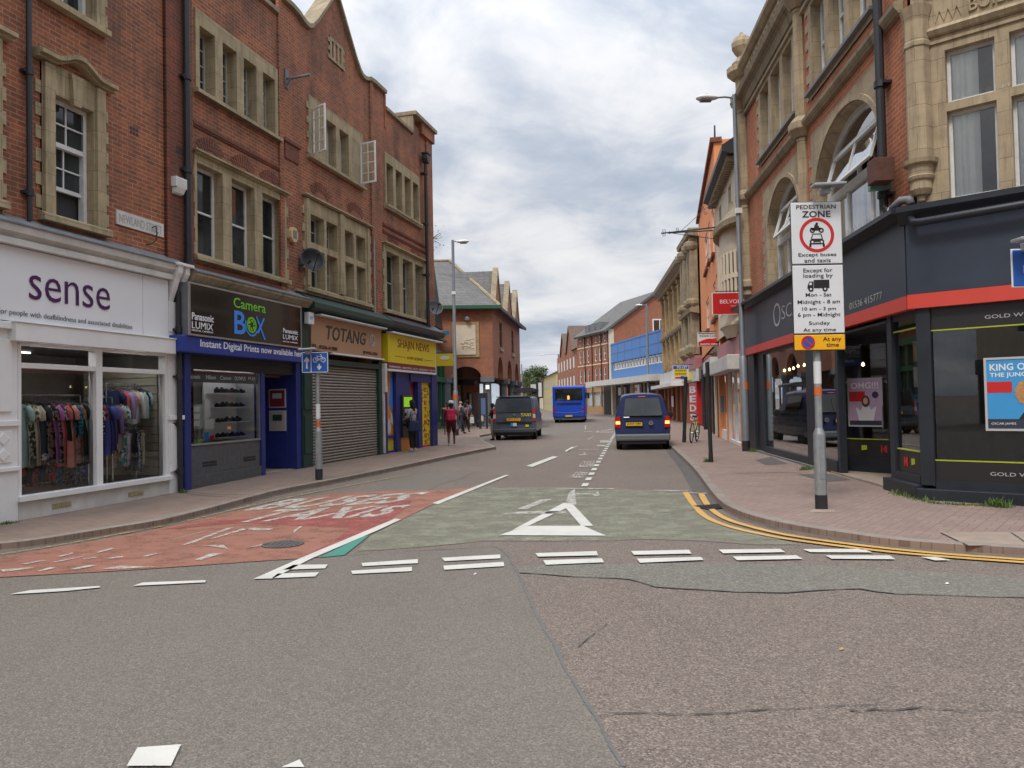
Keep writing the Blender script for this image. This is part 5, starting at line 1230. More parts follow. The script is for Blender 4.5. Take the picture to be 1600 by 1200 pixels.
m = MB(); m.box(.1, L1 - .1, .01, .03, 1.85, 1.9); m.tube([(L1 - .17, -.04, .95), (L1 - .17, -.09, .98), (L1 - .17, -.09, 1.4), (L1 - .17, -.04, 1.43)], .012, 6); in_rb(m, DF).build('handle', MT['steel'], dr)
m = MB(); m.box(0, L2, -.02, .04, .12, .4); m.box(0, .08, -.03, .05, .4, 2.8); m.box(L2 - .08, L2, -.03, .05, .4, 2.8); m.box(0, L2, -.02, .04, 2.6, 2.8); in_rb(m, DG).build('entrance_frame', MT['navy_dark'], RB)
m = MB(); m.quad((.08, 0, .4), (L2 - .08, 0, .4), (L2 - .08, 0, 2.6), (.08, 0, 2.6)); in_rb(m, DG).build('glass', MT['glass_clear'], RB, recalc=False)
m = MB(); P = [RF.W(8.0, -.05), Vector((*DP[0], 0)), Vector((*DP[1], 0)), Vector((*DP[2], 0)), RF.W(11.0, -.05)]
loc = [((p - RF.A).dot(RF.dx), (p - RF.A).dot(RF.dy)) for p in P]
m.slab(loc, .0, .135); m.build('threshold', MT['slab'], RB); m = MB(); m.slab(loc, 2.76, 2.80); m.build('soffit', MT['navy_dark'], RB)
# room behind the glass, warm-dim
m = MB(); F0 = [(0.1, .12), (8.4, .12), (8.4, 1.0), (10.9, 1.3), (11.3, .12), (12.1, .12)]
m.quad((.1, .1, .12), (12.2, .1, .12), (14, 6.5, .12), (.1, 6.5, .12)); m.quad((.1, .1, 2.95), (.1, 6.5, 2.95), (14, 6.5, 2.95), (12.2, .1, 2.95)); m.quad((.1, 3.4, .1), (14, 3.4, .1), (14, 3.4, 3), (.1, 3.4, 3)); m.quad((.6, .12, .1), (.6, 5, .1), (.6, 5, 3), (.6, .12, 3))
m.build('interior', MT['inside_grey'], RB, recalc=False)
MT['teal_film'] = plain('frosted_teal_film', (.15, .29, .25), .5, var=.25, scale=5)
m = MB(); m.box(2.5, 6.4, .04, .05, .32, 1.32); fm = m.build('window_film', MT['teal_film'], RB)
m = MB(); r2 = random.Random(2)
for j in range(7):
    x = 2.75
    while x < 6.1: w = r2.uniform(.25, .7); m.box(x, x + w, .032, .038, .42 + j * .125, .42 + j * .125 + .045); x += w + r2.uniform(.08, .4)
m.build('printed_line', plain('dim_print', (.05, .11, .10), .6, var=0), fm)
MT['bulb'] = emit('lit_bulb', (1, .72, .35), 9)
for i, (px, py) in enumerate([(1214.5, 578), (1225.7, 579), (1233.4, 577.5), (1240, 575.5), (1247, 572), (1256.7, 570.5), (1348.5, 569.5)]):
    x, z = RF.P(px, py, 1.0 if i < 6 else 1.6); y = 1.0 if i < 6 else 1.6
    t = thing('hanging_bulb', 'small warm bulb hanging in the wide window beside the shop entrance' if i < 6 else 'single warm bulb hanging behind the glass entrance door', 'light bulb', RF, (x, y, z), group='hanging bulbs in the dark grey shopfront')
    m = MB(); m.lathe([(.004, -.04), (.03, -.02), (.034, 0), (.02, .035), (.012, .05)], (x, y, z), 10); m.build('bulb', MT['bulb'], t, smooth=True)
    m = MB(); m.tube([(x, y, z + .05), (x, y, 2.94)], .004, 4); m.build('cord', MT['black_iron'], t)
# posters in the shop windows
MT['poster_pink'] = plain('pink_poster', (.52, .36, .52), .4, var=.12, scale=2); MT['poster_blue'] = plain('blue_poster', (.05, .30, .62), .4, var=.08)
def poster(fr, x0, x1, z0, z1, y, name, label, bodymat, frame_mat, fn):
    t = thing(name, label, 'poster', fr, ((x0 + x1) / 2, y, z0))
    m = MB()
    for b in ((x0 - .03, x0, y - .02, y, z0 - .03, z1 + .03), (x1, x1 + .03, y - .02, y, z0 - .03, z1 + .03), (x0, x1, y - .02, y, z0 - .03, z0), (x0, x1, y - .02, y, z1, z1 + .03)): m.box(*b)
    m.build('frame', frame_mat, t); m = MB(); m.box(x0, x1, y - .012, y, z0, z1); m.build('print', bodymat, t); fn(t, x0, x1, z0, z1, y - .014); return t
SKIN = plain('printed_skin', (.60, .36, .26), .6, var=0); HAIRP = plain('printed_hair', (.08, .035, .02), .6, var=0); LION = plain('printed_mane', (.48, .24, .09), .7, var=.5, scale=30)
def omg(t, a, b, c, d, y):
    w, h = b - a, d - c
    def mk(nm, mat, f): m = MB(); f(m); m.build(nm, mat, t, recalc=False)
    mk('lettering', LET['white'], lambda m: m.text('OMG!!!', a + .06 * w, b - .08 * w, d - .2 * h, d - .06 * h, y, .02, th=.002))
    mk('red_block', LET['red'], lambda m: m.box(a, a + .5 * w, y, y + .004, c + .52 * h, c + .74 * h)); mk('dark_strip', MT['navy'], lambda m: m.box(a, b, y, y + .004, c, c + .1 * h))
    mk('printed_top', LET['white'], lambda m: m.prism([(a + .3 * w, c + .1 * h), (a + .75 * w, c + .1 * h), (a + .85 * w, c + .42 * h), (a + .68 * w, c + .33 * h), (a + .62 * w, c + .42 * h), (a + .42 * w, c + .42 * h), (a + .36 * w, c + .32 * h), (a + .2 * w, c + .4 * h)], y - .002, y))
    mk('printed_hair', HAIRP, lambda m: m.prism([(a + .52 * w + .13 * w * math.cos(k * .52), c + .52 * h + .13 * h * math.sin(k * .52)) for k in range(12)], y - .004, y - .002))
    mk('printed_face', SKIN, lambda m: m.prism([(a + .52 * w + .075 * w * math.cos(k * .52), c + .53 * h + .075 * h * math.sin(k * .52)) for k in range(12)], y - .006, y - .004))
    mk('round_badge', MT['navy'], lambda m: m.prism([(a + .82 * w + .1 * w * math.cos(k * .52), c + .66 * h + .075 * h * math.sin(k * .52)) for k in range(12)], y - .004, y))
poster(DF, .28, .93, 1.04, 1.92, -.04, 'window_poster', 'pink framed poster reading OMG on the glass entrance door', MT['poster_pink'], LET['silver'], omg)
def king(t, a, b, c, d, y):
    w, h = b - a, d - c
    def mk(nm, mat, f): m = MB(); f(m); m.build(nm, mat, t, recalc=False)
    mk('lettering', LET['white'], lambda m: (m.text('KING OF', a + .06 * w, b - .22 * w, d - .16 * h, d - .06 * h, y, .02, th=.002), m.text('THE JUNGLE', a + .06 * w, b - .14 * w, d - .27 * h, d - .19 * h, y, .02, th=.002)))
    mk('red_block', LET['red'], lambda m: m.box(a, a + .45 * w, y, y + .004, c + .52 * h, c + .68 * h)); mk('dark_strip', MT['navy'], lambda m: m.box(a, b, y, y + .004, c, c + .14 * h))
    mk('small_print', LET['white'], lambda m: m.text('OSCAR JAMES', a + .06 * w, a + .5 * w, c + .05 * h, c + .09 * h, y - .001, th=.002))
    mk('printed_mane', LION, lambda m: m.prism([(a + .78 * w + .27 * w * (1 + .08 * (k % 2)) * math.cos(k * .262), c + .52 * h + .19 * h * (1 + .08 * (k % 2)) * math.sin(k * .262)) for k in range(24)], y - .004, y - .002))
    mk('printed_suit', LET['black'], lambda m: m.prism([(a + .55 * w, c + .14 * h), (b, c + .14 * h), (b, c + .33 * h), (a + .78 * w, c + .38 * h)], y - .002, y))
poster(CH, .80, 1.45, 1.12, 2.06, -.012, 'window_poster', 'blue framed poster reading KING OF THE JUNGLE in the big corner window', MT['poster_blue'], LET['silver'], king)
for i, z in enumerate((1.30, 1.72, 2.10)):
    o = MB().box(11.72, 12.0, .05, .06, z, z + .30).build('property_card', (MT['poster_blue'], LET['white'], MT['cream'])[i], fr=RF, org=(11.86, .055, z))
    tag(o, ['lowest of the three property cards in the narrow window at the building corner', 'middle of the three property cards in the narrow window at the building corner', 'topmost of the three property cards in the narrow window at the building corner'][i], 'card', 'property cards in the narrow window')
# bird box / rusty floodlight on the facade pipe
t = thing('rusty_box', 'rusty metal box fixed beside the black downpipe above the grey fascia', 'metal box', RF, (11.5, -.3, 4.95))
bx(t, 'box', plain('rust', (.11, .045, .03), .8, var=.4, scale=12), [(11.42, 11.72, -.42, -.12, 4.86, 5.22)], bevel=.01); bx(t, 'bracket', MT['teal_film'], [(11.32, 11.43, -.38, -.06, 4.8, 5.16)])

# ================================================================== FURTHER DOWN THE RIGHT SIDE
CF = Frame((8.05, 29.7), (7.05, 23.4)); OFR = Frame((10.8, 43.5), (8.05, 29.7)); SF = Frame((12.7, 64), (10.8, 43.5)); BF = Frame((10.7, 82.5), (13.1, 65)); AF = Frame((8.4, 97.5), (11.2, 88)); GF = Frame((7.2, 125), (8.6, 100))
# ---- cream house with the bow window
CB = thing('cream_building', 'cream painted house with a curved bow window and heavy hood', 'building', CF, (3.2, 0, 0))
ups = [(4.0, 4.7, 7.4, 8.7), (1.2, 1.9, 7.4, 8.7)]
m = MB(); grid_wall(m, 0, 6.38, 3.9, 9.3, ups, 0, .2); s_ = shell(CB, 0, 6.38, 0, 9.4, 7, None); m.add(s_.v, s_.f); m.build('wall', MT['cream'], CB, recalc=False)
for a, b, c, d in ups:
    f, g = MB(), MB(); casement(f, g, a, b, c, d, .12, 1, 2, meet=1); w_ = f.build('window', MT['frame_white'], CB); g.build('pane', MT['glass'], w_, recalc=False); bx(w_, 'sill', MT['cream'], [(a - .1, b + .1, -.1, 0, c - .12, c)])
m = MB(); m.prism_x([(-.45, 9.25), (-.45, 9.42), (0, 9.7), (0, 9.15), (-.2, 9.15)], -.1, 6.4); m.build('gutter', MT['black_iron'], CB)
m = MB()
for i in range(24): m.box(.1 + i * .26, .2 + i * .26, -.3, 0, 8.98, 9.14)
m.build('dentils', MT['stone_grey'], CB)
m = MB(); m.prism_x([(-.4, 9.4), (3.5, 12.0), (7, 9.4)], 0, 6.38); m.build('roof', MT['slate'], CB)
bc, bw_, bp = 4.85, 1.35, .42     # bow: centre, half width, projection
def bow(m, z0, z1, s0, s1, n=24, smoothz=None):
    pr = []
    for k in range(n + 1):
        t = math.pi * k / n; pr.append((-math.cos(t), -math.sin(t)))
    for (a, b), (c, d) in zip(pr[:-1], pr[1:]):
        m.quad((bc + a * bw_ * s0, b * bp * s0, z0), (bc + c * bw_ * s0, d * bp * s0, z0), (bc + c * bw_ * s1, d * bp * s1, z1), (bc + a * bw_ * s1, b * bp * s1, z1))
m = MB()
for z0, z1, a, b in ((3.55, 3.9, .6, 1.0), (3.9, 4.3, 1, 1), (5.35, 5.5, 1.05, 1.05), (6.15, 6.3, 1, 1.04), (6.3, 7.0, .98, .98), (3.9, 3.9, 1, 1.1), (3.9, 4.0, 1.1, 1.1), (4.0, 4.0, 1.1, 1), (5.5, 5.5, 1.05, 1), (5.35, 5.35, 1, 1.05)): bow(m, z0, z1, a, b)
for k in range(0, 13):
    t = math.pi * k / 12; x, y = bc - math.cos(t) * bw_, -math.sin(t) * bp; m.tube([(x, y, 4.3), (x, y, 6.2)], .05, 6)
bo = m.build('bow_window', MT['cream'], CB, recalc=False)
m = MB(); bow(m, 4.3, 6.2, .985, .985); m.build('pane', MT['glass'], bo, recalc=False)
m = MB(); bow(m, 6.95, 6.95, .9, 1.42); bow(m, 6.95, 7.12, 1.42, 1.45); bow(m, 7.12, 7.6, 1.45, .5); bow(m, 7.6, 8.0, .5, .15); m.build('hood', MT['stone_grey'], CB, recalc=False)
m = MB()
for k in range(1, 30):
    t = math.pi * k / 30; a = Vector((bc - math.cos(t) * bw_, -math.sin(t) * bp, 6.93)); b = Vector((bc - math.cos(t) * bw_ * 1.38, -math.sin(t) * bp * 1.38, 6.93)); m.tube([a, b], .03, 4)
m.build('hood_bracket', MT['stone_old'], CB)
MT['pinkred'] = plain('faded_pink_sign', (.42, .16, .17), .5, var=.25, scale=2)
fs_ = bx(CB, 'fascia', MT['pinkred'], [(.1, 6.3, -.08, 0, 2.98, 3.6)]); bx(CB, 'awning_board', MT['white_dirty'], [(.1, 6.35, -.45, 0, 2.5, 2.96)], bevel=.02)
for a, b in ((0, .35), (2.5, 2.62), (6.1, 6.38)): bx(CB, 'shopfront_post', MT['render_orange'], [(a, b, -.08, .1, .1, 2.5)])
sw = bx(CB, 'shop_window', MT['white_paint'], [(.35, 2.5, -.02, .06, .1, .45), (2.62, 6.1, -.02, .06, .1, .2), (4.3, 4.4, -.02, .06, .2, 2.5), (2.62, 2.72, -.02, .06, .2, 2.5), (6.0, 6.1, -.02, .06, .2, 2.5)])
m = MB(); m.quad((.35, .03, .45), (2.5, .03, .45), (2.5, .03, 2.5), (.35, .03, 2.5)); m.quad((2.7, .03, .2), (6.1, .03, .2), (6.1, .03, 2.5), (2.7, .03, 2.5)); m.build('glass', MT['glass_clear'], sw, recalc=False)
interior(CB, .2, 6.2, .1, 2.6, .1, 2.5); bx(CB, 'window_poster', MT['poster_pink'], [(4.6, 5.8, .05, .06, .3, 1.0)]); bx(CB, 'meter_box', MT['lead'], [(.9, 1.3, -.14, -.02, 1.1, 1.7)])
# ---- orange rendered building
OB = thing('orange_building', 'tall plain orange rendered building with long white windows', 'building', OFR, (7, 0, 0))
ow = [(5.9, 8.3, 7.75, 9.45), (9.0, 10.2, 7.75, 9.45), (13.3, 13.95, 4.9, 6.5), (11.6, 13.0, 7.5, 9.45), (5.6, 8.0, 4.9, 6.4), (11.3, 13.0, 4.9, 6.4)]
m = MB(); grid_wall(m, 0, 14.07, 3.9, 11.6, ow, 0, .18); s_ = shell(OB, 0, 14.07, 0, 11.7, 9, None); m.add(s_.v, s_.f); m.build('wall', MT['render_orange'], OB, recalc=False)
for a, b, c, d in ow:
    f, g = MB(), MB(); casement(f, g, a, b, c, d, .04, 2, 2, w=.1, bar=.06); w_ = f.build('window', MT['white_paint'], OB); g.build('pane', MT['glass'], w_, recalc=False); bx(w_, 'sill', MT['brick_dark'], [(a - .08, b + .08, -.12, 0, c - .14, c)])
bx(OB, 'coping', MT['brick_dark'], [(-.1, 14.17, -.14, .3, 11.6, 11.78)]); bx(OB, 'chimney', MT['brick_dark'], [(9.5, 10.3, 3, 3.6, 11.7, 12.8)])
m = MB(); m.tube([(13.4, .1, 11.7), (13.4, .1, 12.5)], .03, 5); m.tube([(13.0, .1, 11.7), (13.4, .1, 12.5)], .03, 5); m.build('roof_bracket', MT['black_iron'], OB)
bx(OB, 'fascia', MT['white_dirty'], [(8.2, 14.0, -.35, 0, 2.75, 3.25)]); bx(OB, 'fascia', LET['black'], [(0.1, 8.0, -.2, 0, 2.7, 3.4)])
for i in range(9): bx(OB, 'shopfront_post', (MT['black_iron'], MT['cream'], MT['brick_dark'])[i % 3], [(.3 + i * 1.65, .75 + i * 1.65, -.1, .1, .1, 2.75)])
sw = bx(OB, 'shop_window', MT['black_iron'], [(0, 14, 0, .1, .1, .5)]); m = MB(); m.quad((0, .05, .5), (14, .05, .5), (14, .05, 3.9), (0, .05, 3.9)); m.build('pane', MT['glass'], sw, recalc=False)
# ---- sandstone classical building
SBD = thing('stone_building', 'old honey coloured sandstone building with tall sashes and a heavy cornice', 'building', SF, (10, 0, 0))
sw_ = []
for i in range(5):
    x = 1.9 + i * 2.75; sw_ += [(x, x + 1.3, 7.0, 9.4), (x, x + 1.3, 4.5, 6.1)]
m = MB(); grid_wall(m, 0, 15.6, 3.6, 10.3, sw_, 0, .3); m.build('wall', MT['stone_old'], SBD, recalc=False)
s_ = shell(SBD, 0, 20.6, 0, 10.6, 9, None); s_.build('side_wall', MT['brick_apartment'], SBD, recalc=False)
for a, b, c, d in sw_:
    f, g = MB(), MB(); casement(f, g, a, b, c, d, .16, 2, 2, w=.08, bar=.06); w_ = f.build('window', MT['stone_grey'], SBD); g.build('pane', MT['glass'], w_, recalc=False); bx(w_, 'sill', MT['stone_old'], [(a - .15, b + .15, -.16, 0, c - .18, c), (a - .15, b + .15, -.12, 0, d, d + .16)])
for i in range(6): bx(SBD, 'pilaster', MT['stone_old'], [(.9 + i * 2.75, 1.35 + i * 2.75, -.22, 0, 4.0, 9.7), (.85 + i * 2.75, 1.4 + i * 2.75, -.3, 0, 9.5, 9.75), (.85 + i * 2.75, 1.4 + i * 2.75, -.3, 0, 6.5, 6.75)])
m = MB(); m.prism_x([(0, 9.8), (-.25, 9.9), (-.4, 10.1), (-.75, 10.3), (-.8, 10.55), (0, 10.8)], -.1, 15.6); m.prism_x([(0, 6.3), (-.3, 6.35), (-.35, 6.5), (0, 6.6)], -.05, 15.6); m.build('cornice', MT['stone_grey'], SBD)
m = MB()
for i in range(48): m.box(.15 + i * .32, .3 + i * .32, -.45, 0, 9.82, 9.98)
m.build('dentils', MT['stone_old'], SBD)
m = MB(); gw = [(17.6, 18.5, 7.2, 9.6), (17.6, 18.5, 4.6, 6.3)]; grid_wall(m, 15.6, 20.6, 3.6, 10.9, gw, -.1, .4); m.box(15.6, 20.6, -.1, 1, 10.9, 10.95)
for x in (15.7, 16.7, 18.8, 19.8):
    m.box(x, x + .55, -.5, -.1, 4.2, 10.9); m.lathe([(.36, 7.0), (.42, 7.1), (.42, 7.3), (.3, 7.4)], (x + .28, -.35, 0), 8); m.lathe([(.36, 10.2), (.46, 10.4), (.46, 10.6), (.3, 10.7)], (x + .28, -.35, 0), 8); m.lathe([(.05, 4.0), (.3, 4.3), (.34, 4.6), (.26, 4.8)], (x + .28, -.4, 0), 8)
m.prism_x([(-.1, 10.9), (-.6, 11.0), (-.65, 11.25), (-.1, 11.3)], 15.5, 20.7); m.prism_x([(-.1, 6.5), (-.6, 6.6), (-.65, 6.8), (-.1, 6.85)], 15.5, 20.7); m.box(17.0, 19.2, -.4, .2, 11.3, 11.7)
m.build('carved_bay', MT['stone_grey'], SBD, recalc=False)
f, g = MB(), MB()
for a, b, c, d in gw: casement(f, g, a, b, c, d, .1, 1, 2)
w_ = f.build('window', MT['frame_grey'], SBD); g.build('pane', MT['glass'], w_, recalc=False)
bx(SBD, 'fascia', MT['white_dirty'], [(1.2, 15.4, -.5, 0, 2.65, 3.65)]); bx(SBD, 'canopy', MT['white_paint'], [(1.0, 15.4, -1.2, -.4, 2.5, 2.72)])
for i in range(6): bx(SBD, 'brick_pier', MT['brick_apartment'], [(1.4 + i * 2.6, 2.3 + i * 2.6, -.2, .4, .1, 2.6)])
m = MB(); m.quad((0, .3, 0), (20.6, .3, 0), (20.6, .3, 3.7), (0, .3, 3.7)); m.build('shop_window', MT['glass'], SBD, recalc=False)
bx(SBD, 'fascia', MT['pinkred'], [(15.6, 20.6, -.4, .2, 3.35, 4.1)]); bx(SBD, 'fascia', MT['white_dirty'], [(15.6, 20.6, -.35, .2, 2.65, 3.35)]); bx(SBD, 'fascia_panel', MT['sign_yellow'], [(15.9, 18.8, -.43, -.3, 2.75, 3.25)])
vp = bx(SBD, 'vertical_panel', LET['red'], [(16.6, 19.9, -.25, .2, .15, 2.6)])
m = MB()
for i, ch in enumerate('BEDS'): m.text(ch, 17.0, 19.6, 1.98 - i * .55, 2.40 - i * .55, -.26, bold=.03, th=.005)
m.build('lettering', LET['white'], vp, recalc=False)
bx(SBD, 'notice', MT['white_paint'], [(6.9, 8.2, -.24, -.2, 1.1, 1.9)])
# ---- blue clad building
BB = thing('blue_building', 'low building clad in bright blue panels over a white canopy', 'building', BF, (9, 0, 0))
MT['clad_blue'] = plain('blue_cladding', (.060, .185, .46), .5, var=.05, scale=.5)
wz = (4.85, 5.6)
m = MB(); n = 17; wl = [(.75 + i * 1.0, 1.45 + i * 1.0, *wz) for i in range(n)]
grid_wall(m, 0, 18.2, 3.85, 7.75, [(.6, 17.8, 4.8, 5.65)], 0, .15); s_ = shell(BB, 0, 18.2, 0, 7.8, 10, None); m.add(s_.v, s_.f); m.build('wall', MT['clad_blue'], BB, recalc=False)
bx(BB, 'seam', plain('dark_blue_trim', (.03, .10, .30), .5), [(0, 18.2, -.03, 0, 7.55, 7.62), (0, 18.2, -.03, 0, 5.66, 5.72), (0, 18.2, -.02, 0, 6.6, 6.62)] + [(i * 2.6, i * 2.6 + .03, -.012, 0, 5.72, 7.55) for i in range(1, 7)])
for a, b, c, d in wl:
    f, g = MB(), MB(); casement(f, g, a, b, c, d, .08, 1, 1, w=.09); w_ = f.build('window', MT['white_paint'], BB); g.build('pane', MT['glass'], w_, recalc=False)
bx(BB, 'window_band', MT['frame_grey'], [(.6, 17.8, .14, .2, 4.8, 5.65)]); bx(BB, 'canopy', MT['white_dirty'], [(-5.4, 18.4, -1.6, 0, 3.25, 3.8)]); bx(BB, 'downpipe', MT['cream'], [(-.5, 0, -.1, .3, 3.8, 7.9)])
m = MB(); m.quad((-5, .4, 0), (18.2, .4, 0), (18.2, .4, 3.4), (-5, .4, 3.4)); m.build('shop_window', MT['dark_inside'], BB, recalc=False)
for i, (a, b, mt) in enumerate(((-.3, .2, 'cream'), (3.5, 4.3, 'inside_warm'), (7, 8, 'stone_old'), (11, 11.6, 'stone_grey'), (14.6, 15.4, 'brick_mall'))): bx(BB, 'shopfront_post', MT[mt], [(a, b, .0, .4, .1, 3.25)])
cs = bx(BB, 'shop_sign', MT['white_sign'], [(6.6, 9.6, .1, .3, 2.35, 3.15)]); letters(cs, [('Glamour', 7.2, 9.0, 2.5, 3.0, .02, .3)], LET['red'], .09); bx(BB, 'shop_sign', MT['white_dirty'], [(2.2, 4.6, .1, .3, 2.2, 3.0)]); s2 = bx(BB, 'shop_sign', LET['black'], [(13.2, 15.4, .0, .3, 2.5, 3.0)]); bx(s2, 'bow_mark', MT['limeline'], [(13.8, 14.8, -.02, 0, 2.68, 2.76)])
# ---- brick flats
AB = thing('apartment_building', 'four storey red brick flats with slate roof and dormers beyond the blue building', 'building', AF, (5, 0, 0))
aw = [(x, x + .62, z, z + h) for x in (.6, 1.9, 3.2, 5.6, 6.9, 8.3) for z, h in ((3.9, 1.7), (6.4, 1.6), (8.6, 1.2))]
m = MB(); grid_wall(m, 0, 9.9, 3.4, 10.0, aw, 0, .15); m.build('wall', MT['brick_apartment'], AB, recalc=False)
ga = MB(); gp = [(9.9, 0), (9.9 + 0, 0)]
gx = AF.W(9.9, 0, 0)
GE = Frame((gx.x, gx.y), (gx.x + 11.5, gx.y + 1.2))
def in_fr(m, a, b):
    def f(p):
        w = a.W(p.x, p.y, p.z) - b.A; return Vector((w.dot(b.dx), w.dot(b.dy), p.z))
    return m.warp(f)
P = [(0, 0), (11.2, 0), (11.2, 10.1), (5.6, 14.1), (0, 10.1)]
in_fr(ga.prism(P, 0, .3), GE, AF).build('gable_wall', MT['brick_apartment'], AB)
m = MB(); m.box(-.02, .6, -.05, .2, 3.4, 9.9); m.box(.6, 1.6, -.03, .0, 8.2, 8.3); in_fr(m, GE, AF).build('render_strip', MT['cream'], AB)
f, g = MB(), MB(); casement(f, g, 5.2, 6.9, 9.4, 11.0, -.03, 2, 1, w=.14, bar=.1); w_ = in_fr(f, GE, AF).build('window', MT['white_paint'], AB); in_fr(g, GE, AF).build('pane', MT['glass'], w_, recalc=False)
for a, b, c, d in aw:
    f, g = MB(), MB(); casement(f, g, a, b, c, d, .06, 1, 2, w=.1, bar=.08); w_ = f.build('window', MT['white_paint'], AB); g.build('pane', MT['glass'], w_, recalc=False)
bx(AB, 'stone_band', MT['cream'], [(0, 9.9, -.04, 0, 5.95, 6.1), (0, 9.9, -.04, 0, 8.2, 8.35), (0, 9.9, -.04, 0, 3.3, 3.4)])
m = MB(); gr = [GE.W(x, -.4, z) for x, z in ((-.6, 9.7), (5.6, 14.2), (11.8, 9.7))]; gr2 = [p + (AF.A - gx) * 1.0 for p in gr]
tolo = lambda w: ((w - AF.A).dot(AF.dx), (w - AF.A).dot(AF.dy), w.z)
m.quad(tolo(gr[0]), tolo(gr[1]), tolo(gr2[1]), tolo(gr2[0])); m.quad(tolo(gr[1]), tolo(gr[2]), tolo(gr2[2]), tolo(gr2[1]))
rf = m.build('roof', MT['slate'], AB, recalc=False); rf.modifiers.new('s', 'SOLIDIFY').thickness = .25
for x in (6.9, 5.2, 3.4): bx(AB, 'dormer', MT['lead'], [(x, x + 1.3, -.3, 1.4, 9.5, 10.9)]).name = 'dormer'
for x in (2.6, 4.9, 7.7, 9.75): bx(AB, 'downpipe', MT['black_iron'], [(x, x + .1, -.12, -.02, 1.0, 9.9)])
MT['timber_front'] = plain('timber_shopfront', (.36, .22, .11), .6, var=.2)
bx(AB, 'shopfront', MT['timber_front'], [(0, 9.9, 0, .3, 0, 1.1), (0, 9.9, 0, .3, 2.7, 3.4)] + [(x, x + .3, -.02, .3, 1.1, 2.7) for x in (0, 2.3, 4.7, 7.0, 9.6)]); m = MB(); m.quad((0, .2, 1.1), (9.9, .2, 1.1), (9.9, .2, 2.7), (0, .2, 2.7)); m.build('shop_window', plain('pale_blinds', (.42, .45, .45), .5, var=.2), AB, recalc=False)
# ---- gabled brick building and yellow house far off
GB = thing('gabled_building', 'distant orange brick building with two steep gables facing the street', 'building', GF, (12, 0, 0))
m = MB(); P = [(2, 0), (25, 0), (25, 8.6), (20.5, 8.6), (17.5, 12.0), (14.5, 8.6), (12.8, 8.6), (10, 11.6), (7.2, 8.6), (2, 8.6)]; m.prism(P, 0, 8); m.build('wall', MT['brick_mall'], GB)
m = MB()
for a, b, z in ((14.2, 20.8, 12.1), (6.9, 13.1, 11.7)):
    c = (a + b) / 2
    m.prism([(a, 8.5), (c, z), (c, z + .2), (a - .3, 8.6)], -.2, 8); m.prism([(b, 8.5), (b + .3, 8.6), (c, z + .2), (c, z)], -.2, 8)
m.prism_x([(-.3, 8.6), (4, 11.2), (8, 8.6)], 20.8, 25.2); m.build('roof', MT['tile_brown'], GB)
for i in range(6):
    for z in (3.6, 6.2): bx(GB, 'window', MT['frame_white'], [(4 + i * 3.4, 5 + i * 3.4, -.04, .05, z, z + 1.5)])
YF = Frame((6.6, 165), (7.6, 132)); YB = thing('yellow_building', 'distant pale yellow rendered house at the far end of the street', 'building', YF, (20, 0, 0))
m = MB(); m.box(0, 33, 0, 8, 0, 6.8); m.build('wall', plain('yellow_render', (.50, .42, .20), .85), YB); m = MB(); m.prism_x([(-.3, 6.7), (4, 8.8), (8.3, 6.7)], -.2, 33.2); m.build('roof', MT['slate'], YB)
for i in range(8):
    for z in (1.2, 4.2): bx(YB, 'window', MT['frame_grey'], [(2 + i * 4, 3.2 + i * 4, -.04, .05, z, z + 1.5)])

# ================================================================== LEFT: SHOPPING ARCADE
MF = Frame((-4.6, 50), (-1.2, 50.3)); MS = Frame((-1.2, 50.3), (.7, 65))
MB_ = thing('arcade_building', 'red brick shopping arcade with slate roofs, small gables and grey columns', 'building', MF, (3.4, 0, 0))
def in_mf(m, fr): return in_fr(m, fr, MF)
m = MB(); grid_wall(m, -6, 3.41, 3.3, 8.0, [(.61, 2.62, 3.3, 4.06, 3.3)], 0, .5); m.box(-6, .10, 0, .5, 0, 3.3)
c = MB(); arches = [(2.0, 4.6, 3.3, 4.85, 3.6), (6.9, 9.4, 3.3, 4.85, 3.6), (11.4, 13.8, 3.3, 4.85, 3.6)]
swin = [(3.1, 4.4, 5.5, 7.3), (9.6, 10.9, 5.5, 7.3)]
grid_wall(c, 0, 15.0, 3.3, 8.0, arches + swin, 0, .4)
for a in (0.9, 6.8, 11.6):
    c.prism([(a, 8.0), (a + 3.2, 8.0), (a + 1.6, 10.7)], 0, .4)
in_mf(c, MS); m.add(c.v, c.f); m.build('wall', MT['brick_mall'], MB_, recalc=False)
m = MB()
for a in (0.9, 6.8, 11.6): m.prism([(a - .22, 7.95), (a + .02, 7.95), (a + 1.6, 10.62), (a + 3.18, 7.95), (a + 3.42, 7.95), (a + 1.6, 10.98)], -.08, .30)
in_mf(m, MS).build('gable_coping', MT['stone_grey'], MB_)
m = MB()
e0, e1 = (-6, -.5, 7.95), (3.9, -.5, 7.95)
r0, r1 = (-6, 5, 11.9), (.7, 5.0, 11.9)
m.quad(e0, e1, r1, r0); sd = [in_fr(MB().add([(x, y, z)], []), MS, MF).v[0] for x, y, z in ((15.5, -.4, 7.95), (15.5, 5, 9.9), (3.2, 5, 10.3))]
m.add([e1, sd[0], sd[1], r1], [(0, 1, 2, 3)])
rf = m.build('roof', MT['slate'], MB_, recalc=False); rf.modifiers.new('s', 'SOLIDIFY').thickness = .12
m = MB()
for a in (0.9, 6.8, 11.6):
    for s in (-1, 1): m.quad((a + 1.6, .1, 10.75), (a + 1.6, 6, 10.75), (a + 1.6 + s * 1.7, 6, 8), (a + 1.6 + s * 1.7, .1, 8))
in_mf(m, MS).build('gable_roof', MT['slate'], MB_, recalc=False)
m = MB(); m.tube([e1, (.75, 5.0, 11.95)], .12, 6); m.tube([r0, (.75, 5.0, 11.95)], .1, 6); m.build('ridge_tiles', MT['stone_grey'], MB_)
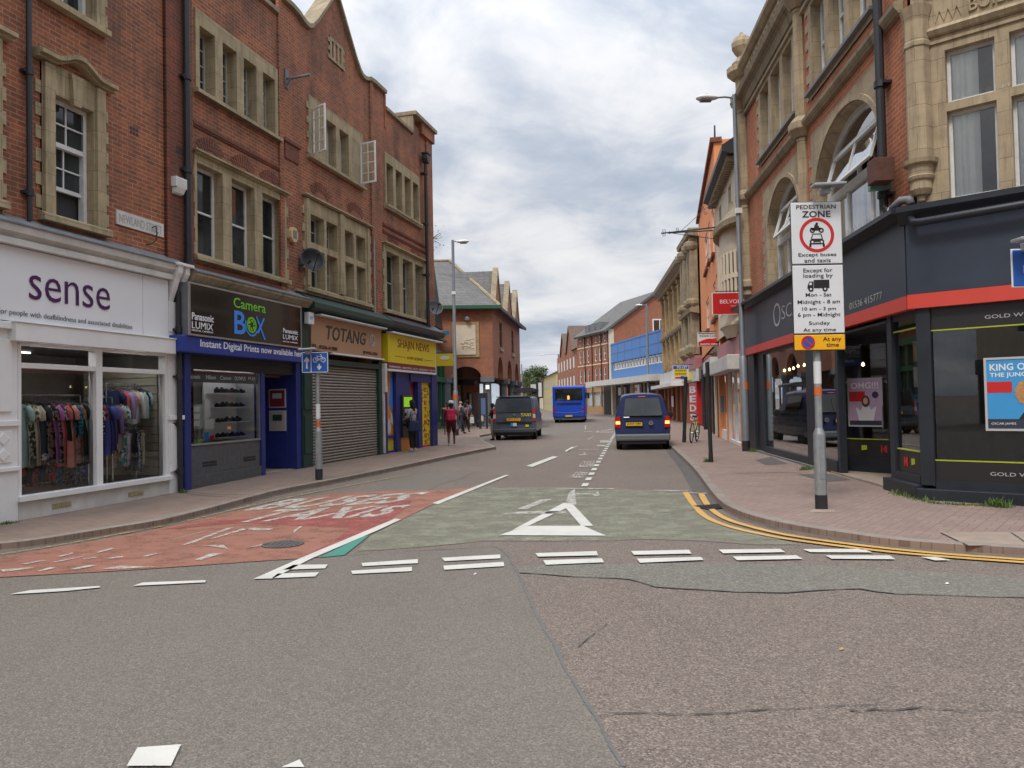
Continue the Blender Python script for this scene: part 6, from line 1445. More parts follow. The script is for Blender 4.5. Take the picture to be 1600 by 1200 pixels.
MT['green_trim'] = plain('green_trim', (.02, .10, .05), .5, var=.1)
m = MB(); m.box(-6, 3.95, -.6, -.42, 7.78, 8.0); c = MB(); c.box(-.3, 15.4, -.55, -.4, 7.8, 8.0); in_mf(c, MS); m.build('gutter', MT['green_trim'], MB_); c.build('gutter', MT['black_iron'], MB_)
bx(MB_, 'relief_surround', MT['stone_old'], [(.75, 2.52, -.07, 0, 4.66, 6.98)]); rp = bx(MB_, 'relief_panel', MT['cream'], [(1.0, 2.28, -.12, -.07, 4.82, 6.75)])
m = MB(); r2 = random.Random(4)
for k in range(16):
    a = Vector((1.35 + r2.random() * .6, -.13, 5.2 + r2.random() * .6)); m.tube([a, a + Vector((r2.uniform(-.2, .3), 0, r2.uniform(-.1, .15))), a + Vector((r2.uniform(-.1, .4), 0, r2.uniform(-.2, .2)))], .025, 5)
m.build('relief_carving', MT['cream'], rp)
m = MB(); m.lathe([(.02, 7.0), (.16, 7.05), (.16, 7.2), (.05, 7.3)], (1.75, -.3, 0), 10); m.tube([(1.75, -.3, 7.3), (1.75, 0, 7.45)], .03, 5); m.build('lamp', MT['lead'], MB_)
MT['grey_col'] = plain('grey_painted_column', (.15, .165, .185), .6, var=.1)
def column(fr, x, y=.0, w=1.2):
    m = MB(); m.lathe([(.36, .1), (.36, .25), (.29, .3), (.27, 2.9), (.34, 2.95), (.34, 3.02)], (x, y, 0), 16); m.box(x - .45, x + .45, y - .45, y + .45, 3.02, 3.36); in_fr(m, fr, MF).build('column', MT['grey_col'], MB_)
column(MF, 3.0, .3); column(MS, 5.75, .2); column(MS, 10.4, .2); column(MS, 14.3, .2); column(MS, 7.6, 3); column(MS, 1.4, 3.4)
m = MB(); m.box(.1, .6, -.02, .4, .1, 3.02); m.box(0, .72, -.1, .5, 3.02, 3.36); m.build('half_column', MT['grey_col'], MB_)
bx(MB_, 'wall_light', emit('wall_light', (.8, .78, .7), .6), [(2.88, 3.12, -.08, -.02, 2.55, 2.82)])
# arcade inside
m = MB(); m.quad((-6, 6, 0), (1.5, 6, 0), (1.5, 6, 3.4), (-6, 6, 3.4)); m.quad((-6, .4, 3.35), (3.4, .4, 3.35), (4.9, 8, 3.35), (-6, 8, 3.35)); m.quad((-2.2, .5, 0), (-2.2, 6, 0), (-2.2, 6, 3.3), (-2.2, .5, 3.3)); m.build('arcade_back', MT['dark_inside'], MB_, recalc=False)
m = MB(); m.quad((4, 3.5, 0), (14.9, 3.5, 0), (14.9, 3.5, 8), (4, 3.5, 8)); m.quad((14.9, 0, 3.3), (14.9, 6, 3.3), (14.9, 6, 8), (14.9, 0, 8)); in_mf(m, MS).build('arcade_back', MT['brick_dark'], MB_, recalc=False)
bx(MB_, 'shop_shutter', MT['shutter'], [(-.6, 1.3, 1.9, 2.0, .1, 2.2)]); bx(MB_, 'shop_sign', MT['inside_warm'], [(-.6, 1.3, 1.8, 2.0, 2.2, 2.9)]); bx(MB_, 'shop_sign', MT['brick_mall'], [(1.5, 2.6, 2.9, 3.0, 2.4, 2.9)])
bx(MB_, 'doorway', MT['cream'], [(1.9, 2.05, 2.9, 3.0, .1, 2.3)])
f, g = MB(), MB()
for a, b, c_, d in swin: casement(f, g, a, b, c_, d, .1, 2, 3, w=.1, bar=.06)
w_ = in_mf(f, MS).build('window', MT['green_trim'], MB_); in_mf(g, MS).build('pane', MT['glass'], w_, recalc=False)
m = MB()
for a, b, c_, d in swin: m.box(a - .15, b + .15, -.1, .05, c_ - .25, c_)
in_mf(m, MS).build('sill', MT['stone_clean'], MB_)
# linking shop between the terrace and the arcade
LK = Frame((-6.2, 30), (-4.62, 49.9)); LB = thing('link_building', 'narrow dark gabled shop with green timber bays between the terrace and the arcade', 'building', LK, (15, 0, 0))
m = MB(); m.box(0, 19.8, 0, 4, 0, 6.6); m.build('wall', MT['brick_mall'], LB); m = MB(); m.prism_x([(-.4, 6.5), (2, 9.2), (4.4, 6.5)], -.2, 15.4); m.build('roof', MT['slate'], LB)
m = MB(); m.prism([(13.0, 6.4), (19.4, 6.4), (16.2, 10.6)], -.3, 3); m.build('gable', MT['black_iron'], LB)
m = MB()
for x in [11.5 + i * 1.3 for i in range(7)]: m.box(x, x + .16, -.35, 0, .2, 4.7)
m.box(11, 19.7, -.45, 0, 4.5, 4.9); m.box(11, 19.7, -.4, 0, 3.0, 3.3); m.box(11, 19.7, -.4, 0, .1, .5); m.box(11, 19.7, -.5, 0, 5.6, 5.7); m.build('green_bay', MT['green_trim'], LB)
m = MB(); m.quad((11, -.2, .5), (19.6, -.2, .5), (19.6, -.2, 3.0), (11, -.2, 3.0)); m.build('shop_window', MT['glass'], LB, recalc=False)

# ================================================================== ACROSS THE JUNCTION (what the windows and cars reflect)
OPF = Frame((16, -13), (-18, -11.5))
for i, (a, b, h, mt, lb) in enumerate(((-8, 9, 10.5, 'brick_dark', 'wide dark brick building across the junction with white sash windows'), (9.2, 21, 12.5, 'brick_red', 'taller red brick building across the junction, next to the dark brick one'), (21.2, 38, 9.5, 'cream', 'cream rendered building across the junction with a slate roof'))):
    t = thing('street_building', lb, 'building', OPF, ((a + b) / 2, 0, 0)); n = int((b - a) / 3); ws = [(a + 1 + k * 3, a + 2.2 + k * 3, z, z + 1.7) for k in range(n) for z in (4.6, 7.5)]
    m = MB(); grid_wall(m, a, b, 3.4, h, [w for w in ws if w[3] < h], 0, .15); s_ = shell(t, a, b, 0, h, 9, None); m.add(s_.v, s_.f); m.build('wall', MT[mt], t, recalc=False); m = MB(); m.prism_x([(-.3, h - .1), (4.5, h + 2.5), (9.3, h - .1)], a, b); m.build('roof', MT['slate'], t)
    for w in ws:
        if w[3] < h: f, g = MB(), MB(); casement(f, g, *w, .08, 2, 2, w=.08, bar=.05); w_ = f.build('window', MT['white_paint'], t); g.build('pane', MT['glass'], w_, recalc=False)
    bx(t, 'fascia', MT[('navy', 'white_dirty', 'shop_green')[i]], [(a + .2, b - .2, -.3, .1, 2.6, 3.4)]); m = MB(); m.quad((a, .1, 0), (b, .1, 0), (b, .1, 2.6), (a, .1, 2.6)); m.build('shop_window', MT['glass'], t, recalc=False)
# ================================================================== POLES, SIGNS, LAMPS
MT['orange_band'] = plain('orange_band', (.62, .13, .03), .5, var=.05)
MT['sign_white'] = plain('sign_white', (.68, .69, .70), .35, var=.04); MT['sign_amber'] = plain('sign_amber', (.85, .42, .01), .4, var=.03); MT['sign_blue'] = plain('sign_blue', (.02, .10, .42), .35, var=.03)
MT['pole_grey'] = plain('painted_grey_pole', (.20, .22, .24), .45, metal=.3, var=.12, scale=6)
def pole_parts(t, x, y, zb, zj, zt, r0, r1, band=None, mat='galv', sticker=False, base=.19):
    m = MB(); m.lathe([(r0, zb + base), (r0, zj - .04), (r0 * .98, zj - .02), (r1 * 1.02, zj + .05), (r1, zj + .06), (r1, zt), (.001, zt + .01)], (x, y, 0), 16); m.box(x - .03, x + .03, y - r0 - .005, y - r0 + .01, zj - .62, zj - .2); smooth_by_angle(m.build('pole', MT[mat], t))
    m = MB(); m.lathe([(r0 * 1.02, zb - .02), (r0 * 1.02, zb + base)], (x, y, 0), 16); smooth_by_angle(m.build('black_base', MT['black_iron'], t))
    if band: m = MB(); m.lathe([(r1 * 1.06, band), (r1 * 1.06, band + .115)], (x, y, 0), 16); smooth_by_angle(m.build('orange_band', MT['orange_band'], t))
    if sticker: m = MB(); m.lathe([(r1 * 1.05, band + .16), (r1 * 1.05, band + .46)], (x, y, 0), 16); m.build('sticker', MT['sign_white'], t)
def sign_light(t, fr, x, z, w=.38, y=0):
    m = MB(); m.prism([(x - w * .5, z), (x + w * .55, z + .015), (x + w * .55, z + .05), (x - w * .5, z + .035)], y - .28, y - .10); m.prism([(x - .04, z - .08), (x + .04, z - .08), (x + .05, z + .01), (x - .05, z + .01)], y - .18, y - .02); m.build('sign_light', MT['galv'], t, bevel=.008)
# zone sign
ZF = Frame((3.4, 10.26), (5.4, 10.26))
t = thing('zone_sign', 'tall pedestrian zone sign with a yellow plate on a galvanised pole', 'sign', ZF, (.72, .09, .1))
pole_parts(t, .72, .09, .1, 1.13, 4.25, .078, .047, 1.62, sticker=True)
Zq = lambda xl, xr, yt, yb: (lambda a, b, c: (a[0], b[0], c[1], a[1]))(ZF.P(xl / 3.478 + 1140, yt / 3.478 + 260, -.03), ZF.P(xr / 3.478 + 1140, yt / 3.478 + 260, -.03), ZF.P(xl / 3.478 + 1140, yb / 3.478 + 260, -.03))
a, b, c, d = Zq(331, 607, 196, 534); x0, x1 = a + .004, b
def plate(name, mat, z0, z1): 
    o = bx(t, name, mat, [(x0, x1, -.02, .0, z0, z1)], bevel=.012); bx(o, 'edge', MT['black_iron'], [(x0 - .008, x1 + .008, -.012, .004, z0 - .008, z1 + .008)], bevel=.012); return o
zt_ = d; z1s = Zq(340, 612, 536, 912); p1 = plate('zone_plate', MT['sign_white'], z1s[3] + .012, zt_); p2 = plate('loading_plate', MT['sign_white'], z1s[2] + .006, z1s[3] - .006); z3s = Zq(350, 624, 914, 1000); p3 = plate('waiting_plate', MT['sign_amber'], z3s[2], z1s[2] - .012)
def Zt(s, xl, xr, yt, yb, bold=0.012, y=-.024):
    a, b, c, d = Zq(xl, xr, yt, yb); return (s, a, b, c, d, bold)
# rows are read level, so centre each line on the plate
xm = (x0 + x1) / 2
def Zc(s, w, yt, yb, bold=.003):
    a, b, c, d = Zq(471, 471 + w, yt, yb); hw = (b - a) / 2; off = .006 * (yt - 196) / 338; return (s, xm - hw + off * 0, xm + hw, c, d, bold)
letters(p1, [Zc('PEDESTRIAN', 215, 208, 230, .008), Zc('ZONE', 155, 241, 276, .02), Zc('Except buses', 206, 469, 494), Zc('and taxis', 142, 499, 521)], LET['black'], -.024, .003)
letters(p2, [Zc('Except for', 158, 553, 581), Zc('loading by', 160, 582, 610), Zc('Mon - Sat', 140, 687, 707), Zc('Midnight - 8 am', 230, 725, 752), Zc('10 am - 3 pm', 184, 764, 787), Zc('6 pm - Midnight', 232, 795, 822), Zc('Sunday', 114, 841, 866), Zc('At any time', 178, 878, 903)], LET['black'], -.024, .003)
a, b, c, d = Zq(505, 580, 930, 957); zz_ = (c, d)
letters(p3, [('At any', xm + .04, xm + .285, c + .004, d + .008, .006), ('time', xm + .085, xm + .25, c - .060, d - .072, .006)], LET['black'], -.024, .003)
rc = Zq(471, 473, 372, 374); zc = rc[3]; rr = .232
m = MB(); m.ring(xm, zc, rr * .82, rr, -.024, -.019, 48); m.build('red_ring', LET['red'], p1)
m = MB()
for dx in (-.058, .062): m.ring(xm + dx, zc + .062, .016, .034, -.024, -.02, 16)
m.prism([(xm - .06, zc + .06), (xm + .03, zc + .06), (xm + .075, zc + .085), (xm + .03, zc + .105), (xm - .01, zc + .095), (xm - .085, zc + .10)], -.024, -.02)
m.prism([(xm - .035, zc + .095), (xm + .0, zc + .09), (xm + .035, zc + .115), (xm + .0, zc + .145), (xm - .025, zc + .14)], -.024, -.02); m.ring(xm + .004, zc + .152, .001, .018, -.024, -.02, 12)
m.prism([(xm - .095, zc - .125), (xm + .095, zc - .125), (xm + .095, zc - .075), (xm + .065, zc - .05), (xm - .065, zc - .05), (xm - .095, zc - .075)], -.024, -.02)
for s in (-1, 1): m.box(xm + s * .09 - .014, xm + s * .09 + .014, -.024, -.02, zc - .16, zc - .12); m.prism([(xm + s * .075 - .006, zc - .055), (xm + s * .075 + .006, zc - .055), (xm + s * .055 + .006, zc + .012), (xm + s * .055 - .006, zc + .012)], -.024, -.02)
m.box(xm - .055, xm + .055, -.024, -.02, zc + .008, zc + .02); m.build('pictogram', LET['black'], p1)
m = MB()
for s in (-1, 1): m.ring(xm + s * .062, zc - .095, .001, .015, -.027, -.0235, 12)
m.box(xm - .035, xm + .035, -.027, -.0235, zc - .105, zc - .098); m.build('pictogram', MT['sign_white'], p1)
a, b, c, d = Zq(420, 540, 617, 675); w, h = b - a, d - c; a = xm - w / 2
m = MB(); m.box(a + .30 * w, a + w, -.024, -.02, c + .22 * h, c + h); m.prism([(a, c + .2 * h), (a + .28 * w, c + .2 * h), (a + .28 * w, c + .85 * h), (a + .1 * w, c + .85 * h), (a + .02 * w, c + .5 * h)], -.024, -.02)
for u in (.16, .8): m.ring(a + u * w, c + .14 * h, .001, .035, -.025, -.019, 16)
m.build('pictogram', LET['black'], p2)
m = MB()
for u in (.16, .8): m.ring(a + u * w, c + .14 * h, .001, .014, -.027, -.0245, 12)
m.prism([(a + .07 * w, c + .52 * h), (a + .2 * w, c + .52 * h), (a + .2 * w, c + .75 * h), (a + .12 * w, c + .75 * h)], -.027, -.0245); m.build('pictogram', MT['sign_white'], p2)
cx_, cz_ = x0 + .18, (z3s[2] + z1s[2] - .012) / 2
m = MB(); m.ring(cx_, cz_, .001, .075, -.022, -.02, 28); m.build('blue_disc', MT['sign_blue'], p3)
m = MB(); m.ring(cx_, cz_, .068, .092, -.025, -.02, 28); m.prism([(cx_ - .06, cz_ + .045), (cx_ - .045, cz_ + .06), (cx_ + .06, cz_ - .045), (cx_ + .045, cz_ - .06)], -.025, -.021); m.build('red_symbol', LET['red'], p3)
lx, lz = ZF.P(1283, 296, 0); sign_light(t, ZF, lx + .01, lz - .02, .40)
# cycle contraflow sign
CFN = Frame((-4.9, 15.75), (-3.0, 15.75))
px_, _ = CFN.P(497, 640, .09); t = thing('cycle_sign', 'blue one way and cycle sign on a pole before the rolled down shutter', 'sign', CFN, (px_, .09, .17))
pole_parts(t, px_, .09, .14, 1.13, 2.72, .075, .045, 1.17 + .03, sticker=True)
a, b, c, d = rP(CFN, 472.5, 551.5, 581.5, 511.5, -.02); w = b - a; dv = a + w * .345
s1 = bx(t, 'arrow_plate', MT['sign_blue'], [(a, dv - .004, -.02, 0, c, d)]); s2 = bx(t, 'cycle_plate', MT['sign_blue'], [(dv + .004, b, -.02, 0, c, d)])
m = MB()
for u0, u1, v0, v1 in ((a - .01, b + .01, d, d + .012), (a - .01, b + .01, c - .012, c), (a - .012, a, c - .012, d + .012), (b, b + .012, c - .012, d + .012), (dv - .008, dv + .008, c, d)): m.box(u0, u1, -.023, .002, v0, v1)
m.build('white_border', MT['sign_white'], t)
h = d - c; ax = (a + dv) / 2
def arrow(m, x, z0, z1, wd, y=-.024, up=True):
    s = 1 if up else -1; b0, t0 = (z0, z1) if up else (z1, z0); k = wd * 1.1
    P = [(x - wd * .22, b0), (x + wd * .22, b0), (x + wd * .22, t0 - s * k), (x + wd * .6, t0 - s * k * 1.15), (x + wd * .6, t0 - s * k * .75), (x, t0), (x - wd * .6, t0 - s * k * .75), (x - wd * .6, t0 - s * k * 1.15), (x - wd * .22, t0 - s * k)]
    m.prism(P if up else P[::-1], y, y + .004)
m = MB(); arrow(m, ax, c + .18 * h, d - .2 * h, .085); m.build('arrow', MT['sign_white'], s1)
bxm = (dv + b) / 2; m = MB(); arrow(m, bxm, c + .08 * h, c + .42 * h, .075, up=False)
for dx in (-.08, .08): m.ring(bxm + dx, c + .62 * h, .038, .052, -.024, -.02, 20)
def stick(m, P, w=.006, y=-.024):
    for (xa, za), (xb, zb) in zip(P[:-1], P[1:]):
        dx, dz = xb - xa, zb - za; l_ = math.hypot(dx, dz); nx, nz = -dz / l_ * w, dx / l_ * w; m.prism([(xa + nx, za + nz), (xa - nx, za - nz), (xb - nx, zb - nz), (xb + nx, zb + nz)], y, y + .004)
zc2 = c + .62 * h; stick(m, [(bxm - .08, zc2), (bxm - .04, zc2 + .075), (bxm + .05, zc2 + .075), (bxm, zc2 - .005), (bxm - .08, zc2)]); stick(m, [(bxm - .055, zc2 + .09), (bxm, zc2 - .005)]); stick(m, [(bxm + .08, zc2), (bxm + .045, zc2 + .10), (bxm + .02, zc2 + .11)]); m.build('cycle_symbol', MT['sign_white'], s2)
lx, lz = CFN.P(484, 547, 0); sign_light(t, CFN, lx, lz - .02, .34)
# sign at the right edge
EF = Frame((4.9, 8.0), (6.4, 8.0)); a, b, c, d = rP(EF, 1580, 391, 448, 1640)
t = thing('one_way_sign', 'blue sign with a thick white upward arrow beside the corner shop', 'sign', EF, (b + .02, .09, .1)); pole_parts(t, b + .05, .09, .1, 1.2, d + .1, .07, .045)
o = bx(t, 'plate', MT['sign_blue'], [(a, b + .1, -.02, 0, c, d)], bevel=.01); bx(t, 'white_border', MT['sign_white'], [(a - .012, b + .112, -.014, .004, c - .012, d + .012)], bevel=.01)
m = MB(); arrow(m, a + .21, c + .02, d - .03, .17); m.build('arrow', MT['sign_white'], o); lx, lz = EF.P(1600, 380, 0); sign_light(t, EF, lx - .01, lz - .02, .4)

# street lamps
def street_lamp(x, y, zb, H, label, arm=1.05, side=-1, group='street lamps', r0=.11, r1=.07, zj=2.4, band=1.9, lean=0.0, tiny=False):
    t = thing('street_lamp', label, 'street lamp', WORLD, (x, y, zb), group=group)
    m = MB(); m.lathe([(r0, zb), (r0, zj), (r1 * 1.05, zj + .06), (r1, zj + .07), (r1 * .8, H), (.001, H + .02)], (x, y, 0), 14); m.warp(lambda p: Vector((p.x + lean * (p.z - zb), p.y, p.z))); smooth_by_angle(m.build('pole', MT['pole_grey'], t))
    xt = x + lean * (H - zb)
    m = MB(); m.tube([(xt, y, H - .1), (xt + side * arm * .5, y, H - .06), (xt + side * arm, y, H - .08)], .028, 8); m.build('arm', MT['pole_grey'], t)
    m = MB(); L0 = .62; n = 10; ring = []
    prof = [(0, .05, .03), (.1, .11, .06), (.3, .17, .085), (.5, .17, .075), (.62, .06, .03)]
    for u, hw, hh in prof: ring.append([(xt + side * (arm + u - .08), y + hw * math.cos(2 * math.pi * k / n), H - .08 + hh * math.sin(2 * math.pi * k / n)) for k in range(n)])
    for r_ in ring: m.v += r_
    for i in range(len(ring) - 1):
        for k in range(n): m.f.append((i * n + k, i * n + (k + 1) % n, (i + 1) * n + (k + 1) % n, (i + 1) * n + k))
    m.f.append(tuple(range(n))); m.f.append(tuple(range((len(ring) - 1) * n, len(ring) * n))); hd = m.build('lamp_head', MT['white_paint'], t, smooth=True)
    bx(hd, 'lens', MT['lead'], [(xt + side * (arm + .1), xt + side * (arm + .42), y - .11, y + .11, H - .17, H - .15)]); bx(hd, 'sensor', MT['sign_white'], [(xt + side * (arm + .18), xt + side * (arm + .26), y - .03, y + .03, H, H + .05)])
    if not tiny:
        m = MB(); m.lathe([(r0 * 1.02, zb - .02), (r0 * 1.02, zb + .3)], (x, y, 0), 14); m.build('black_base', MT['black_iron'], t)
        m = MB(); m.lathe([(r0 * 1.03, band), (r0 * 1.03, band + .22)], (x, y, 0), 14); m.build('orange_band', MT['orange_band'], t)
        bx(t, 'collar', MT['sign_white'], [(x - .09 + lean * 6, x + .09 + lean * 6, y - .1, y + .02, 6.9, 7.05)])
g = ground(1166, 705, .1); street_lamp(g[0], g[1], .1, 10.35, 'tall grey street lamp against the end of the dark grey shopfront', arm=.55, lean=-.0068, zj=2.75, band=1.85)
x = at_depth(712, 630, 37).x; street_lamp(x, 37, .1, 9.55, 'grey street lamp standing behind the person with the red backpack', arm=.25, side=1, zj=2.2, band=1.85, r0=.12, r1=.085)
x = at_depth(1012, 560, 66).x; street_lamp(x, 66, .1, 9.9, 'grey street lamp standing in front of the blue building', arm=.4, tiny=True, r0=.12, r1=.11)
x = at_depth(873, 580, 134).x; street_lamp(x, 134, .1, 10, 'distant street lamp standing before the gabled brick building', arm=2.6, tiny=True, r0=.16, r1=.15)
x = at_depth(850, 600, 180).x; street_lamp(x, 180, .1, 9.4, 'farthest street lamp, standing in front of the round green tree', arm=2.8, tiny=True, r0=.16, r1=.14)
x = at_depth(815.5, 600, 150).x; street_lamp(x, 150, .1, 9.2, 'thin distant street lamp between the arcade building and the round tree', arm=.2, tiny=True, r0=.12, r1=.12)
# black posts
def post(px, py, ztop, label, w=.055, lean=0.0, mat='black_iron'):
    g = ground(px, py, .1); m = MB(); m.lathe([(w * 1.1, .08), (w * 1.1, .3), (w, .34), (w, ztop - .02), (w * .6, ztop)], (g[0], g[1], 0), 10); m.warp(lambda p: Vector((p.x + lean * (p.z - .1), p.y, p.z)))
    o = m.build('black_post', MT[mat], org=(g[0], g[1], .1)); smooth_by_angle(o); tag(o, label, 'post', 'black posts along the pavement'); return g
post(1111, 722, 2.50, 'slim black post with a tuft of weeds, standing before the white awning boards', .05, -.012)
post(1069, 691, 2.42, 'black post beside the parked bicycle', .065, .05); post(1102, 671, 3.1, 'black post just this side of the red vertical BEDS panel', .07, -.02); None
g = ground(747, 668, .1); m = MB(); m.lathe([(.11, .1), (.11, .5), (.08, .55), (.08, 1.0), (.1, 1.02), (.1, 1.08), (.02, 1.1)], (g[0], g[1], 0), 12); o = m.build('bollard', MT['black_iron'], org=(g[0], g[1], .1)); tag(o, 'black bollard on the paving in front of the brick arcade', 'bollard')
# hanging signs on the right
def board(fr_y, xl, xr, yt, yb, name, label, mat, fn=None, rod=None):
    fr = Frame((0, fr_y), (1, fr_y)); a, b, c, d = rP(fr, xl, yt, yb, xr); t = thing(name, label, 'sign', fr, ((a + b) / 2, 0, c))
    o = bx(t, 'board', mat, [(a, b, -.03, .03, c, d)]); bx(t, 'edge', MT['white_paint'], [(a - .02, b + .02, -.025, .025, c - .02, d + .02)])
    m = MB(); m.tube([(b - .02, 0, d + .06), (b + (rod or .5), 0, d + .06)], .02, 6); m.tube([(a + .1, 0, d + .06), (b, 0, d + .06)], .015, 6); m.build('bracket', MT['black_iron'], t)
    if fn: fn(o, a, b, c, d)
    return t
board(23.6, 1113, 1163, 458.5, 491, 'hanging_sign', 'red BELVOIR sign projecting from the cream building behind the lamp post', LET['red'], lambda o, a, b, c, d: letters(o, [('BELVOIR!', a + .22, b - .02, c + .32, c + .44, .0), ('sales and lettings', a + .55, b - .05, c + .22, c + .26)], LET['white'], -.034), .4)
def curry(o, a, b, c, d):
    m = MB(); n = 14; P = [(a, c + .12)] + [(a + (b - a) * k / n, c + .16 + .14 * math.sin(k / n * math.pi)) for k in range(n + 1)] + [(b, c + .12)]; m.prism(P, -.036, -.03); m.box(a, b, -.036, -.03, c, c + .13); m.build('red_wave', LET['red'], o)
    m = MB(); m.box(a, b, -.038, -.03, d - .03, d); m.build('black_edge', LET['black'], o)
    letters(o, [('INDIAN CUISINE', a + .06, b - .06, d - .17, d - .07, .01), ('2 MEALS', (a + b) / 2 + .1, b - .08, d - .28, d - .21, .01)], LET['black'], -.034); letters(o, [('EXOTIC DINING', a + .08, b - .04, c + .03, c + .11, .02)], LET['white'], -.04)
board(31, 1090.5, 1128, 520.5, 541, 'hanging_sign', 'white and red INDIAN CUISINE sign projecting over the pavement', MT['sign_white'], curry, .5)
def tolet(o, a, b, c, d):
    bx(o, 'navy_strip', MT['sign_blue'], [(a, b, -.036, -.03, d - .2, d)]); bx(o, 'yellow_strip', MT['sign_yellow'], [(a + .05, b - .08, -.036, -.03, c + .2, d - .2)]); letters(o, [('TO LET', a + .2, b - .06, d - .17, d - .03, .02)], LET['white'], -.04); letters(o, [('budworth', a + .12, b - .14, c + .45, c + .57, .01), ('hardcastle', a + .12, b - .14, c + .27, c + .39, .01)], LET['black'], -.04); bx(o, 'blue_square', MT['sign_blue'], [(b - .45, b - .25, -.036, -.03, c + .02, c + .18)]); bx(o, 'red_square', LET['red'], [(a + .1, a + .45, -.036, -.03, c + .05, c + .14)])
board(44, 1051.5, 1075.5, 571.5, 593, 'letting_board', 'yellow and navy TO LET board projecting from the stone building', MT['sign_white'], tolet, .4)
# wrought iron bracket
BR = Frame((0, 26.4), (1, 26.4)); Q = lambda x, y: (lambda p: (p[0], 0, p[1]))(BR.P(x, y)); t = thing('iron_bracket', 'long wrought iron sign bracket with scrolls reaching over the street', 'bracket', BR, Q(1140, 360))
m = MB(); m.tube([Q(1033, 364.5), Q(1048, 363), Q(1142, 352.5)], .026, 6); m.tube([Q(1046, 364), Q(1142, 358.5)], .022, 6); m.tube([Q(1048, 364), Q(1142, 376.5)], .012, 6); m.lathe([(.02, -.06), (.05, 0), (.02, .06)], Q(1046, 363.5), 8, 'x'); m.build('bar', MT['black_iron'], t)
m = MB(); m.tube([Q(1064, 361), Q(1100, 328), Q(1148, 287), Q(1148, 272)], .010, 6); m.build('stay', MT['black_iron'], t)
def scroll(m, cx, cy, r, a0, turns, y=0):
    P = []
    for k in range(26): u = k / 25; rr_ = r * (1 - .75 * u); an = a0 + turns * 2 * math.pi * u; P.append(Q(cx + rr_ * math.cos(an), cy - rr_ * math.sin(an)))
    m.tube(P, .008, 5)
m = MB()
for c_ in ((1037, 361, 3.5, 4.7, 1.2), (1037, 367, 3.2, 1.6, -1.2), (1058, 358, 3, 4, 1.2), (1096.5, 326, 4, 5.5, 1.3), (1112, 325, 3.8, 3.8, -1.3), (1103, 333, 3.2, 2, 1.2)): scroll(m, *c_)
m.build('scrollwork', MT['black_iron'], t)
# bus shelter and stop, info board
t = thing('bus_shelter', 'black framed bus shelter with a flat roof beyond the taxi', 'bus shelter', WORLD, (.5, 50, .1)); 
a, b = at_depth(806, 612, 50), at_depth(838, 612, 50); x0_, x1_ = .15, b.x
m = MB(); m.prism([(x0_ - .1, 2.30), (x1_ + .1, 2.30), (x1_ + .1, 2.42), (x1_ - .3, 2.55), (x0_ + .2, 2.55), (x0_ - .1, 2.42)], 48.5, 53); m.build('roof', MT['black_iron'], t)
for x, y in ((x0_, 48.6), (x1_, 48.6), (x0_, 52.8), (x1_, 52.8)): bx(t, 'upright', MT['black_iron'], [(x - .05, x + .05, y - .05, y + .05, .1, 2.3)])
m = MB(); m.quad((x0_, 48.7, .4), (x0_, 52.7, .4), (x0_, 52.7, 2.2), (x0_, 48.7, 2.2)); m.build('glass_wall', MT['glass_clear'], t, recalc=False); bx(t, 'end_panel', MT['dark_inside'], [(x1_ - .35, x1_, 48.6, 48.7, .5, 2.3)]); bx(t, 'bench', MT['black_iron'], [(x0_ + .15, x0_ + .45, 49, 52.3, .5, .56)])
F56 = Frame((0, 54), (1, 54)); a, b, c, d = rP(F56, 840, 598, 620, 847); t = thing('bus_stop', 'black bus stop pole with white timetable panels beside the blue bus', 'bus stop', F56, ((a + b) / 2, 0, .1))
m = MB(); m.tube([((a + b) / 2 - .1, .06, .1), ((a + b) / 2 - .1, .06, d + .3)], .07, 8); m.build('pole', MT['black_iron'], t); bx(t, 'case', MT['black_iron'], [(a - .06, b + .06, -.05, .05, c - .1, d + .08)]); bx(t, 'panel', MT['sign_white'], [(a + .04, b - .02, -.06, -.05, c, d)]); bx(t, 'flag', MT['sign_white'], [(a - .5, a - .12, -.02, .02, c + .45, d - .1), (a - .45, a - .12, -.02, .02, c - .2, c + .3)])
F45 = Frame((0, 46), (1, 46)); a, b, c, d = rP(F45, 750.5, 622, 648, 759.5); t = thing('information_board', 'dark information board with a blue notice in front of the arcade column', 'board', F45, ((a + b) / 2, 0, .1)); bx(t, 'case', MT['black_iron'], [(a - .1, a + .03, -.06, .06, .1, d + .3), (b - .03, b + .1, -.06, .06, .1, d + .3), (a, b, -.04, .04, c - .05, d + .3)]); bx(t, 'notice', plain('blue_notice', (.10, .16, .30), .4, var=.2), [(a + .03, b - .03, -.05, -.04, c, d)])

# ================================================================== VEHICLES
MT['tyre'] = plain('tyre_rubber', (.018, .018, .018), .85, var=.1); MT['plastic'] = plain('dark_plastic', (.06, .065, .07), .6, var=.08); MT['bumper_grey'] = plain('grey_bumper', (.13, .14, .15), .55, var=.06)
def carpaint(name, col): m = plain(name, col, .32, var=.04, scale=1, coat=.18, spec=.35); return m
MT['van_blue'] = carpaint('van_blue_paint', (.004, .010, .078)); MT['taxi_grey'] = carpaint('taxi_grey_paint', (.075, .095, .125)); MT['bus_blue'] = carpaint('bus_blue_paint', (.012, .065, .48))
MT['lamp_red'] = plain('red_lamp', (.42, .012, .01), .2, var=0, coat=1); MT['lamp_lit'] = emit('lit_brake_lamp', (1, .42, .10), 1.6); MT['lamp_clear'] = plain('clear_lamp', (.55, .50, .48), .2, var=0, coat=1); MT['plate_yellow'] = plain('yellow_plate', (.72, .48, .02), .4, var=.03); MT['chrome'] = plain('chrome', (.6, .6, .6), .2, metal=.9, var=0)
MT['car_glass'] = glass_dark('car_glass', (.012, .015, .017), .02)
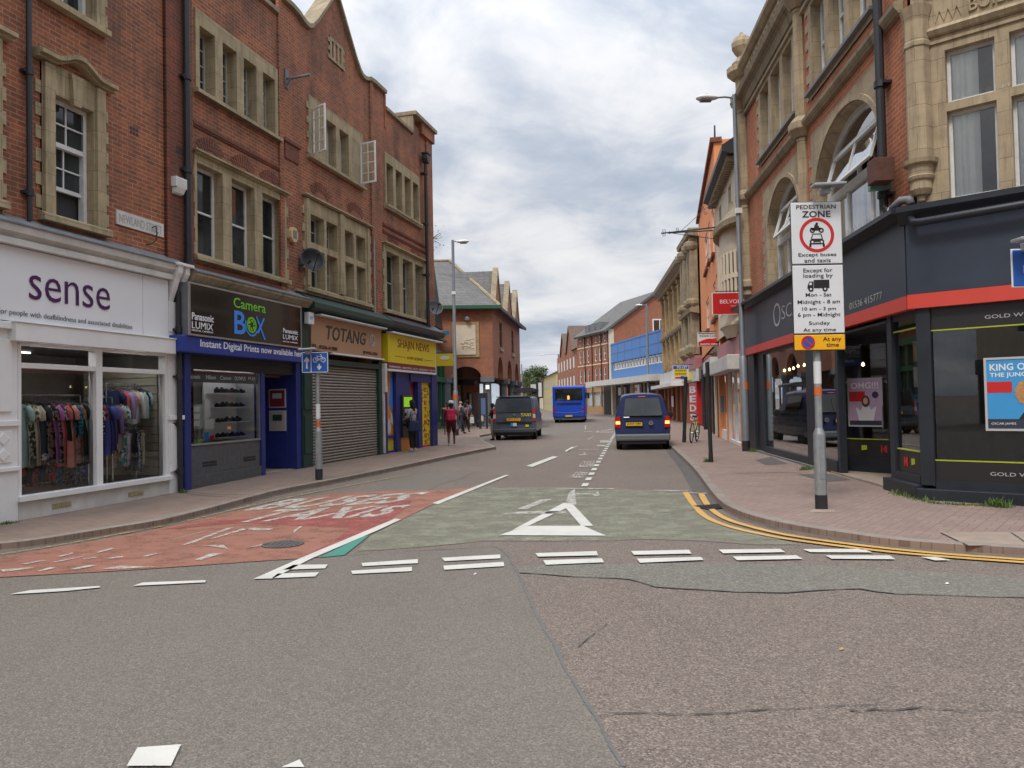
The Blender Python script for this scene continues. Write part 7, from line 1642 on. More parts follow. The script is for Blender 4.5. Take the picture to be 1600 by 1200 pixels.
def body_loft(secs):
    """secs: (y, zb, zt, wb, ws, wt, zbelt, lean) -> closed skin"""
    m = MB(); rows = []
    for y, zb, zt, wb, ws, wt, zs, lean in secs:
        half = [(0, zb), (wb * .8, zb), (wb, zb + .06), (ws * .985, zb + .22), (ws, (zb + zs) / 2 + .05), (ws * .985, zs), (wt + (ws - wt) * .45, (zs + zt) / 2), (wt, zt - .11), (wt - .045, zt - .045), (wt - .13, zt - .01), (wt * .45, zt + .02), (0, zt + .03)]
        pts = half + [(-x, z) for x, z in half[-2:0:-1]]
        rows.append([(x, y + lean * max(0, z - zs), z) for x, z in pts])
    n = len(rows[0])
    for r_ in rows: m.v += r_
    for i in range(len(rows) - 1):
        for k in range(n): m.f.append((i * n + k, i * n + (k + 1) % n, (i + 1) * n + (k + 1) % n, (i + 1) * n + k))
    m.f.append(tuple(range(n - 1, -1, -1))); m.f.append(tuple(range((len(rows) - 1) * n, len(rows) * n))); return m
def wheels(t, hw, ys, r=.32, w=.2):
    for y in ys:
        for s in (-1, 1):
            c = (s * (hw - w / 2 - .02), y, r)
            m = MB(); m.lathe([(r * .6, -w / 2), (r * .95, -w / 2), (r, -w / 2 + .03), (r, w / 2 - .03), (r * .95, w / 2), (r * .6, w / 2)], c, 28, 'x'); wl_ = m.build('wheel', MT['tyre'], t); smooth_by_angle(wl_)
            m = MB(); m.lathe([(.02, -w / 2 + .02), (r * .6, -w / 2 + .01), (r * .6, w / 2 - .01), (.02, w / 2 - .02)], c, 20, 'x'); m.build('rim', MT['chrome'], wl_)
def veh(name, label, cat, x, y, slope, group=None):
    t = thing(name, label, cat, WORLD, (0, 0, 0), group=group); t.location = (x, y, 0); t.rotation_euler = (0, 0, -math.atan(slope)); return t
# blue van
t = veh('van', 'dark blue van with lit brake lamps driving away past the bicycle', 'van', 4.20, 24.9, .14)
ln_ = .40
bd = body_loft([(0.02, .34, 1.78, .80, .87, .655, 1.02, ln_), (.12, .30, 1.80, .84, .895, .665, 1.03, ln_ * .92), (.6, .28, 1.83, .85, .90, .68, 1.05, .1), (1.8, .28, 1.84, .85, .90, .68, 1.05, 0), (2.8, .28, 1.82, .85, .90, .67, 1.05, 0), (3.45, .28, 1.20, .85, .90, .70, 1.0, 0), (4.2, .28, .98, .83, .87, .70, .85, 0), (4.4, .34, .75, .70, .75, .60, .6, 0)]).build('body', MT['van_blue'], t); smooth_by_angle(bd, 50)
def rear_y(z, zs=1.02, l=ln_, y0=.02): return y0 + l * max(0, z - zs)
def rear_panel(name, pts, mat, off=.012, parent=None, zs=1.02, l=ln_, y0=.02, th=.01):
    m = MB(); v = [(x, rear_y(z, zs, l, y0) - off, z) for x, z in pts] + [(x, rear_y(z, zs, l, y0) - off + th + .005, z) for x, z in pts]; n = len(pts)
    m.add(v, [tuple(range(n))] + [(i, i + n, (i + 1) % n + n, (i + 1) % n) for i in range(n)]); return m.build(name, mat, parent or t)
gl_ = rear_panel('rear_window', [(-.60, 1.14), (-.56, 1.11), (.60, 1.11), (.64, 1.14), (.555, 1.64), (.52, 1.68), (-.49, 1.68), (-.53, 1.64)], MT['car_glass'])
rear_panel('tailgate_line', [(-.70, .54), (.70, .54), (.70, .555), (-.70, .555)], LET['black'], .004); rear_panel('tailgate_line', [(-.70, .555), (-.685, .555), (-.66, 1.1), (-.675, 1.1)], LET['black'], .004); rear_panel('tailgate_line', [(.70, .555), (.685, .555), (.69, 1.1), (.705, 1.1)], LET['black'], .004)
for s in (-1, 1):
    lp = rear_panel('tail_lamp', [(s * .70, .72), (s * .875, .74), (s * .865, 1.08), (s * .72, 1.10)][::s], MT['lamp_red'], .03, th=.03); rear_panel('lit_lamp', [(s * .715, .84), (s * .86, .84), (s * .855, .94), (s * .72, .94)][::s], MT['lamp_lit'], .036, parent=lp)
pl = bx(t, 'number_plate', MT['plate_yellow'], [(-.53, -.01, -.03, .0, .79, .90)]); letters(pl, [('JN04 YBR', -.50, -.04, .81, .88, .02)], LET['black'], -.034, .002)
m = MB(); m.box(-.56, .02, -.05, .01, .925, .95); m.box(-.56, .04, -.022, .0, .76, .785); m.build('plate_trim', LET['black'], t)
m = MB(); m.lathe([(.075, -.03), (.075, -.015), (.0755, 0)], (.27, 0, .87), 24, 'y'); bg_ = m.build('badge', MT['chrome'], t); m = MB(); stick(m, [(.215, .905), (.25, .83), (.27, .87), (.29, .83), (.325, .905)], .008, -.036); stick(m, [(.245, .925), (.27, .875), (.295, .925)], .007, -.036); m.build('emblem', MT['plastic'], bg_)
m = MB(); m.box(-.88, .88, -.07, .35, .30, .52); m.build('bumper', MT['bumper_grey'], t, bevel=.05); m = MB(); m.box(-.75, .75, .0, .6, .2, .32); m.build('underside', LET['black'], t)
m = MB(); m.tube([(.0, rear_y(1.12) - .03, 1.12), (.03, rear_y(1.35) - .03, 1.35), (.02, rear_y(1.55) - .03, 1.55)], .008, 5); m.build('wiper', LET['black'], t)
rear_panel('door_handle', [(-.60, 1.055), (-.42, 1.055), (-.42, 1.08), (-.60, 1.08)], MT['chrome'], .02); rear_panel('high_brake_lamp', [(-.12, 1.72), (.12, 1.72), (.12, 1.745), (-.12, 1.745)], MT['lamp_red'], .02)
m = MB(); m.lathe([(.001, -.04), (.11, -.03), (.13, 0), (.11, .05), (.02, .06)], (1.03, 2.7, 1.08), 12, 'y'); m.tube([(.85, 2.75, 1.03), (1.0, 2.75, 1.05)], .02, 6); m.build('mirror', LET['black'], t)
m = MB(); m.tube([(.18, .9, 1.84), (.18, .75, 2.15)], .005, 4); m.build('aerial', LET['black'], t)
for s in (-1, 1): m = MB(); v = [(s * .915, .7, 1.12), (s * .915, 2.2, 1.12), (s * .915, 2.2, 1.12), (s * .76, 2.15, 1.66), (s * .76, .75, 1.66)]; m.add([v[0], v[1], v[3], v[4]], [(0, 1, 2, 3)]); m.build('side_window', MT['car_glass'], t, recalc=False)
wheels(t, .88, (.75, 3.5), .32)
# taxi
t = veh('taxi', 'grey people carrier taxi parked in the bay by the arcade', 'taxi', .07, 33.3, .10)
ln_ = .14
bd = body_loft([(0.02, .34, 1.84, .86, .93, .80, 1.10, ln_), (.14, .30, 1.87, .89, .95, .81, 1.1, .1), (.8, .28, 1.90, .90, .95, .82, 1.1, 0), (3.2, .28, 1.90, .90, .95, .81, 1.1, 0), (3.9, .28, 1.3, .9, .95, .80, 1.1, 0), (4.6, .28, 1.0, .86, .9, .75, .9, 0), (4.8, .34, .7, .7, .75, .6, .6, 0)]).build('body', MT['taxi_grey'], t); smooth_by_angle(bd, 50)
RPk = dict(zs=1.10, l=.14)
rear_panel('rear_window', [(-.76, 1.22), (.76, 1.22), (.72, 1.76), (-.72, 1.76)], MT['car_glass'], .014, **RPk)
for s in (-1, 1):
    lp = rear_panel('tail_lamp', [(s * .80, .80), (s * .935, .82), (s * .90, 1.36), (s * .80, 1.36)][::s], MT['lamp_red'], .03, th=.03, **RPk); rear_panel('clear_lamp', [(s * .81, .95), (s * .925, .95), (s * .915, 1.12), (s * .81, 1.12)][::s], MT['lamp_clear'], .034, parent=lp, **RPk)
pl = bx(t, 'number_plate', MT['plate_yellow'], [(-.33, .27, -.03, .0, .83, .95)]); letters(pl, [('EJ57 ETD', -.28, .22, .85, .93, .02)], LET['red'], -.034, .002); rear_panel('plate_recess', [(-.50, .80), (.46, .80), (.46, .98), (-.50, .98)], MT['plastic'], .01, **RPk)
o = bx(t, 'licence_plate', LET['sky'], [(-.16, .10, -.03, 0, .60, .74)]); bx(o, 'white_half', MT['sign_white'], [(-.06, .10, -.034, -.03, .60, .74)])
o = rear_panel('taxi_lettering_ground', [(.28, 1.02), (.29, 1.02), (.29, 1.03), (.28, 1.03)], MT['taxi_grey'], .012, **RPk); letters(t, [('TAXI', .28, .72, 1.02, 1.16, .03, .1)], MT['sign_yellow'], -.014, .008)
m = MB(); m.lathe([(.05, -.02), (.05, 0)], (0, 0, 1.10), 12, 'y'); m.build('badge', MT['chrome'], t); m = MB(); m.box(-.92, .92, -.09, .3, .32, .50); m.build('bumper', MT['plastic'], t, bevel=.04); bx(t, 'dark_band', LET['black'], [(-.76, .76, -.012, .02, .72, .79)]); bx(t, 'yellow_sticker', MT['sign_yellow'], [(.48, .62, -.02, .0, .56, .66)]); m = MB(); m.box(-.78, .78, .02, .6, .2, .34); m.build('underside', LET['black'], t)
bx(t, 'roof_edge', LET['black'], [(-.78, .78, .06, .2, 1.86, 1.90)], bevel=.01); wheels(t, .93, (.8, 3.8), .33)
# bus
t = veh('bus', 'bright blue single deck bus seen from behind driving away down the street', 'bus', 4.35, 59.2, .11)
m = MB(); m.box(-1.26, 1.26, 0, 11, .38, 2.86); m.build('body', MT['bus_blue'], t, bevel=.16, seg=4)
bx(t, 'rear_window', MT['car_glass'], [(-1.05, 1.05, -.02, .02, 1.72, 2.66)], bevel=.015)
MT['amber_led'] = emit('amber_led', (1, .32, .05), 1.5); bn = bx(t, 'route_display', LET['black'], [(-.22, .16, -.03, -.02, 1.78, 2.1)]); letters(bn, [('1', -.1, .05, 1.8, 2.08, .06)], MT['amber_led'], -.036, .002)
m = MB()
for k in range(4): m.box(-.95, .95, -.015, .02, 1.38 + k * .045, 1.405 + k * .045)
m.build('grille', LET['black'], t)
m = MB(); P = [(-1.1 + 2.2 * k / 16, .86 - .12 * (1 - (k / 8 - 1) ** 2)) for k in range(17)]
for (a, za), (b, zb) in zip(P[:-1], P[1:]): m.add([(a, -.03, za), (b, -.03, zb), (b, -.03, zb + .03), (a, -.03, za + .03), (a, .02, za), (b, .02, zb), (b, .02, zb + .03), (a, .02, za + .03)], [(0, 1, 2, 3), (3, 2, 6, 7)])
m.build('trim', MT['chrome'], t)
for s in (-1, 1):
    for z in (.75, 1.05): bx(t, 'tail_lamp', MT['lamp_red'], [(s * 1.1 - .06, s * 1.1 + .06, -.03, .02, z, z + .16)])
bx(t, 'number_plate', MT['plate_yellow'], [(-.28, .24, -.03, .0, .47, .58)]); bx(t, 'lower_skirt', MT['plastic'], [(-1.2, 1.2, .05, 10.9, .26, .4)])
for s in (-1, 1):
    w_ = bx(t, 'side_window_band', MT['car_glass'], [(s * 1.265 - .01, s * 1.265 + .01, .5, 10.6, 1.35, 2.5)]); bx(w_, 'window_pillar', MT['plastic'], [(s * 1.27 - .01, s * 1.27 + .01, 1.9 + k * 1.75, 2.0 + k * 1.75, 1.35, 2.5) for k in range(5)])
bx(t, 'side_panel', MT['lead'], [(-1.275, -1.255, .3, 10.7, .5, 1.3)])
wheels(t, 1.24, (2.2, 8.4), .48, .3)
bx(t, 'mirror', LET['black'], [(-1.5, -1.3, 10.9, 11.0, 1.9, 2.4), (1.3, 1.5, 10.9, 11.0, 1.9, 2.4)])
# bicycle
bxg = ground(1079, 692, .1); t = thing('bicycle', 'bicycle leaning at the black post beside the dark blue van', 'bicycle', WORLD, (0, 0, 0)); t.location = (bxg[0] + .02, bxg[1], .1); t.rotation_euler = (0, R(6), -math.atan(.44))
for yy in (0, 1.05):
    m = MB(); n = 36
    m.tube([(0, yy + .33 * math.cos(2 * math.pi * k / n), .35 + .33 * math.sin(2 * math.pi * k / n)) for k in range(n + 1)], .022, 8, caps=False); w_ = m.build('wheel', MT['tyre'], t, smooth=True)
    m = MB(); m.tube([(0, yy + .305 * math.cos(2 * math.pi * k / n), .35 + .305 * math.sin(2 * math.pi * k / n)) for k in range(n + 1)], .010, 6, caps=False); m.lathe([(.02, -.05), (.02, .05)], (0, yy, .35), 8, 'x')
    for k in range(18): a = 2 * math.pi * k / 18; m.tube([(.02 * (-1) ** k, yy, .35), (0, yy + .3 * math.cos(a), .35 + .3 * math.sin(a))], .0015, 3, caps=False)
    m.build('rim', MT['chrome'], w_)
m = MB(); S = [(0, .30, .84), (0, .36, .32), (0, .86, .82), (0, .90, .70)]
for a, b in (((0, .28, .86), (0, .42, .32)), ((0, .30, .78), (0, .88, .80)), ((0, .42, .32), (0, .90, .72)), ((.04, 0, .35), (.02, .42, .32)), ((-.04, 0, .35), (-.02, .42, .32)), ((.04, 0, .35), (.02, .30, .78)), ((-.04, 0, .35), (-.02, .30, .78)), ((0, .86, .90), (0, .92, .68)), ((.05, 1.05, .35), (.04, .92, .68)), ((-.05, 1.05, .35), (-.04, .92, .68))): m.tube([a, b], .017, 7)
m.build('frame', plain('bike_frame', (.42, .40, .16), .35, var=.05, coat=.5), t)
m = MB(); m.tube([(-.30, .80, 1.02), (-.12, .86, 1.0), (0, .88, .98), (.12, .86, 1.0), (.30, .80, 1.02)], .013, 7); m.tube([(0, .86, .88), (0, .88, .98)], .014, 6); m.build('handlebar', MT['black_iron'], t)
m = MB(); m.prism_x([(.10, .93), (.34, .95), (.38, .90), (.12, .88)], -.06, .06); m.tube([(0, .26, .9), (0, .30, .8)], .014, 6); m.build('saddle', MT['black_iron'], t, bevel=.02)
m = MB(); m.lathe([(.09, -.01), (.09, .01)], (.05, .42, .32), 16, 'x'); m.tube([(.07, .42, .32), (.08, .5, .2)], .01, 5); m.tube([(-.07, .42, .32), (-.08, .34, .44)], .01, 5); m.box(.07, .16, .46, .54, .19, .21); m.box(-.16, -.07, .30, .38, .43, .45); m.build('crankset', MT['black_iron'], t)
# ================================================================== PEOPLE
def skin_geo(verts, edges, radii, sub=1, root=0):
    me = bpy.data.meshes.new('s'); me.from_pydata(verts, edges, []); o = bpy.data.objects.new('s', me); COL.objects.link(o)
    md = o.modifiers.new('k', 'SKIN'); md.use_smooth_shade = True; md.branch_smoothing = .6
    for i, r_ in enumerate(radii): me.skin_vertices[0].data[i].radius = (r_, r_) if isinstance(r_, float) else r_
    me.skin_vertices[0].data[root].use_root = True
    s = o.modifiers.new('u', 'SUBSURF'); s.levels = sub; s.render_levels = sub
    dg = bpy.context.evaluated_depsgraph_get(); dg.update(); q = bpy.data.meshes.new_from_object(o.evaluated_get(dg))
    v = [tuple(p.co) for p in q.vertices]; f = [tuple(p.vertices) for p in q.polygons]
    bpy.data.objects.remove(o); bpy.data.meshes.remove(me); bpy.data.meshes.remove(q); return v, f
_sk = {}
def cloth(name, c, rough=.85, var=.2): return plain(name, c, rough, var=var, scale=8)
SKD = cloth('skin_dark', (.12, .055, .035), .55, .08); SKL = cloth('skin_light', (.45, .25, .18), .55, .08); SKM = cloth('skin_mid', (.27, .14, .09), .55, .08)
CL = {n: cloth('cloth_' + n, c) for n, c in dict(black=(.012, .012, .015), red=(.22, .018, .035), darkred=(.10, .012, .02), navy=(.012, .02, .06), grey=(.06, .07, .08), khaki=(.22, .19, .15), blue=(.22, .32, .48), white=(.6, .6, .6), hairblack=(.008, .007, .007), hairgrey=(.35, .33, .31), purple=(.12, .06, .14), denim=(.03, .04, .07), maroon=(.16, .03, .04)).items()}
def stripes():
    m, n, l, b = mat_new('striped_knit'); t = n.new('ShaderNodeTexCoord').outputs['Object']; w = n.new('ShaderNodeTexWave'); l.new(t, w.inputs[0]); w.bands_direction = 'Z'; w.inputs['Scale'].default_value = 9; w.inputs['Distortion'].default_value = 1.5
    l.new(ramp(n, l, w.outputs[0], [(.4, (.03, .03, .05)), (.55, (.55, .55, .58))]), b.inputs['Base Color']); b.inputs['Roughness'].default_value = .9; return m
CL['stripe'] = stripes()
def person(label, x, y, face, h, pose, skin, top, legs, hair, z=.1, skirt=None, hairlen=.12, sleeve=2, shorts=False, shoe='black', cap=None, bald=False, build_=1.0):
    """pose: dict of joints in a 1.7 m body frame (x right, y forward, z up)"""
    t = thing('person', label, 'person', WORLD, (0, 0, 0)); t.location = (x, y, z); t.rotation_euler = (0, 0, face); t.scale = (h / 1.7,) * 3
    P = dict(hip=(0, 0, .93), sp=(0, .0, 1.08), ch=(0, .0, 1.27), nk=(0, .0, 1.43), hd=(0, .015, 1.50), h1=(0, .025, 1.575), h2=(0, .01, 1.64))
    for s, k in ((-1, 'l'), (1, 'r')):
        P['hj' + k] = (s * .09, 0, .90); P['kn' + k] = (s * .10, .02, .49); P['an' + k] = (s * .10, -.02, .085); P['to' + k] = (s * .11, .12, .035)
        P['sh' + k] = (s * .175, 0, 1.385); P['el' + k] = (s * .24, -.02, 1.11); P['wr' + k] = (s * .25, .07, .88); P['ha' + k] = (s * .25, .10, .80)
    P.update(pose); order = list(P); ix = {k: i for i, k in enumerate(order)}; B = build_
    Rr = dict(hip=(.15 * B, .11 * B), sp=(.125 * B, .095 * B), ch=(.15 * B, .10 * B), nk=.052, hd=.058, h1=(.078, .095), h2=(.07, .08))
    for k in 'lr': Rr.update({'hj' + k: .085 * B, 'kn' + k: .056, 'an' + k: .036, 'to' + k: .032, 'sh' + k: .056, 'el' + k: .040, 'wr' + k: .026, 'ha' + k: .030})
    E_ = [('hip', 'sp'), ('sp', 'ch'), ('ch', 'nk'), ('nk', 'hd'), ('hd', 'h1'), ('h1', 'h2')]
    for k in 'lr': E_ += [('hip', 'hj' + k), ('hj' + k, 'kn' + k), ('kn' + k, 'an' + k), ('an' + k, 'to' + k), ('ch', 'sh' + k), ('sh' + k, 'el' + k), ('el' + k, 'wr' + k), ('wr' + k, 'ha' + k)]
    def geo(keys, grow, edges=E_, over={}, root='hip'):
        ks = [k for k in order if k in keys]; jx = {k: i for i, k in enumerate(ks)}; ed = [(jx[a], jx[b]) for a, b in edges if a in jx and b in jx]
        rad = []
        for k in ks:
            r_ = over.get(k, Rr[k]); rad.append((r_[0] + grow, r_[1] + grow) if isinstance(r_, tuple) else r_ + grow)
        return skin_geo([P[k] for k in ks], ed, rad, 1, jx.get(root, 0))
    v, f = geo(order, 0.0); m = MB(); m.add(v, f)
    hx = Vector(P['h1'])
    m.lathe([(.018, 0), (.012, .02), (.001, .04)], (hx.x, hx.y + .085, hx.z - .02), 6, 'y')
    for s in (-1, 1): m.lathe([(.022, -.008), (.028, 0), (.02, .01)], (hx.x + s * .08, hx.y - .01, hx.z - .01), 8, 'x')
    for k in 'lr':        # fingers and thumb
        a, b = Vector(P['wr' + k]), Vector(P['ha' + k]); d = (b - a).normalized(); q = d.cross(Vector((0, 1, 0) if abs(d.y) < .8 else (1, 0, 0))).normalized(); r2_ = d.cross(q)
        for i, L_ in enumerate((.055, .065, .068, .06)): o_ = b + r2_ * (-.022 + .015 * i) + d * .015; m.tube([o_, o_ + d * L_ * .6, o_ + d * L_ + q * .015], [.009, .008, .006], 6)
        o_ = b - d * .02 + r2_ * -.028; m.tube([o_, o_ + d * .03 - r2_ * .02, o_ + d * .055 - r2_ * .022], [.010, .009, .007], 6)
    m.build('body', skin, t, smooth=True)
    m = MB()
    for s in (-1, 1): m.lathe([(.001, -.004), (.011, 0), (.001, .006)], (hx.x + s * .032, hx.y + .088, hx.z + .012), 8, 'y')
    m.build('eye', LET['black'], t)
    m = MB(); m.box(hx.x - .022, hx.x + .022, hx.y + .080, hx.y + .088, hx.z - .058, hx.z - .05); m.build('mouth', CL['maroon'], t)
    keys = ['hip', 'sp', 'ch', 'shl', 'shr', 'ell', 'elr'] + (['wrl', 'wrr'] if sleeve > 1 else [])
    v, f = geo([k for k in keys if not (sleeve == 0 and k[:2] == 'el')], .016, over={'hip': (.155 * B, .12 * B)}); MB().add(v, f).build('top', top, t, smooth=True)
    if legs:
        kk = ['hip', 'hjl', 'hjr', 'knl', 'knr'] + ([] if shorts else ['anl', 'anr']); v, f = geo(kk, .017, over={'anl': .045, 'anr': .045, 'knl': .066, 'knr': .066, 'hip': (.15 * B, .115 * B)}); MB().add(v, f).build('shorts' if shorts else 'trousers', legs, t, smooth=True)
    if skirt:
        m = MB(); n = 20; z1_, hem = skirt; rr_ = [(.16, 1.02), (.19, .90), (.23, (z1_ + .9) / 2), (hem, z1_)]; b0 = 0
        for r_, zz2 in rr_:
            for k in range(n): a = 2 * math.pi * k / n; w = 1 + .05 * math.sin(5 * a); m.v.append((r_ * w * math.cos(a), r_ * .8 * w * math.sin(a), zz2))
        for i in range(3):
            for k in range(n): m.f.append((i * n + k, i * n + (k + 1) % n, (i + 1) * n + (k + 1) % n, (i + 1) * n + k))
        m.build('skirt', top, t, smooth=True)
    for k in 'lr':
        a, b = Vector(P['an' + k]), Vector(P['to' + k]); v, f = skin_geo([tuple(a + Vector((0, -.03, -.03))), tuple(a.lerp(b, .5) + Vector((0, 0, -.02))), tuple(b)], [(0, 1), (1, 2)], [.046, .046, .036], 1); MB().add(v, f).build('shoe', CL[shoe], t, smooth=True)
    if not bald:
        m = MB(); vs = []; n, k2 = 14, 8
        for j in range(k2 + 1):
            ph = math.pi * .52 * j / k2
            for i in range(n):
                a = 2 * math.pi * i / n; front = max(0, math.sin(a)); rr_ = 1.0
                zz2 = math.cos(ph) * .115 - (hairlen * (1 - front) ** 1.2 if j == k2 else 0) - (hairlen * .45 * (1 - front) if j == k2 - 1 else 0)
                q = math.sin(ph) * (1 if j < k2 else .92); yy = math.sin(a) * q * (.115 if a < math.pi else .118); 
                if j >= k2 - 1 and front > .3: zz2 = max(zz2, .045)
                vs.append((hx.x + math.cos(a) * q * .098, hx.y + yy - .008, hx.z + .012 + zz2))
        m.v = vs
        for j in range(k2):
            for i in range(n): m.f.append((j * n + i, j * n + (i + 1) % n, (j + 1) * n + (i + 1) % n, (j + 1) * n + i))
        m.build('hair', hair, t, smooth=True)
    if cap:
        m = MB(); m.lathe([(.112, -.01), (.114, .03), (.10, .08), (.06, .11), (.001, .12)], (hx.x, hx.y - .005, hx.z + .035), 16); m.box(hx.x - .06, hx.x + .06, hx.y + .09, hx.y + .17, hx.z + .025, hx.z + .035); m.build('cap', cap, t, smooth=True)
    return t
def walk(s=1, k=1.0):
    a, b = ('l', 'r') if s > 0 else ('r', 'l'); sa = -1 if a == 'l' else 1
    return {'kn' + a: (sa * .10, .17 * k, .50), 'an' + a: (sa * .10, .22 * k, .10), 'to' + a: (sa * .10, .36 * k, .06), 'kn' + b: (-sa * .10, -.03, .49), 'an' + b: (-sa * .10, -.30 * k, .16), 'to' + b: (-sa * .10, -.20 * k, .045),
            'el' + a: (sa * .25, -.12, 1.13), 'wr' + a: (sa * .25, -.14, .90), 'ha' + a: (sa * .25, -.12, .82), 'el' + b: (-sa * .25, .05, 1.12), 'wr' + b: (-sa * .24, .2, .93), 'ha' + b: (-sa * .23, .26, .87)}
def at(px, Y): return at_depth(px, 660, Y).x
arms_in = {'elr': (.24, .10, 1.14), 'wrr': (.12, .32, 1.12), 'har': (.08, .39, 1.13), 'ell': (-.25, .02, 1.12), 'wrl': (-.14, .22, 1.04), 'hal': (-.08, .28, 1.04)}
# woman at the cash machine: faces the wall
p = LF.W(LF.P(645.5, 690, -.50)[0], -.50); person('woman in a striped top using the cash machine outside the newsagent', p.x, p.y, R(62), 1.58, arms_in, SKL, CL['stripe'], CL['black'], CL['hairblack'], z=.19, hairlen=.26, shoe='white', sleeve=2)
def bag(name, label, cat, x, y, z, w, d, h, mat, strap=.25, rot=0.0):
    t = thing(name, label, cat, WORLD, (0, 0, 0)); t.location = (x, y, z); t.rotation_euler = (0, 0, rot)
    m = MB(); m.add([(-w, -d, 0), (w, -d, 0), (w, d, 0), (-w, d, 0), (-w * .8, -d * .5, h), (w * .8, -d * .5, h), (w * .8, d * .5, h), (-w * .8, d * .5, h)], [(3, 2, 1, 0), (0, 1, 5, 4), (1, 2, 6, 5), (2, 3, 7, 6), (3, 0, 4, 7), (4, 5, 6, 7)]); m.build('bag_body', mat, t, bevel=.03)
    m = MB(); m.tube([(-w * .5, 0, h), (-w * .4, 0, h + strap * .8), (0, 0, h + strap), (w * .4, 0, h + strap * .8), (w * .5, 0, h)], .012, 6); m.build('handle', mat, t); return t
q = p + Vector((.10, -.30, 0)); bag('handbag', 'large dark navy bag on the arm of the woman at the cash machine', 'bag', q.x, q.y, .80, .20, .07, .30, CL['navy'], rot=R(10))
# person with the red backpack
x, y = at(705, 27.2), 27.2; person('person in a white cap and dark red clothes walking away with a backpack', x, y, R(4), 1.62, walk(-1, .9), SKD, CL['red'], CL['darkred'], CL['hairblack'], sleeve=1, shorts=True, shoe='white', cap=CL['white'], hairlen=.10, build_=1.2)
t = thing('backpack', 'bright red backpack on the back of the person in the white cap', 'backpack', WORLD, (0, 0, 0)); t.location = (x, y - .02, .1); t.rotation_euler = (0, 0, R(4))
BPK = cloth('backpack_red', (.50, .02, .07)); m = MB(); m.box(-.16, .16, -.34, -.16, .92, 1.34); m.build('main_compartment', BPK, t, bevel=.07, seg=3); m = MB(); m.box(-.12, .12, -.39, -.33, .95, 1.14); m.build('front_pocket', BPK, t, bevel=.03)
for s in (-1, 1): m = MB(); m.tube([(s * .10, -.17, 1.33), (s * .12, -.04, 1.40), (s * .12, .13, 1.30), (s * .13, .12, 1.12), (s * .13, -.16, .98)], .018, 6); m.build('strap', CL['darkred'], t)
person('woman with long black hair in a black dress walking towards the camera', at(697, 37.5), 37.5, R(176), 1.62, walk(1, .7), SKM, CL['black'], None, CL['hairblack'], skirt=(.48, .26), hairlen=.28, shoe='maroon')
person('bald man in a dark grey jacket and dark trousers striding past the lamp post', at(719.5, 38.5), 38.5, R(-55), 1.70, walk(1, 1.1), SKL, CL['grey'], CL['denim'], CL['hairgrey'], bald=True)
person('person in a purple top and dark skirt walking just behind the bald man', at(727, 41), 41, R(-30), 1.58, walk(-1, .9), SKM, CL['purple'], CL['black'], CL['hairblack'], sleeve=1, hairlen=.14)
x = at(730, 47); person('man in a pale blue shirt and dark red shorts walking towards the arcade', x, 47, R(5), 1.76, walk(1, .7), SKD, CL['blue'], CL['darkred'], CL['hairblack'], sleeve=1, shorts=True, hairlen=.04, build_=1.1)
bag('carrier_bag', 'white carrier bag hanging from the hand of the man in the pale blue shirt', 'bag', x + .30, 46.9, .42, .14, .06, .38, CL['white'], strap=.14)
person('person in a black top and khaki trousers standing beside the parked taxi', at(770, 33.6), 33.6, R(78), 1.62, {**arms_in, 'ell': (-.24, .08, 1.15), 'wrl': (-.2, .3, 1.12), 'hal': (-.18, .37, 1.12)}, SKD, CL['black'], CL['khaki'], CL['hairblack'], z=.0, sleeve=1, hairlen=.05)

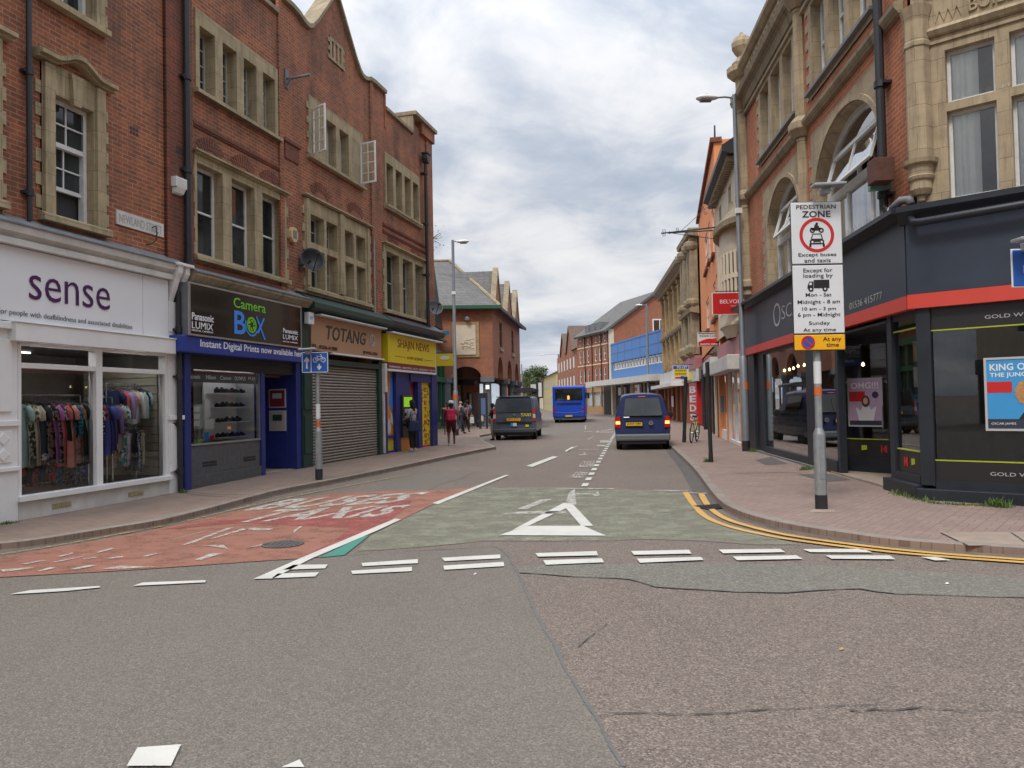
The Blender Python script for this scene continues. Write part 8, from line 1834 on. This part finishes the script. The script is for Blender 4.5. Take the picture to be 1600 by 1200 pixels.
# ================================================================== SHOP WINDOW GOODS
def clothmat(name, c, pat=None):
    if not pat: return plain('garment_' + name, c, .85, var=.15, scale=6)
    m, n, l, b = mat_new('garment_' + name); t = n.new('ShaderNodeTexCoord').outputs['Object']; v = n.new('ShaderNodeTexVoronoi'); l.new(t, v.inputs['Vector']); v.inputs['Scale'].default_value = pat[1]
    s = n.new('ShaderNodeSeparateColor'); l.new(v.outputs['Color'], s.inputs[0]); cc = ramp(n, l, s.outputs[0], [(.0, c), (.48, c), (.5, pat[0]), (1, pat[0])]); l.new(cc, b.inputs['Base Color']); b.inputs['Roughness'].default_value = .85; return m
GM = {}
def gm(name):
    base = dict(aqua=(0.546, 0.754, 0.754), cream=(0.754, 0.676, 0.546), charcoal=(0.039, 0.046, 0.058), magenta=(0.650, 0.208, 0.624), coral=(0.850, 0.182, 0.208), salmon=(0.806, 0.390, 0.312), black=(0.016, 0.016, 0.019), paleblue=(0.468, 0.624, 0.715), brown=(0.286, 0.156, 0.091), red=(0.650, 0.026, 0.039), crimson=(0.546, 0.019, 0.052), navy=(0.026, 0.039, 0.130), blue=(0.104, 0.130, 0.468), indigo=(0.169, 0.156, 0.494), mauve=(0.312, 0.208, 0.416), beige=(0.598, 0.520, 0.390), scarlet=(0.806, 0.078, 0.065), lilac=(0.494, 0.338, 0.598), white=(0.850, 0.850, 0.850), pink=(0.715, 0.286, 0.520), grey=(0.286, 0.286, 0.286))
    pats = {'black and white': ('black', (.6, .58, .55), 28), 'dark floral': ('black', (.35, .18, .16), 30), 'cream floral': ('cream', (.10, .09, .05), 26), 'grey floral': ('charcoal', (.45, .42, .42), 30), 'red floral': ('charcoal', (.52, .08, .12), 24), 'teal print': ('navy', (.04, .28, .32), 26), 'gold animal print': ('black', (.50, .38, .08), 30), 'blue print': ('navy', (.2, .3, .5), 30), 'green print': ('aqua', (.10, .22, .16), 26), 'aqua floral': ('cream', (.05, .40, .46), 24), 'lilac floral': ('lilac', (.6, .55, .5), 26), 'pink print': ('pink', (.6, .5, .5), 34), 'spotted white': ('white', (.05, .05, .05), 40), 'brown floral': ('brown', (.45, .3, .28), 34), 'navy dotted': ('navy', (.5, .5, .55), 55)}
    if name not in GM:
        if name in pats: a, b, s = pats[name]; GM[name] = clothmat(name.replace(' ', '_'), base[a], (b, s))
        else: GM[name] = clothmat(name, base[name])
    return GM[name]
def garment(kind, colour, x, y, ztop, length, label, group, rot, sh=.165, seed=0):
    rg = random.Random(seed); t = thing({'dress': 'dress', 'top': 'shirt', 'skirt': 'skirt'}[kind], label, {'dress': 'dress', 'top': 'shirt', 'skirt': 'skirt'}[kind], LF, (x, y, ztop), group=group, rot=rot)
    nu, nt_ = 9, 9; m = MB(); hem = {'dress': sh * rg.uniform(1.0, 1.35), 'top': sh * rg.uniform(.9, 1.05), 'skirt': sh * rg.uniform(.75, 1.1)}[kind]; ph = rg.uniform(0, 6)
    for side in (-1, 1):
        b0 = len(m.v)
        for j in range(nt_ + 1):
            v = j / nt_; wd = (sh * .96 if kind != 'skirt' else sh * .6) * (1 - .16 * math.sin(min(1, v * 2.4) * math.pi)) + (hem - sh) * v * .9
            for i in range(nu + 1):
                u = -1 + 2 * i / nu; drop = (.07 * abs(u) ** 1.3 + (.05 * max(0, 1 - abs(u) * 2.6) if kind != 'skirt' else 0)) * (1 - v) ; fold = .018 * math.sin(ph + u * 9 + v * 1.5) * v
                m.v.append((x + u * wd, y + side * (.028 * (1 - u * u) + .006) + fold, ztop - drop - v * length - (.02 * math.sin(u * 4 + ph) if j == nt_ else 0)))
        for j in range(nt_):
            for i in range(nu):
                q = b0 + j * (nu + 1) + i; m.f.append((q, q + 1, q + nu + 2, q + nu + 1))
    n2 = (nu + 1) * (nt_ + 1)
    for j in range(nt_):
        for e in (0, nu): q = j * (nu + 1) + e; m.f.append((q, q + nu + 1, n2 + q + nu + 1, n2 + q))
    m.build('fabric', gm(colour), t, smooth=True, recalc=False)
    if kind != 'skirt':
        for s in (-1, 1):
            L_ = .18 if (kind == 'dress' or rg.random() < .4) else .42; m = MB(); m.tube([(x + s * sh * .86, y, ztop - .075), (x + s * (sh + .03), y, ztop - .16), (x + s * (sh + .035), y + .02, ztop - .1 - L_)], [.045, .05, .042], 7); m.build('sleeve', gm(colour), t, smooth=True)
    m = MB(); m.tube([(x - .16, y, ztop - .05), (x, y, ztop + .015), (x + .16, y, ztop - .05)], .006, 5); m.tube([(x, y, ztop + .015), (x, y, ztop + .05), (x + .02, y, ztop + .075), (x + .005, y, ztop + .095)], .003, 4); m.build('hanger', LET['black'], t)
def rail(x0, x1, y, z, label):
    t = thing('clothes_rail', label, 'clothes rail', LF, ((x0 + x1) / 2, y, .3), group='clothes rails in the charity shop window')
    m = MB(); m.tube([(x0, y, z), (x1, y, z)], .014, 8); m.build('bar', MT['chrome'], t)
    for x in (x0, x1): m = MB(); m.tube([(x, y, z), (x, y, .31)], .014, 8); m.box(x - .02, x + .02, y - .2, y + .2, .30, .33); m.build('upright', MT['chrome'], t)
def row(lst, y, z, where, seed, rot0=-1.15):
    n = len(lst)
    for i, (px, kind, col, L_) in enumerate(lst):
        x = LF.P(px / 5, 690, y)[0]
        nb = [lst[j][2] for j in (i - 1, i + 1) if 0 <= j < n]
        lab = f"{col} {kind} on {where} " + (f"between {nb[0]} and {nb[1]}" if len(nb) == 2 else ("next to the white pier" if i == 0 else "at its far end"))
        garment({'dress': 'dress', 'shirt': 'top', 'skirt': 'skirt'}[kind], col, x, y + rnd.uniform(-.02, .02), z - .10, L_, lab, 'clothes hanging in the charity shop window', rot0 + rnd.uniform(-.25, .15), seed=seed + i)
zl = 1.86
RY = .30
rail(-3.36, -2.02, .26, zl, 'high chrome clothes rail carrying the long dresses in the charity shop window')
row([(135, 'dress', 'aqua', .95), (180, 'dress', 'cream floral', .95), (225, 'dress', 'cream', .95), (262, 'dress', 'charcoal', .75), (298, 'dress', 'black and white', .85), (332, 'dress', 'dark floral', .95), (365, 'dress', 'magenta', .9), (398, 'dress', 'grey floral', .95), (432, 'dress', 'coral', .98), (462, 'dress', 'black', .6), (490, 'dress', 'salmon', 1.0), (522, 'shirt', 'teal print', .55), (552, 'dress', 'brown floral', .95), (582, 'dress', 'black', 1.0), (612, 'dress', 'aqua', .80), (640, 'shirt', 'paleblue', .6), (668, 'dress', 'brown', .85), (695, 'shirt', 'black and white', .7), (718, 'dress', 'red floral', .9)], .26, zl, 'the high rail of long dresses', 10)
rail(-3.36, -2.02, .62, 1.22, 'low chrome clothes rail carrying skirts behind the long dresses')
row([(150, 'skirt', 'red', .5), (200, 'skirt', 'black', .6), (250, 'skirt', 'red floral', .65), (300, 'skirt', 'navy', .6), (350, 'skirt', 'grey floral', .5), (400, 'skirt', 'crimson', .62), (445, 'skirt', 'teal print', .68), (495, 'skirt', 'gold animal print', .66), (560, 'skirt', 'navy dotted', .7), (620, 'skirt', 'blue print', .55), (680, 'skirt', 'indigo', .62)], .62, 1.24, 'the low rail of skirts', 50)
rail(-1.86, -1.35, .26, zl - .02, 'short chrome rail beside the white window mullion with blue and mauve dresses')
row([(800, 'dress', 'blue', .85), (830, 'dress', 'indigo', .8), (858, 'shirt', 'mauve', .68), (882, 'dress', 'beige', .8), (908, 'shirt', 'green print', .55)], .26, zl - .02, 'the short middle rail', 80)
rail(-1.30, -.62, .42, zl + .22, 'high chrome rail carrying shirts beside the slatted panel')
row([(872, 'shirt', 'navy', .5), (905, 'shirt', 'scarlet', .52), (940, 'shirt', 'lilac', .5), (968, 'shirt', 'pink print', .5), (995, 'shirt', 'cream', .5), (1022, 'shirt', 'white', .6), (1048, 'shirt', 'aqua', .5), (1075, 'shirt', 'black', .5), (1100, 'shirt', 'paleblue', .5), (1126, 'shirt', 'blue', .45), (1150, 'shirt', 'red', .6), (1172, 'shirt', 'beige', .55), (1200, 'shirt', 'magenta', .55)], .42, zl + .22, 'the high rail of shirts', 110)
rail(-1.40, -.62, .46, 1.36, 'low chrome rail carrying skirts beside the slatted panel')
row([(835, 'skirt', 'brown', .6), (890, 'skirt', 'brown floral', .62), (945, 'skirt', 'aqua floral', .6), (985, 'skirt', 'lilac floral', .62), (1025, 'skirt', 'black', .7), (1062, 'skirt', 'navy dotted', .75), (1100, 'skirt', 'beige', .6), (1135, 'skirt', 'cream floral', .7), (1165, 'skirt', 'spotted white', .65)], .46, 1.36, 'the low rail by the slats', 140)
bx(CS, 'window_floor', MT['slab'], [(-3.44, -.4, .1, 1.0, .28, .305)])
# camera shop display
MT['cam_black'] = plain('camera_black', (.02, .02, .022), .4, var=.2, scale=20)
nm = ('lowest', 'second', 'third', 'top')
for j, z in enumerate((1.02, 1.33, 1.64, 1.93)):
    o = MB().box(1.45, 2.5, .18, .5, z - .012, z).build('display_shelf', MT['sign_white'], fr=LF, org=(2.0, .34, z)); tag(o, f'{nm[j]} white display shelf in the camera shop window', 'shelf', 'display shelves in the camera shop window')
    k = 6 if j != 1 else 5
    for i in range(k):
        x = 1.55 + i * .165 + rnd.uniform(-.015, .015); t = thing('camera', f'small black camera standing on the {nm[j]} white shelf of the camera shop window', 'camera', LF, (x, .3, z), group=f'cameras on the {nm[j]} shelf of the camera shop window')
        s = rnd.uniform(.8, 1.2); m = MB(); m.box(x - .055 * s, x + .055 * s, .28, .34, z, z + .075 * s); m.box(x - .02 * s, x + .02 * s, .285, .33, z + .075 * s, z + .10 * s); m.build('body', MT['cam_black'], t, bevel=.006); m = MB(); m.lathe([(.034 * s, 0), (.034 * s, -.05 * s), (.028 * s, -.06 * s), (.02 * s, -.055 * s)], (x, .28, z + .038 * s), 12, 'y'); m.build('lens', LET['black'], t)
t = thing('display_easel', 'wooden easel holding a grey board of pale cards in the camera shop window', 'easel', LF, (.75, .35, .95))
m = MB(); m.tube([(.58, .30, .955), (.70, .34, 1.28)], .012, 5); m.tube([(.92, .30, .955), (.80, .34, 1.28)], .012, 5); m.build('leg', MT['timber_front'], t); o = bx(t, 'board', MT['frame_grey'], [(.38, 1.12, .33, .35, 1.22, 1.70)])
for i in range(2):
    for j in range(3): bx(o, 'card', MT['sign_white'], [(.45 + i * .32, .68 + i * .32, .32, .33, 1.27 + j * .14, 1.38 + j * .14)])
bx(TB, 'display_back', MT['white_sign'], [(1.40, 2.52, .52, .55, .96, 2.3)])
for i, (x, z, w, h, c, lb) in enumerate(((1.22, 1.45, .18, .34, 'white', 'tall white card standing between the easel and the shelves'), (1.28, 1.2, .3, .2, 'white', 'wide white card below the tall card in the camera shop window'), (.28, 1.0, .14, .12, 'silver', 'small pale card beside the feet of the easel in the camera shop window'), (1.2, .98, .12, .16, 'sky', 'small blue card beside the easel legs'), (1.38, .97, .1, .1, 'red', 'small red box beside the lowest shelf'), (.95, .96, .3, .05, 'lime', 'flat bright leaflet lying before the easel'))):
    o = MB().box(x - w / 2, x + w / 2, .30, .32, z, z + h).build('display_card', LET[c], fr=LF, org=(x, .31, z)); tag(o, lb, 'card')
for (c, d), lb, mt in (((1.62, 2.02), 'dark framed poster on the blue side of the camera shop doorway', 'maroon'), ((1.08, 1.52), 'pale green framed poster below the dark one in the camera shop doorway', 'slatwall')):
    t = thing('door_poster', lb, 'poster', LF, (3.88, .36, c)); bx(t, 'frame', LET['silver'], [(3.875, 3.895, .14, .58, c - .02, d + .02)]); o = bx(t, 'print', MT[mt], [(3.868, 3.875, .17, .55, c + .01, d - .01)]); bx(o, 'printed_block', LET['silver'] if mt == 'maroon' else LET['dkgreen'], [(3.862, 3.868, .24, .48, (c + d) / 2, d - .08)])

# ================================================================== PLANTS AND FAR BACKGROUND
LEAF = [plain('leaf_green', (.055, .085, .022), .7, var=.35, scale=1.5), plain('leaf_light', (.085, .125, .032), .7, var=.3, scale=1.5)]
def tree(x, y, H, Rr_, label, n=5200, seed=1, z0=0, name='tree'):
    rg = random.Random(seed); t = thing(name, label, 'tree', WORLD, (x, y, z0))
    m = MB(); m.tube([(x, y, z0), (x + .05, y, H * .25), (x - .05, y, H * .5), (x, y, H * .75)], [.35, .28, .18, .08], 8)
    clumps = []
    for k in range(26):
        a = rg.uniform(0, 6.28); u = rg.uniform(0, 1) ** .5; zc_ = H * rg.uniform(.32, .86); rad = Rr_ * math.sqrt(max(.08, 1 - ((zc_ - H * .58) / (H * .40)) ** 2)) * .78 * u; clumps.append((Vector((x + rad * math.cos(a), y + rad * math.sin(a), zc_)), rg.uniform(.5, .95) * Rr_ * .38)); m.tube([(x, y, H * rg.uniform(.25, .5)), tuple(clumps[-1][0])], [.1, .03], 5)
    m.build('trunk', plain('bark', (.06, .045, .035), .9), t)
    for q in range(2):
        m = MB()
        for k in range(n // 2):
            c, r_ = rg.choice(clumps); d = Vector((rg.gauss(0, 1), rg.gauss(0, 1), rg.gauss(0, .8))); d.normalize(); p_ = c + d * r_ * rg.uniform(.55, 1.1); a = Vector((rg.gauss(0, 1), rg.gauss(0, 1), rg.gauss(0, .6))).normalized() * .16; b = a.cross(d).normalized() * .11 if a.cross(d).length > .01 else Vector((0, .1, 0))
            m.quad(p_ - a, p_ - b, p_ + a, p_ + b)
        m.build('crown', LEAF[q], t, recalc=False)
xt = at_depth(838, 600, 165).x; tree(xt, 165, 10.4, 3.7, 'round green tree at the far end of the street')
tree(at_depth(824, 600, 190).x, 190, 9.0, 2.6, 'smaller green tree partly hidden by the round one', 2400, 5)
def house(xl, xr, Y, zt, zr, label, wall, roofm='tile_brown', name='distant_house'):
    a, b = at_depth(xl, 600, Y).x, at_depth(xr, 600, Y).x; t = thing(name, label, 'house', WORLD, ((a + b) / 2, Y, 0)); m = MB(); m.box(a, b, Y, Y + 8, 0, zt); m.build('wall', MT[wall], t); m = MB(); m.prism_x([(Y - .4, zt - .1), (Y + 4, zr), (Y + 8.4, zt - .1)], a - .3, b + .3); m.build('roof', MT[roofm], t)
    n = max(1, int((b - a) / 3))
    for i in range(n):
        for z in (1.0, 3.8): 
            if z + 1.4 < zt: bx(t, 'window', MT['frame_grey'], [(a + (i + .35) * (b - a) / n, a + (i + .65) * (b - a) / n, Y - .05, Y + .05, z, z + 1.3)])
house(846, 866, 205, 5.0, 8.6, 'distant yellowish house with a brown roof beyond the round tree', 'cream'); house(812, 830, 215, 6.5, 9.8, 'distant red brick house between the arcade and the round tree', 'brick_mall'); house(790, 811, 190, 6.0, 9.0, 'distant brick house mostly hidden behind the arcade building', 'brick_apartment', 'slate'); house(828, 850, 240, 5.5, 8, 'farthest pale house behind the round tree', 'cream', 'slate'); house(866, 905, 180, 5.5, 8, 'distant house closing the view behind the yellow building', 'brick_mall')
GR = plain('weed_green', (.09, .15, .025), .7, var=.35, scale=20)
def grass(pts, n, hmax, label, spread=.06, seed=0):
    rg = random.Random(seed); m = MB(); pts = [Vector((*p, .1)) for p in pts]
    for k in range(n):
        i = rg.randrange(len(pts) - 1) if len(pts) > 1 else 0; p_ = pts[i].lerp(pts[min(i + 1, len(pts) - 1)], rg.random()) + Vector((rg.gauss(0, spread), rg.gauss(0, spread * .6), 0)); h = hmax * rg.uniform(.3, 1) ** 1.5 * (0.6 + .4 * math.sin(k * .13) ** 2); a = rg.uniform(0, 6.28); l_ = Vector((math.cos(a), math.sin(a), 0)); w = Vector((-l_.y, l_.x, 0)) * .004; e_ = p_ + l_ * h * rg.uniform(.2, .9) + Vector((0, 0, h))
        mid = p_ + l_ * h * .2 + Vector((0, 0, h * .6)); m.quad(p_ - w, p_ + w, mid + w, mid - w); m.add([mid - w, mid + w, e_], [(0, 1, 2)])
    o = m.build('weeds', GR, recalc=False); tag(o, label, 'weeds', kind='stuff')
grass(G([(1400, 771), (1425, 777), (1448, 784)], .1), 420, .10, 'green weeds growing along the foot of the dark grey shopfront corner', seed=1); grass(G([(1450, 786), (1500, 789), (1545, 791), (1580, 792)], .1), 500, .06, 'thin green weeds along the plinth under the big corner window', .05, 2); grass(G([(1548, 790), (1572, 794)], .1), 300, .15, 'taller tuft of weeds beside the paving slabs at the corner plinth', .05, 3)
grass(G([(1252, 735), (1266, 733)], .1), 200, .13, 'small tuft of weeds under the middle of the grey shopfront', .05, 4); grass(G([(1175, 706), (1182, 706)], .1), 160, .16, 'small tuft of weeds beside the foot of the street lamp', .06, 5); grass(G([(1103, 722), (1110, 722)], .1), 160, .16, 'small tuft of weeds at the foot of the nearest black post', .05, 6); grass(G([(0, 820), (20, 817)], .1), 200, .05, 'thin weeds at the base of the white tiled pier', .05, 7); grass(G([(284, 772), (289, 770)], .1), 120, .12, 'small weeds at the foot of the black downpipe', .03, 8)
# pigeons on the arcade roof
for i, (px, py) in enumerate(((737, 430), (745, 429), (759, 430))):
    v = at_depth(px, py + 1, 56); t = thing('pigeon', ['pigeon farthest from the gables among three on the arcade roof ridge', 'middle one of the three pigeons on the arcade roof ridge', 'pigeon nearest the gables among three on the arcade roof ridge'][i], 'pigeon', WORLD, tuple(v), group='pigeons on the roof ridge')
    m = MB(); vv, ff = skin_geo([(0, 0, .05), (.08, 0, .12), (.14, 0, .17), (.15, 0, .22), (.19, 0, .215), (-.12, 0, .03), (-.22, 0, .0)], [(0, 1), (1, 2), (2, 3), (3, 4), (0, 5), (5, 6)], [.085, .08, .045, .04, .012, .05, .02], 1); m.add(vv, ff); m.tube([(0, .03, .0), (0, .03, -.05)], .008, 4); m.tube([(0, -.03, .0), (0, -.03, -.05)], .008, 4); m.warp(lambda p: p + v + Vector((0, 0, .05))); m.build('body', MT['lead'], t, smooth=True)

for i, (px, py, lb) in enumerate(((742, 899, 'tiny scrap of white litter on the road below the give way dashes'), (1315, 1017, 'tiny brown leaf lying on the chipped brown tarmac'), (1480, 914, 'tiny white scrap of paper on the greenish tarmac strip'))):
    g = ground(px, py); m = MB(); m.add([(-.014, -.01, .0), (.016, -.006, .004), (.01, .014, .012), (-.012, .01, .003)], [(0, 1, 2, 3)]); o = m.build('litter', (CL['white'], MT['timber_front'], CL['white'])[i], recalc=False); o.location = (g[0], g[1], .010); tag(o, lb, 'litter')
